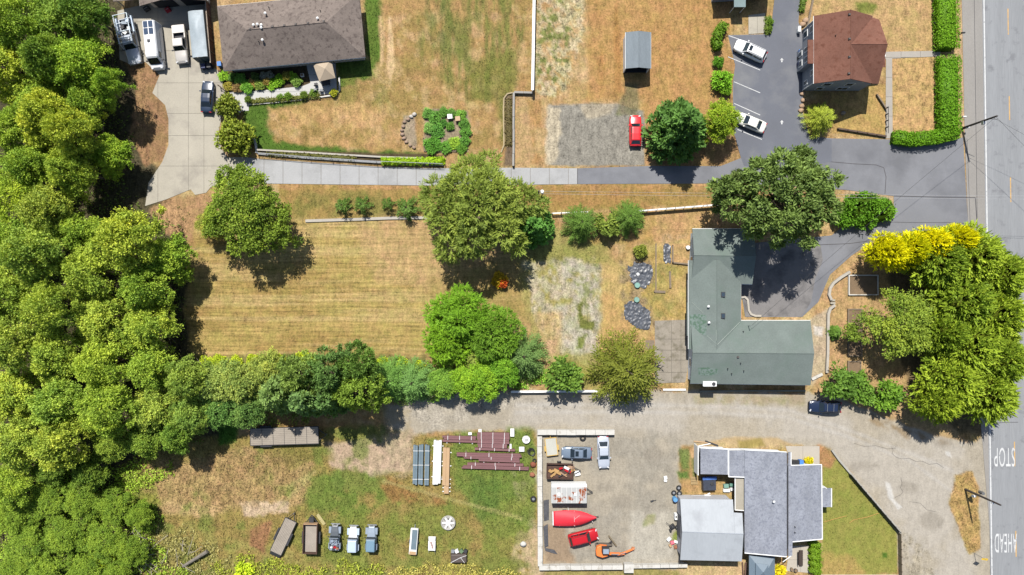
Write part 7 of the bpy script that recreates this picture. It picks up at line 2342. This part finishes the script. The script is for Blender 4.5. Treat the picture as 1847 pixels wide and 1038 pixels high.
# --- utility poles
POLEM = M('creosote_pole', (.05, .04, .035, 1), .9, .25, 1.0, 10)
def pole(label, x, y, h, cross=None):
    th = thing('utility_pole', label, 'pole', P(x, y))
    MB().tube((0, 0, -.1), (0, 0, h), .17, .12, 10).build('shaft', POLEM, th)
    MB().tube((0, 0, h), (0, 0, h + .25), .05, .03, 6).build('top_pin', STEEL, th)
    return th
p1 = pole('dark utility pole at the hedge corner beside the road', 1735, 232, 8.0)
MB().box((0, -.3, 5.0), (.3, .5, .5)).build('junction_box', STEEL, p1)
MB().tube((.1, 0, 6.2), (1.0, -.15, 6.6), .04).build('bracket', DARKSTEEL, p1)
p2 = pole('dark utility pole in the dry grass island by the road', 1741, 883, 8.0)
MB().tube((.5, .35, 2.6), (.5, .35, 3.5), .24, n=10).build('transformer', M('transformer_grey', (.1, .1, .1, 1), .6), p2)
MB().tube((.1, 0, 3.1), (.5, .35, 3.1), .05).build('bracket', DARKSTEEL, p2)
MB().box((0, -.2, 6.2), (.24, .3, .3)).build('insulator', WHITEP, p2)
MB().box((.35, -.6, 1.5), (.5, .3, .4)).build('meter_box', WHITEP, p2)
p3 = pole('lamp pole beside the large feathery tree', 968.5, 357, 7.6)
p3.name = 'lamp_pole'
MB().tube((0, 0, 7.4), (.45, -.05, 7.5), .04).build('lamp_arm', STEEL, p3)
lp = MB().tube((.5, -.05, 7.3), (.5, -.05, 7.5), .3, .2, 12).build('lamp_shade', WHITEP, p3)
MB().blob((.5, -.05, 7.25), (.16, .16, .14), 1, 8, 5, 0).build('bulb', M('frosted', (.7, .7, .68, 1), .3), lp)

def wire(label, a, b, sag, r=.018, mat=None, n=14):
    l = []
    for i in range(n + 1):
        t = i / n
        q = lerp(a, b, t)
        q.z -= sag * 4 * t * (1 - t)
        l.append(q)
    o = MB().path(l, r, 4)
    c = (Vector(a) + Vector(b)) / 2
    ob = o.build('overhead_wire', mat or M('wire_grey', (.35, .35, .36, 1), .5), None, off=(c.x, c.y, 0))
    ob.location = (c.x, c.y, 0)
    tag(ob, label, 'wire')
t1 = Vector((p1.location.x, p1.location.y, 8.0))
t2 = Vector((p2.location.x, p2.location.y, 8.0))
t3 = Vector((p3.location.x, p3.location.y, 7.5))
DW = M('wire_dark', (.03, .03, .03, 1), .6)
wire('upper pale wire running right from the lamp pole over the pine', t3, P(2010, 355, 8.4), .5, .014)
wire('lower pale wire running right from the lamp pole over the pine', t3 - Vector((0, .35, .2)), P(2010, 361, 8.2), .55, .014)
wire('dark service wire from the hedge corner pole to the green house', t1, (mast.x, mast.y, 4.5), .8, .02, DW)
wire('dark wire from the hedge corner pole off to the lower right', t1 - Vector((0, 0, .3)), P(2020, 420, 8.0), .6, .02, DW)
wire('second dark wire from the hedge corner pole across the road', t1 - Vector((0, 0, .9)), P(2030, 330, 7.4), .6, .016, DW)

# --- sign at the bottom right, mailbox, boulder and other roadside bits
sg = thing('road_sign', 'diamond road sign seen from above at the tip of the grass island', 'sign', P(1757, 998))
MB().tube((0, 0, 0), (0, 0, 2.9), .04, n=6).build('post', STEEL, sg)
MB().box((0, 0, 2.5), (.75, .03, .75), 0.1, .785).build('plate', M('sign_yellow', (.6, .4, .02, 1), .5), sg)
def mailbox(label, x, y, rz, mat):
    th = thing('mailbox', label, 'mailbox', P(x, y), rz)
    MB().box((0, 0, .5), (.1, .1, 1.0)).build('post', TIMBER, th)
    MB().box((0, 0, 1.1), (.5, .2, .2)).build('box', mat, th)
    MB().tube((-.25, 0, 1.2), (.25, 0, 1.2), .1, n=10).build('lid', mat, th)
mailbox('dark mailbox on the verge beside the upper hedge', 1729, 64, 0, DARKSTEEL)
mailbox('white mailbox on the verge above the hedge corner pole', 1731, 214, 0, WHITEP)
mailbox('white mailbox just below the hedge corner pole', 1737, 233.5, .3, WHITEP)
def boulder(label, x, y, r, mat, group=None, cat='rock', name='boulder', sd=1):
    th = MB().blob((0, 0, r * .35), (r, r * .85, r * .6), sd, 9, 6, .16).build(name, mat, None, smooth=True)
    th.location = P(x, y)
    tag(th, label, cat, group)
ROCK = M('rock', C8(176, 160, 140), .9, .2, 2, 8, bump=.4)
boulder('grey boulder against the upper hedge', 1689, 42, .5, ROCK, sd=4)
boulder('single boulder in the shaded yard of the two-storey house', 1520, 205, .4, ROCK, sd=5)
st_ = thing('stone_arc', 'arc of rounded stones at the small bare bed in the dry lawn', 'stone edging', P(735, 240))
arc = [(747.5, 207), (742, 211), (736, 216), (730, 221), (727, 229), (725, 236), (726, 243), (729, 250), (733, 257), (740, 263), (747, 267)]
for i, (x, y) in enumerate(arc):
    p = P(x, y)
    r = rnd.uniform(.28, .42)
    MB().blob((p.x, p.y, .12), (r, r * .8, r * .6), i, 8, 5, .2).build('stone', M('stone_white', C8(226, 218, 206), .9, .1) if i in (0, 1) else M('stone_brown', C8(186, 158, 136), .9, .2), st_, smooth=True, world=True)
for i, (x, y) in enumerate(((1447, 170), (1448, 182), (1444, 200), (1446, 192))):
    boulder(['topmost', 'second', 'lowest', 'third'][i] + ' flat tan stone at the house edge of the parking lot', x, y, .42, M('flagstone', C8(206, 172, 140), .9, .15), sd=20 + i, group='flat stones at the parking lot')
for i, (x, y) in enumerate(((1452, 38), (1447, 45))):
    boulder(['upper', 'lower'][i] + ' tan rock at the end of the timber border by the parking entrance', x, y, .5, MATS['flagstone'], sd=30 + i)
up = thing('utility_cabinet', 'white utility cabinet at the left wall of the two-storey house', 'cabinet', P(1438.5, 56))
MB().box((0, 0, .45), (.4, .9, .9)).build('body', WHITEP, up, bevel=.03)
MB().box((-.21, 0, .5), (.03, .7, .6)).build('door', TRIM, up)

# --- square garden furniture
for i, (x, y, m_) in enumerate(((812, 212, WHITEP), (826, 216, M('pale_wood', C8(222, 190, 150), .9)))):
    th = thing('garden_box', ['white beehive box in the square garden', 'pale wooden box in the square garden'][i], 'box', P(x, y), .1)
    MB().box((0, 0, .3), (.65, .6, .6)).build('body', m_, th, bevel=.02)
    MB().box((0, 0, .64), (.75, .7, .07)).build('lid', m_, th)
    MB().box((0, -.31, .2), (.3, .03, .05)).build('slot', DARKSTEEL, th)
rail('garden_border', 'grey timber border at the lower left of the square garden', (764, 250), (766, 273), 1, .3, (.1,), .2, TIMBER)
rail('garden_border', 'grey timber border along the lower edge of the square garden', (766, 273), (842, 273), 4, .3, (.1,), .2, TIMBER)

# --- black plastic sheets and beds left of the green house
def sheet(label, poly, mat, seed, name='plastic_sheet'):
    rng = np.random.default_rng(seed)
    xs, ys = [p[0] for p in poly], [p[1] for p in poly]
    X, Y = np.meshgrid(np.arange(min(xs), max(xs), 1.5), np.arange(min(ys), max(ys), 1.5))
    ny, nx = X.shape
    x, y = X.ravel(), Y.ravel()
    ins = sdf(poly, x, y) + 14 * (fbm(x, y, 12, seed) - .58) < 0
    z = .03 + .5 * np.abs(fbm(x * 1.2 + y * .4, y * .8 - x * .3, 5, seed + 2, 3) - .5)
    k = x.size
    idx = np.arange(k).reshape(ny, nx)
    q = np.stack([idx[1:, :-1], idx[1:, 1:], idx[:-1, 1:], idx[:-1, :-1]], -1).reshape(-1, 4)
    q = q[ins[q].all(1)]
    c = P(sum(xs) / len(xs), sum(ys) / len(ys))
    V = np.stack([(x - CX) * S - c.x, (CY - y) * S - c.y, z], 1)
    u, inv = np.unique(q, return_inverse=True)
    o = link(bpy.data.objects.new(name, npmesh(name, V[u], inv.reshape(-1, 4), mat)))
    o.location = c
    tag(o, label, 'plastic sheet')
PLS = M('black_plastic_sheet', (.055, .06, .07, 1), .42, .5, 2.0, 7, spec=.5, bump=.3)
sheet('crumpled black plastic sheet below the small evergreen, upper of two', [(1132, 482), (1150, 472), (1168, 474), (1178, 490), (1174, 508), (1162, 522), (1150, 518), (1138, 505)], PLS, 3)
sheet('crumpled black plastic sheet above the back patio, lower of two', [(1125, 548), (1140, 540), (1160, 548), (1172, 562), (1174, 580), (1168, 596), (1150, 592), (1132, 580), (1124, 565)], PLS, 6)
sheet('black plastic sheet beside the timber bed against the green house', [(1197, 440), (1206, 438), (1211, 450), (1211, 476), (1200, 476), (1195, 460)], PLS, 9)
for i, (x, y, s_, m_) in enumerate(((1150, 495, .28, WHITEP), (1149, 515, .5, M('aqua_lid', C8(150, 196, 180), .5)), (1148, 541, .5, MATS['aqua_lid']))):
    o = MB().tube((0, 0, .1), (0, 0, .38), s_ * .9, s_ * .8, 12).build('tub_lid', m_)
    o.location = P(x, y)
    tag(o, ['small white lid on the upper black sheet', 'aqua round tub lid at the foot of the upper black sheet', 'aqua round tub lid above the lower black sheet'][i], 'tub')
rail('raised_bed', 'timber frame of the bed against the left wall of the green house', (1213, 443), (1213, 475), 1, .3, (.12, .25), .2, TIMBER)
rail('raised_bed', 'lower timber of the bed against the green house wall', (1213, 474), (1243, 477), 1, .3, (.12, .25), .22, TIMBER)
rail('garden_timber', 'long thin timber lying on the grass left of the green house', (1183, 440), (1183, 525), 2, .15, (.06,), .18, TIMBER)
rail('garden_timber', 'short weathered log on the grass, left of two', (1180, 526), (1200, 527), 1, .3, (.12,), .35, TIMBER)
rail('garden_timber', 'upright weathered log on the grass, right of two', (1208, 490), (1209, 520), 1, .3, (.12,), .3, TIMBER)
for i, (x0, y0, x1, y1) in enumerate(((1530, 497, 1582, 532), (1529, 558, 1553, 642), (1529, 652, 1551, 672))):
    th = thing('raised_bed', ['white-edged raised bed beside the golden cypresses', 'long timber raised bed left of the round light tree', 'small timber raised bed above the bushes'][i], 'raised bed', P((x0 + x1) / 2, (y0 + y1) / 2))
    m_ = WCONC if i == 0 else TIMBER
    for a, b in (((x0, y0), (x1, y0)), ((x1, y0), (x1, y1)), ((x1, y1), (x0, y1)), ((x0, y1), (x0, y0))):
        p, q = P(*a), P(*b)
        c = (p + q) / 2 - th.location
        MB().box((c.x, c.y, .15), ((q - p).length + .1, .16, .34 + .01 * (a[0] == b[0])), math.atan2(q.y - p.y, q.x - p.x)).build('side_board', m_, th)
    w_, h_ = (x1 - x0) * S, (y1 - y0) * S
    MB().box((0, 0, .1), (w_ - .1, h_ - .1, .2)).build('soil', DIRT, th)
wt = MB().tube((0, 0, 0), (0, 0, .5), .32, .3, 12).build('water_tub', WHITEP)
wt.location = P(1240, 447)
tag(wt, 'small white tub against the upper wing of the green house', 'tub')

# --- bundles of building material in the meadow
def bundle(name, label, x, y, L, W, h, n, mat, hd=(0, -1), straps=True, piece='panel', strapm=WHITEP, group=None, skew=0.0):
    loc, rz = place(x, y, hd, h)
    th = thing(name, label, 'building material', loc, rz, group)
    r2 = random.Random(int(x * 7))
    for i in range(n):
        MB().box((r2.uniform(-.08, .08) + skew * i, (i + .5) / n * W - W / 2, h / 2 + .06), (L + r2.uniform(-.2, .2), W / n - .02, h + r2.uniform(-.03, .03))).build(piece, mat, th)
    for f in (-.36, 0, .36):
        MB().box((f * L, 0, .03), (.14, W + .5, .1)).build('bearer', TIMBER if straps else WHITEP, th)
        if straps:
            MB().box((f * L, 0, h + .09), (.06, W + .04, .03)).build('strap', strapm, th)
    return th
PANB = M('panel_blue_grey', C8(128, 148, 158), .5, .1, 1, 6, spec=.4)
for i, x in enumerate((749, 759, 770)):
    bundle('panel_bundle', ['leftmost', 'middle', 'rightmost'][i] + ' of three strapped blue-grey panel bundles', x, 839, 6.0, .70, .5, 2, PANB, (0.02, -1), group='strapped panel bundles')
bundle('panel_bundle', 'white stack of long panels right of the blue-grey bundles', 788.5, 834, 6.6, 1.2, .6, 3, WHITEP, (0.03, -1), straps=False)
bundle('board_stack', 'tan stack of boards right of the white panels', 804.5, 842, 5.7, 1.05, .55, 2, M('tan_board', C8(222, 184, 140), .8, .08), (0.02, -1), straps=False, piece='board')
bundle('board_stack', 'short tan board poking out below the tan stack', 805, 881, 1.6, .75, .4, 1, MATS['tan_board'], (0.0, -1), straps=False, piece='board')
BURG = M('burgundy_steel', C8(150, 106, 106), .55, .16, 1.2, 8, stretch=(.3, 3, 1))
for i, (x, y, L, W, h, n) in enumerate(((889, 786.5, 4.9, .8, .6, 2), (889, 796, 4.8, .6, .55, 2), (888, 804, 4.6, .55, .45, 2), (829, 790, 5.0, .45, .4, 2), (829, 796, 5.4, .3, .3, 1), (892, 811, 6.2, .3, .35, 1), (882, 821, 9.8, .45, .4, 2), (886, 826, 8.6, .4, .35, 2), (900, 831, 6.4, .35, .3, 1), (893, 838, 8.4, .35, .3, 1), (894, 844, 10.2, .4, .35, 2))):
    bundle('steel_bundle', ['thickest burgundy steel bundle at the top right of the pile', 'burgundy steel bundle just below the thickest one', 'third burgundy bundle below the thickest one', 'upper burgundy bundle left of the thick stack', 'single burgundy beam left of the thick stack', 'burgundy beam crossing under the thick stack', 'long burgundy bundle starting at the white panels', 'long burgundy bundle just below the one at the white panels', 'shorter burgundy beam among the long ones', 'second lowest long burgundy beam', 'lowest and longest burgundy bundle of the pile'][i], x, y, L, W * 1.25, h, n, BURG, (1, 0.02 + .008 * (i % 3)), straps=i not in (4, 8), piece='beam', group='burgundy steel pile')
for i, (x, y, sx, sy) in enumerate(((848, 782, .55, .4), (866, 777, .5, .5), (924, 780, .6, 1.2), (941, 810, .8, .7), (921, 806, .3, .9))):
    o = MB().box((0, 0, .2), (sx, sy, .4)).build('white_block', WHITEP, bevel=.03)
    o.location = P(x, y)
    tag(o, ['white block on the left burgundy bundle', 'white block above the thickest burgundy bundle', 'tall white block right of the thickest burgundy bundle', 'white block right of the burgundy beams', 'thin white spacer at the right end of the burgundy stack'][i], 'block')
# round white frame, tub, carts and tarp in the meadow
rd = thing('round_frame', 'round white spoked frame lying in the meadow', 'frame', P(808.5, 943, .2))
MB().ring((0, 0, .15), 1.02, .12, 24, 6).build('rim', M('aged_white', C8(206, 202, 194), .8, .15), rd)
for i in range(6):
    a = i * math.pi / 3
    MB().box((math.cos(a) * .55, math.sin(a) * .55, .16), (.95, .22, .1), a).build('spoke', WHITEP, rd)
MB().tube((0, 0, .08), (0, 0, .26), .3, n=12).build('hub', WHITEP, rd)
MB().prism(ell(0, 0, .98, .98, 20), .06, .14).build('disc', M('aged_white', C8(206, 202, 194), .8, .15), rd)
for i, (a, q) in enumerate(((.4, .62), (1.5, .6), (2.3, .64), (3.3, .6), (4.4, .62), (5.4, .6))):
    MB().box((math.cos(a) * q, math.sin(a) * q, .15), (.3, .16, .03), a + 1.2).build('slot', DARKSTEEL, rd)
tb_ = thing('white_tub', 'white oval tub with dark grille above the yard wall corner', 'tub', P(949, 793))
MB().prism(ell(0, 0, .65, .6, 14), 0, .45, .9).build('body', WHITEP, tb_)
for k in range(3):
    MB().box((-.18 + k * .18, 0, .46), (.09, .5, .03)).build('slot', DARKSTEEL, tb_)
def tyre(label, x, y, r=.36, z=0.0, group=None, rim=True, flat=True):
    th = thing('scrap_tyre', label, 'tyre', P(x, y) + Vector((0, 0, .03 + z)), 0, group)
    o = link(bpy.data.objects.new('rubber', TYRE), th)
    k = r / .33
    o.scale = (k, k, k)
    o.rotation_euler = (math.pi / 2, 0, 0)
    o.location = (0, 0, .1 * k)
    if rim:
        q = MB().tube((0, 0, .02), (0, 0, .16), r * .55, n=12).build('rim', STEEL, th)
tyre('tyre with a pale rim outside the left yard wall', 962, 900, .48)
tyre('black tyre inside the upper yard wall', 1051, 790, .5, rim=False)
tyre('tyre on its side above the left yard wall top', 964, 831, .35, rim=False)
for i, (x, y, l_) in enumerate(((1224, 880, 'topmost tyre with pale rim at the workshop corner'), (1215, 889, 'left tyre with pale rim at the workshop corner'), (1225, 890, 'right tyre with pale rim at the workshop corner'), (1222, 951, 'black tyre by the clutter left of the workshop'))):
    tyre(l_, x, y, .42)
hs_ = thing('hose_coil', 'coil of black hose left of the yard wall', 'hose', P(958, 815))
for k in range(4):
    MB().ring((.06 * k, -.05 * k, .06 + .07 * k), .55 - .05 * k, .045, 18, 5).build('loop', BLACKP, hs_)
for i, (x, y, mt, sc_) in enumerate(((962, 838, M('rusty_red', C8(160, 96, 70), .9, .2), .5), (960, 856, MATS['rusty'], .45), (944, 981, WCONC, .5))):
    boulder(['rust-red scrap lump beside the left yard wall', 'dark rusty scrap lump beside the left yard wall, lower one', 'pale concrete lump in the weeds left of the yard wall'][i], x, y, sc_, mt, cat='scrap', name='scrap_lump', sd=50 + i)
loc, rz = place(746, 977, (0.08, -1), .8)
nb = thing('narrow_trailer', 'narrow white-rimmed box trailer with a blue-grey lid in the meadow', 'trailer', loc, rz)
MB().box((0, 0, .6), (3.9, 1.15, .5)).build('box', WHITEP, nb, bevel=.04)
MB().box((.3, -.08, .88), (3.0, .8, .06)).build('lid', PANB, nb)
MB().box((-1.75, 0, .86), (.5, 1.0, .06)).build('tail_board', MATS['tan_board'], nb)
for s in (1, -1):
    wheel(nb, -.2, s * .68, .28)
MB().tube((1.9, 0, .45), (2.5, 0, .42), .05).build('tongue', STEEL, nb)
loc, rz = place(779, 981, (0.02, -1), .6)
gc = thing('garden_cart', 'small white cart with a pinkish load in the meadow', 'cart', loc, rz)
MB().box((-.3, 0, .5), (1.5, 1.1, .35)).build('tray', WHITEP, gc, bevel=.05)
MB().box((.75, 0, .45), (.6, 1.2, .3), taper=.8).build('nose', WHITEP, gc, bevel=.08)
for k in range(3):
    MB().box((-.5 + .35 * k, .1 * k - .1, .72), (.3, .25, .12), k).build('load', M('pink_load', C8(206, 170, 160), .8), gc)
for s in (1, -1):
    wheel(gc, -.5, s * .6, .22)
    MB().tube((-1.0, s * .45, .5), (-1.5, s * .5, .4), .03).build('handle', STEEL, gc)
tl = thing('tarp_pile', 'stack under a dark brown tarpaulin near the bottom of the meadow', 'tarpaulin', P(828, 1003))
MB().box((0, -.1, .5), (2.6, 1.4, .9), .02, taper=.9).build('tarp', M('brown_tarp', C8(104, 92, 84), .6, .15, 1, 6, bump=.4), tl, bevel=.12)
cr = MB()
cr.tube((-1.2, -.7, .97), (.3, .1, 1.0), .03)
cr.tube((.3, .1, 1.0), (1.2, .4, .97), .03)
cr.tube((.3, .1, 1.0), (.9, -.7, .97), .03)
cr.build('rope', WHITEP, tl)
for k, (xx, mt) in enumerate(((-.9, STEEL), (-.3, WHITEP), (.4, M('green_scrap', C8(120, 150, 110), .8)), (1.0, DARKSTEEL))):
    MB().box((xx, .9, .4), (.5, .5, .5), k * .4).build('scrap_piece', mt, tl)
# plank on the grass by the dump trailer
o = MB().box((0, 0, .06), (1.9, .5, .1), -.95).build('loose_plank', M('pale_plank', C8(214, 200, 140), .9, .1))
o.location = P(579, 937)
tag(o, 'pale plank lying in the grass right of the dump trailer', 'plank')

# --- fallen trunk and bare branches at the bottom left
ft = thing('fallen_trunk', 'grey fallen trunk with broken end at the bottom left', 'fallen tree', P(355, 1005))
DEAD = M('dead_wood', C8(196, 186, 168), .9, .2, 1.5, 8)
MB().tube(P(330, 1022, .5) - ft.location, P(374, 995, .7) - ft.location, .22, .3, 8).build('trunk', M('grey_bark', C8(150, 142, 128), .9, .3, 1.5, 8), ft)
r3 = random.Random(8)
for i in range(26):
    a = P(r3.uniform(225, 345), r3.uniform(965, 1040), .3)
    ang = r3.uniform(0, 6.28)
    l_ = r3.uniform(1.2, 3.4)
    b = a + Vector((math.cos(ang) * l_, math.sin(ang) * l_, r3.uniform(.1, 1.0)))
    m_ = lerp(a, b, .5) + Vector((r3.uniform(-.3, .3), r3.uniform(-.3, .3), .2))
    q = MB()
    for u, v, r_ in ((a, m_, .06), (m_, b, .04), (m_, m_ + Vector((r3.uniform(-1, 1), r3.uniform(-1, 1), .3)), .03)):
        q.tube(u - ft.location, v - ft.location, r_, r_ * .6, 5)
    q.build('branch', DEAD, ft)
for i, (x, y) in enumerate(((20, 515), (285, 548), (360, 672))):
    th = thing('dead_branch', ['bare grey branches at the left edge of the wood', 'bare branch at the wood edge beside the field shadow', 'bare twigs at the left end of the hedge row', 'dry twigs on the wood edge above the driveway'][i], 'branch', P(x, y, 3))
    th.location.z = 0
    zz = 6.5 if i == 0 else (3.5 if i == 1 else 2.0)
    for k in range(8):
        ang = -.5 + r3.uniform(-.6, .6) + i
        l_ = r3.uniform(.8, 2.4)
        MB().tube((0, 0, zz * .2), (math.cos(ang) * l_, math.sin(ang) * l_, zz + r3.uniform(-.5, .5)), .07, .02, 5).build('twig', DEAD, th)

# --- clutter between workshop and grey house
def lump(name, label, cat, x, y, parts):
    th = thing(name, label, cat, P(x, y))
    for nm, c, s_, rz, mt in parts:
        MB().box(c, s_, rz, taper=.92).build(nm, mt, th, bevel=.04)
    return th
bt_ = M('blue_tarp', (.05, .12, .34, 1), .45, .3, 1.2, 5, bump=.3)
lump('covered_quad', 'machine under black and blue tarps in the gap of the grey house', 'tarpaulin', 1277, 869, [('tarp', (0, -.2, .5), (2.1, 2.0, .9), .03, M('black_tarp', (.035, .04, .055, 1), .45, .2, 1.2, 5, bump=.3)), ('blue_fold', (0, .75, .98), (2.2, .5, .12), .05, bt_), ('load', (.35, -.1, 1.0), (.5, .5, .14), .4, DARKSTEEL)])
lump('plastic_tubs', 'stacked aqua and white tubs in the gap of the grey house', 'tub', 1312, 877, [('tub', (-.3, .1, .3), (.8, .6, .5), .1, MATS['aqua_lid']), ('tub', (.5, .3, .35), (.7, .5, .6), -.1, M('green_tub', C8(120, 168, 150), .5)), ('tub', (-.2, -.6, .25), (1.1, .5, .4), 0, WHITEP), ('tub', (.6, -.4, .25), (.5, .5, .4), .2, WHITEP)])
lump('pallet', 'pale wooden pallet left of the grey house', 'pallet', 1252, 867, [('slat', (0, -.5 + .25 * k, .12), (1.1, .18, .06), 0, M('pallet_wood', C8(214, 184, 132), .9, .12)) for k in range(5)] + [('bearer', (-.45 + .45 * k, 0, .05), (.1, 1.2, .08), 0, TIMBER) for k in range(3)])
br_ = thing('blue_barrel', 'blue barrel at the workshop corner below the tyres', 'barrel', P(1216, 899))
MB().tube((0, 0, 0), (0, 0, .85), .36, n=14).build('body', M('barrel_blue', (.10, .26, .42, 1), .5), br_)
MB().ring((0, 0, .85), .34, .04, 14, 5).build('rim', BLUEP, br_)
MB().tube((0, 0, .84), (0, 0, .87), .3, n=12).build('lid', MATS['barrel_blue'], br_)
lump('metal_sheets', 'white and grey scrap sheets along the upper workshop wall', 'scrap', 1264, 896, [('sheet', (-.5, 0, .3), (2.4, .7, .3), .02, STEEL), ('sheet', (.9, .1, .4), (1.0, .6, .3), -.1, WHITEP), ('sheet', (2.2, -.1, .3), (1.3, .6, .3), 0, WCONC), ('pipe', (1.0, .5, .5), (.7, .2, .2), .5, WHITEP)])
lump('heater', 'small white heater left of the workshop', 'heater', 1217.5, 930, [('body', (0, 0, .4), (.42, 1.0, .8), 0, WHITEP), ('grille', (0, 0, .81), (.2, .4, .04), 0, DARKSTEEL)])
lump('lawn_mower', 'black lawn mower left of the workshop', 'mower', 1212, 949, [('deck', (0, 0, .3), (.8, .7, .35), .6, BLACKP), ('engine', (0, 0, .55), (.35, .35, .25), .6, DARKSTEEL), ('handle', (-.7, .5, .6), (.9, .08, .08), -.6, DARKSTEEL), ('bag', (-.3, -.6, .3), (.3, .5, .3), .4, BLACKP)])
lump('toy_pile', 'pile of pink, white and tan clutter left of the workshop', 'clutter', 1212, 978, [('item', (0, 0, .25), (.6, .5, .4), .3, M('pink_item', (.55, .12, .16, 1), .6)), ('item', (-.5, .5, .2), (.7, .5, .3), .8, WHITEP), ('item', (.6, .1, .2), (.7, .4, .3), -.3, WHITEP), ('item', (.5, -.7, .2), (.5, .5, .3), .2, MATS['rusty']), ('item', (-.3, -.5, .2), (.4, .5, .3), .6, MATS['tan_board'])])
lump('white_bag', 'white bag lying on the open gravel of the yard', 'bag', 1200, 864, [('bag', (0, .2, .15), (.55, .5, .3), .2, WHITEP), ('bag', (0, -.25, .12), (.5, .4, .25), -.2, WHITEP)])
lump('scrap_metal', 'small dark scrap on the open gravel of the yard', 'scrap', 1176, 904, [('piece', (0, 0, .08), (.5, .25, .15), .3, DARKSTEEL), ('piece', (.4, .1, .06), (.5, .1, .1), .1, DARKSTEEL)])
lump('timber_scraps', 'long timber scraps along the upper wall of the grey house', 'scrap', 1280, 800, [('board', (-1.2, .2, .1), (2.6, .2, .1), -.1, MATS['tan_board']), ('board', (.3, .0, .1), (2.2, .25, .12), -.35, DARKSTEEL), ('board', (-.8, -.2, .12), (2.0, .15, .1), .2, WHITEP)])
pt = thing('bench', 'dark bench on the rear patio beside the hedge blocks', 'bench', P(1443, 1005))
MB().box((0, 0, .45), (.5, 2.4, .06)).build('seat', M('bench_dark', C8(84, 70, 62), .8), pt)
MB().box((-.5, 0, .7), (.08, 2.0, .5)).build('backrest', MATS['bench_dark'], pt)
for s in (1, -1):
    MB().box((0, s * 1.0, .22), (.45, .1, .44)).build('leg', DARKSTEEL, pt)
for i, (x, y) in enumerate(((1434, 1028), (1427, 1026))):
    th = thing('flower_pot', ['dark flower pot at the lower edge of the rear patio', 'smaller flower pot left of the dark one on the rear patio'][i], 'pot', P(x, y))
    MB().tube((0, 0, 0), (0, 0, .4), .22, .3 - .05 * i, 12).build('pot', BLACKP if i == 0 else TIMBER, th)
    MB().tube((0, 0, .36), (0, 0, .41), .24 - .05 * i, n=12).build('soil', DIRT, th)
hs2 = MB().path([P(*q) for q in ((1486, 942, .06), (1500, 938, .06), (1515, 934, .06), (1527, 931, .06))], .04, 5).build('garden_hose', M('hose_tan', C8(226, 176, 100), .7), None)
tag(hs2, 'tan garden hose on the lawn near the porch', 'hose')
hs3 = MB().path([P(*q) for q in ((1532, 944, .06), (1540, 938, .06), (1565, 933, .06), (1585, 926, .06))], .04, 5).build('garden_hose', MATS['hose_tan'], None)
tag(hs3, 'tan garden hose on the lawn toward the slanted edge', 'hose')
# patio furniture under and beside the canopy
lump('patio_table', 'dark patio table in the shade of the tan canopy', 'table', 590, 151, [('top', (0, 0, .7), (1.3, 1.0, .05), .1, DARKSTEEL), ('leg', (-.5, -.35, .34), (.06, .06, .68), 0, DARKSTEEL), ('leg', (.5, .35, .34), (.06, .06, .68), 0, DARKSTEEL), ('leg', (.5, -.35, .34), (.06, .06, .68), 0, DARKSTEEL), ('leg', (-.5, .35, .34), (.06, .06, .68), 0, DARKSTEEL)])
for i, (x, y, a) in enumerate(((571, 154, .2), (570, 164, .5), (581, 165, .1))):
    lump('patio_chair', ['dark patio chair left of the canopy table', 'grey patio chair at the corner of the pale walk', 'grey patio chair below the canopy table'][i], 'chair', x, y, [('seat', (0, 0, .42), (.5, .5, .06), a, P_DGREY if i else DARKSTEEL), ('backrest', (0, -.26, .7), (.5, .06, .5), a, P_DGREY if i else DARKSTEEL)] + [('leg', (sx_ * .2, sy_ * .2, .2), (.05, .05, .4), a, DARKSTEEL) for sx_ in (1, -1) for sy_ in (1, -1)])
lump('white_planter', 'small white planter on the pale walk by the flower bed', 'planter', 546, 137, [('box', (0, 0, .25), (.5, .5, .5), .1, WHITEP), ('soil', (0, 0, .5), (.4, .4, .04), .1, DIRT)])
lump('gate', 'grey wooden gate posts at the start of the house walk', 'gate', 405, 162, [('post', (-.6, .4, .6), (.14, .14, 1.2), .5, TIMBER), ('post', (.5, -.4, .6), (.14, .14, 1.2), .5, TIMBER), ('rail', (0, 0, 1.0), (1.4, .1, .12), -.7, TIMBER), ('rail', (0, 0, .4), (1.4, .1, .12), -.7, TIMBER)])
lump('garden_figures', 'pink and white ornaments between the two clipped trees', 'ornament', 430, 208, [('ornament', (0, 0, .2), (.4, .3, .4), .3, M('ornament_pink', C8(206, 150, 130), .8)), ('ornament', (-.5, -.2, .2), (.5, .4, .3), .5, M('ornament_tan', C8(206, 186, 150), .8)), ('ornament', (.2, .5, .15), (.3, .3, .3), 0, WHITEP)])
# orange-brown planks leaning at the gazebo
lump('brown_boards', 'brown boards between workshop and gazebo', 'board', 1341, 1026, [('board', (-.2, 0, .4), (.2, 2.4, .1), .05, M('board_brown', C8(132, 100, 84), .9, .2)), ('board', (.15, .1, .5), (.2, 2.2, .1), -.05, MATS['board_brown']), ('board', (.45, 0, .3), (.15, 2.0, .1), .1, MATS['board_brown'])])
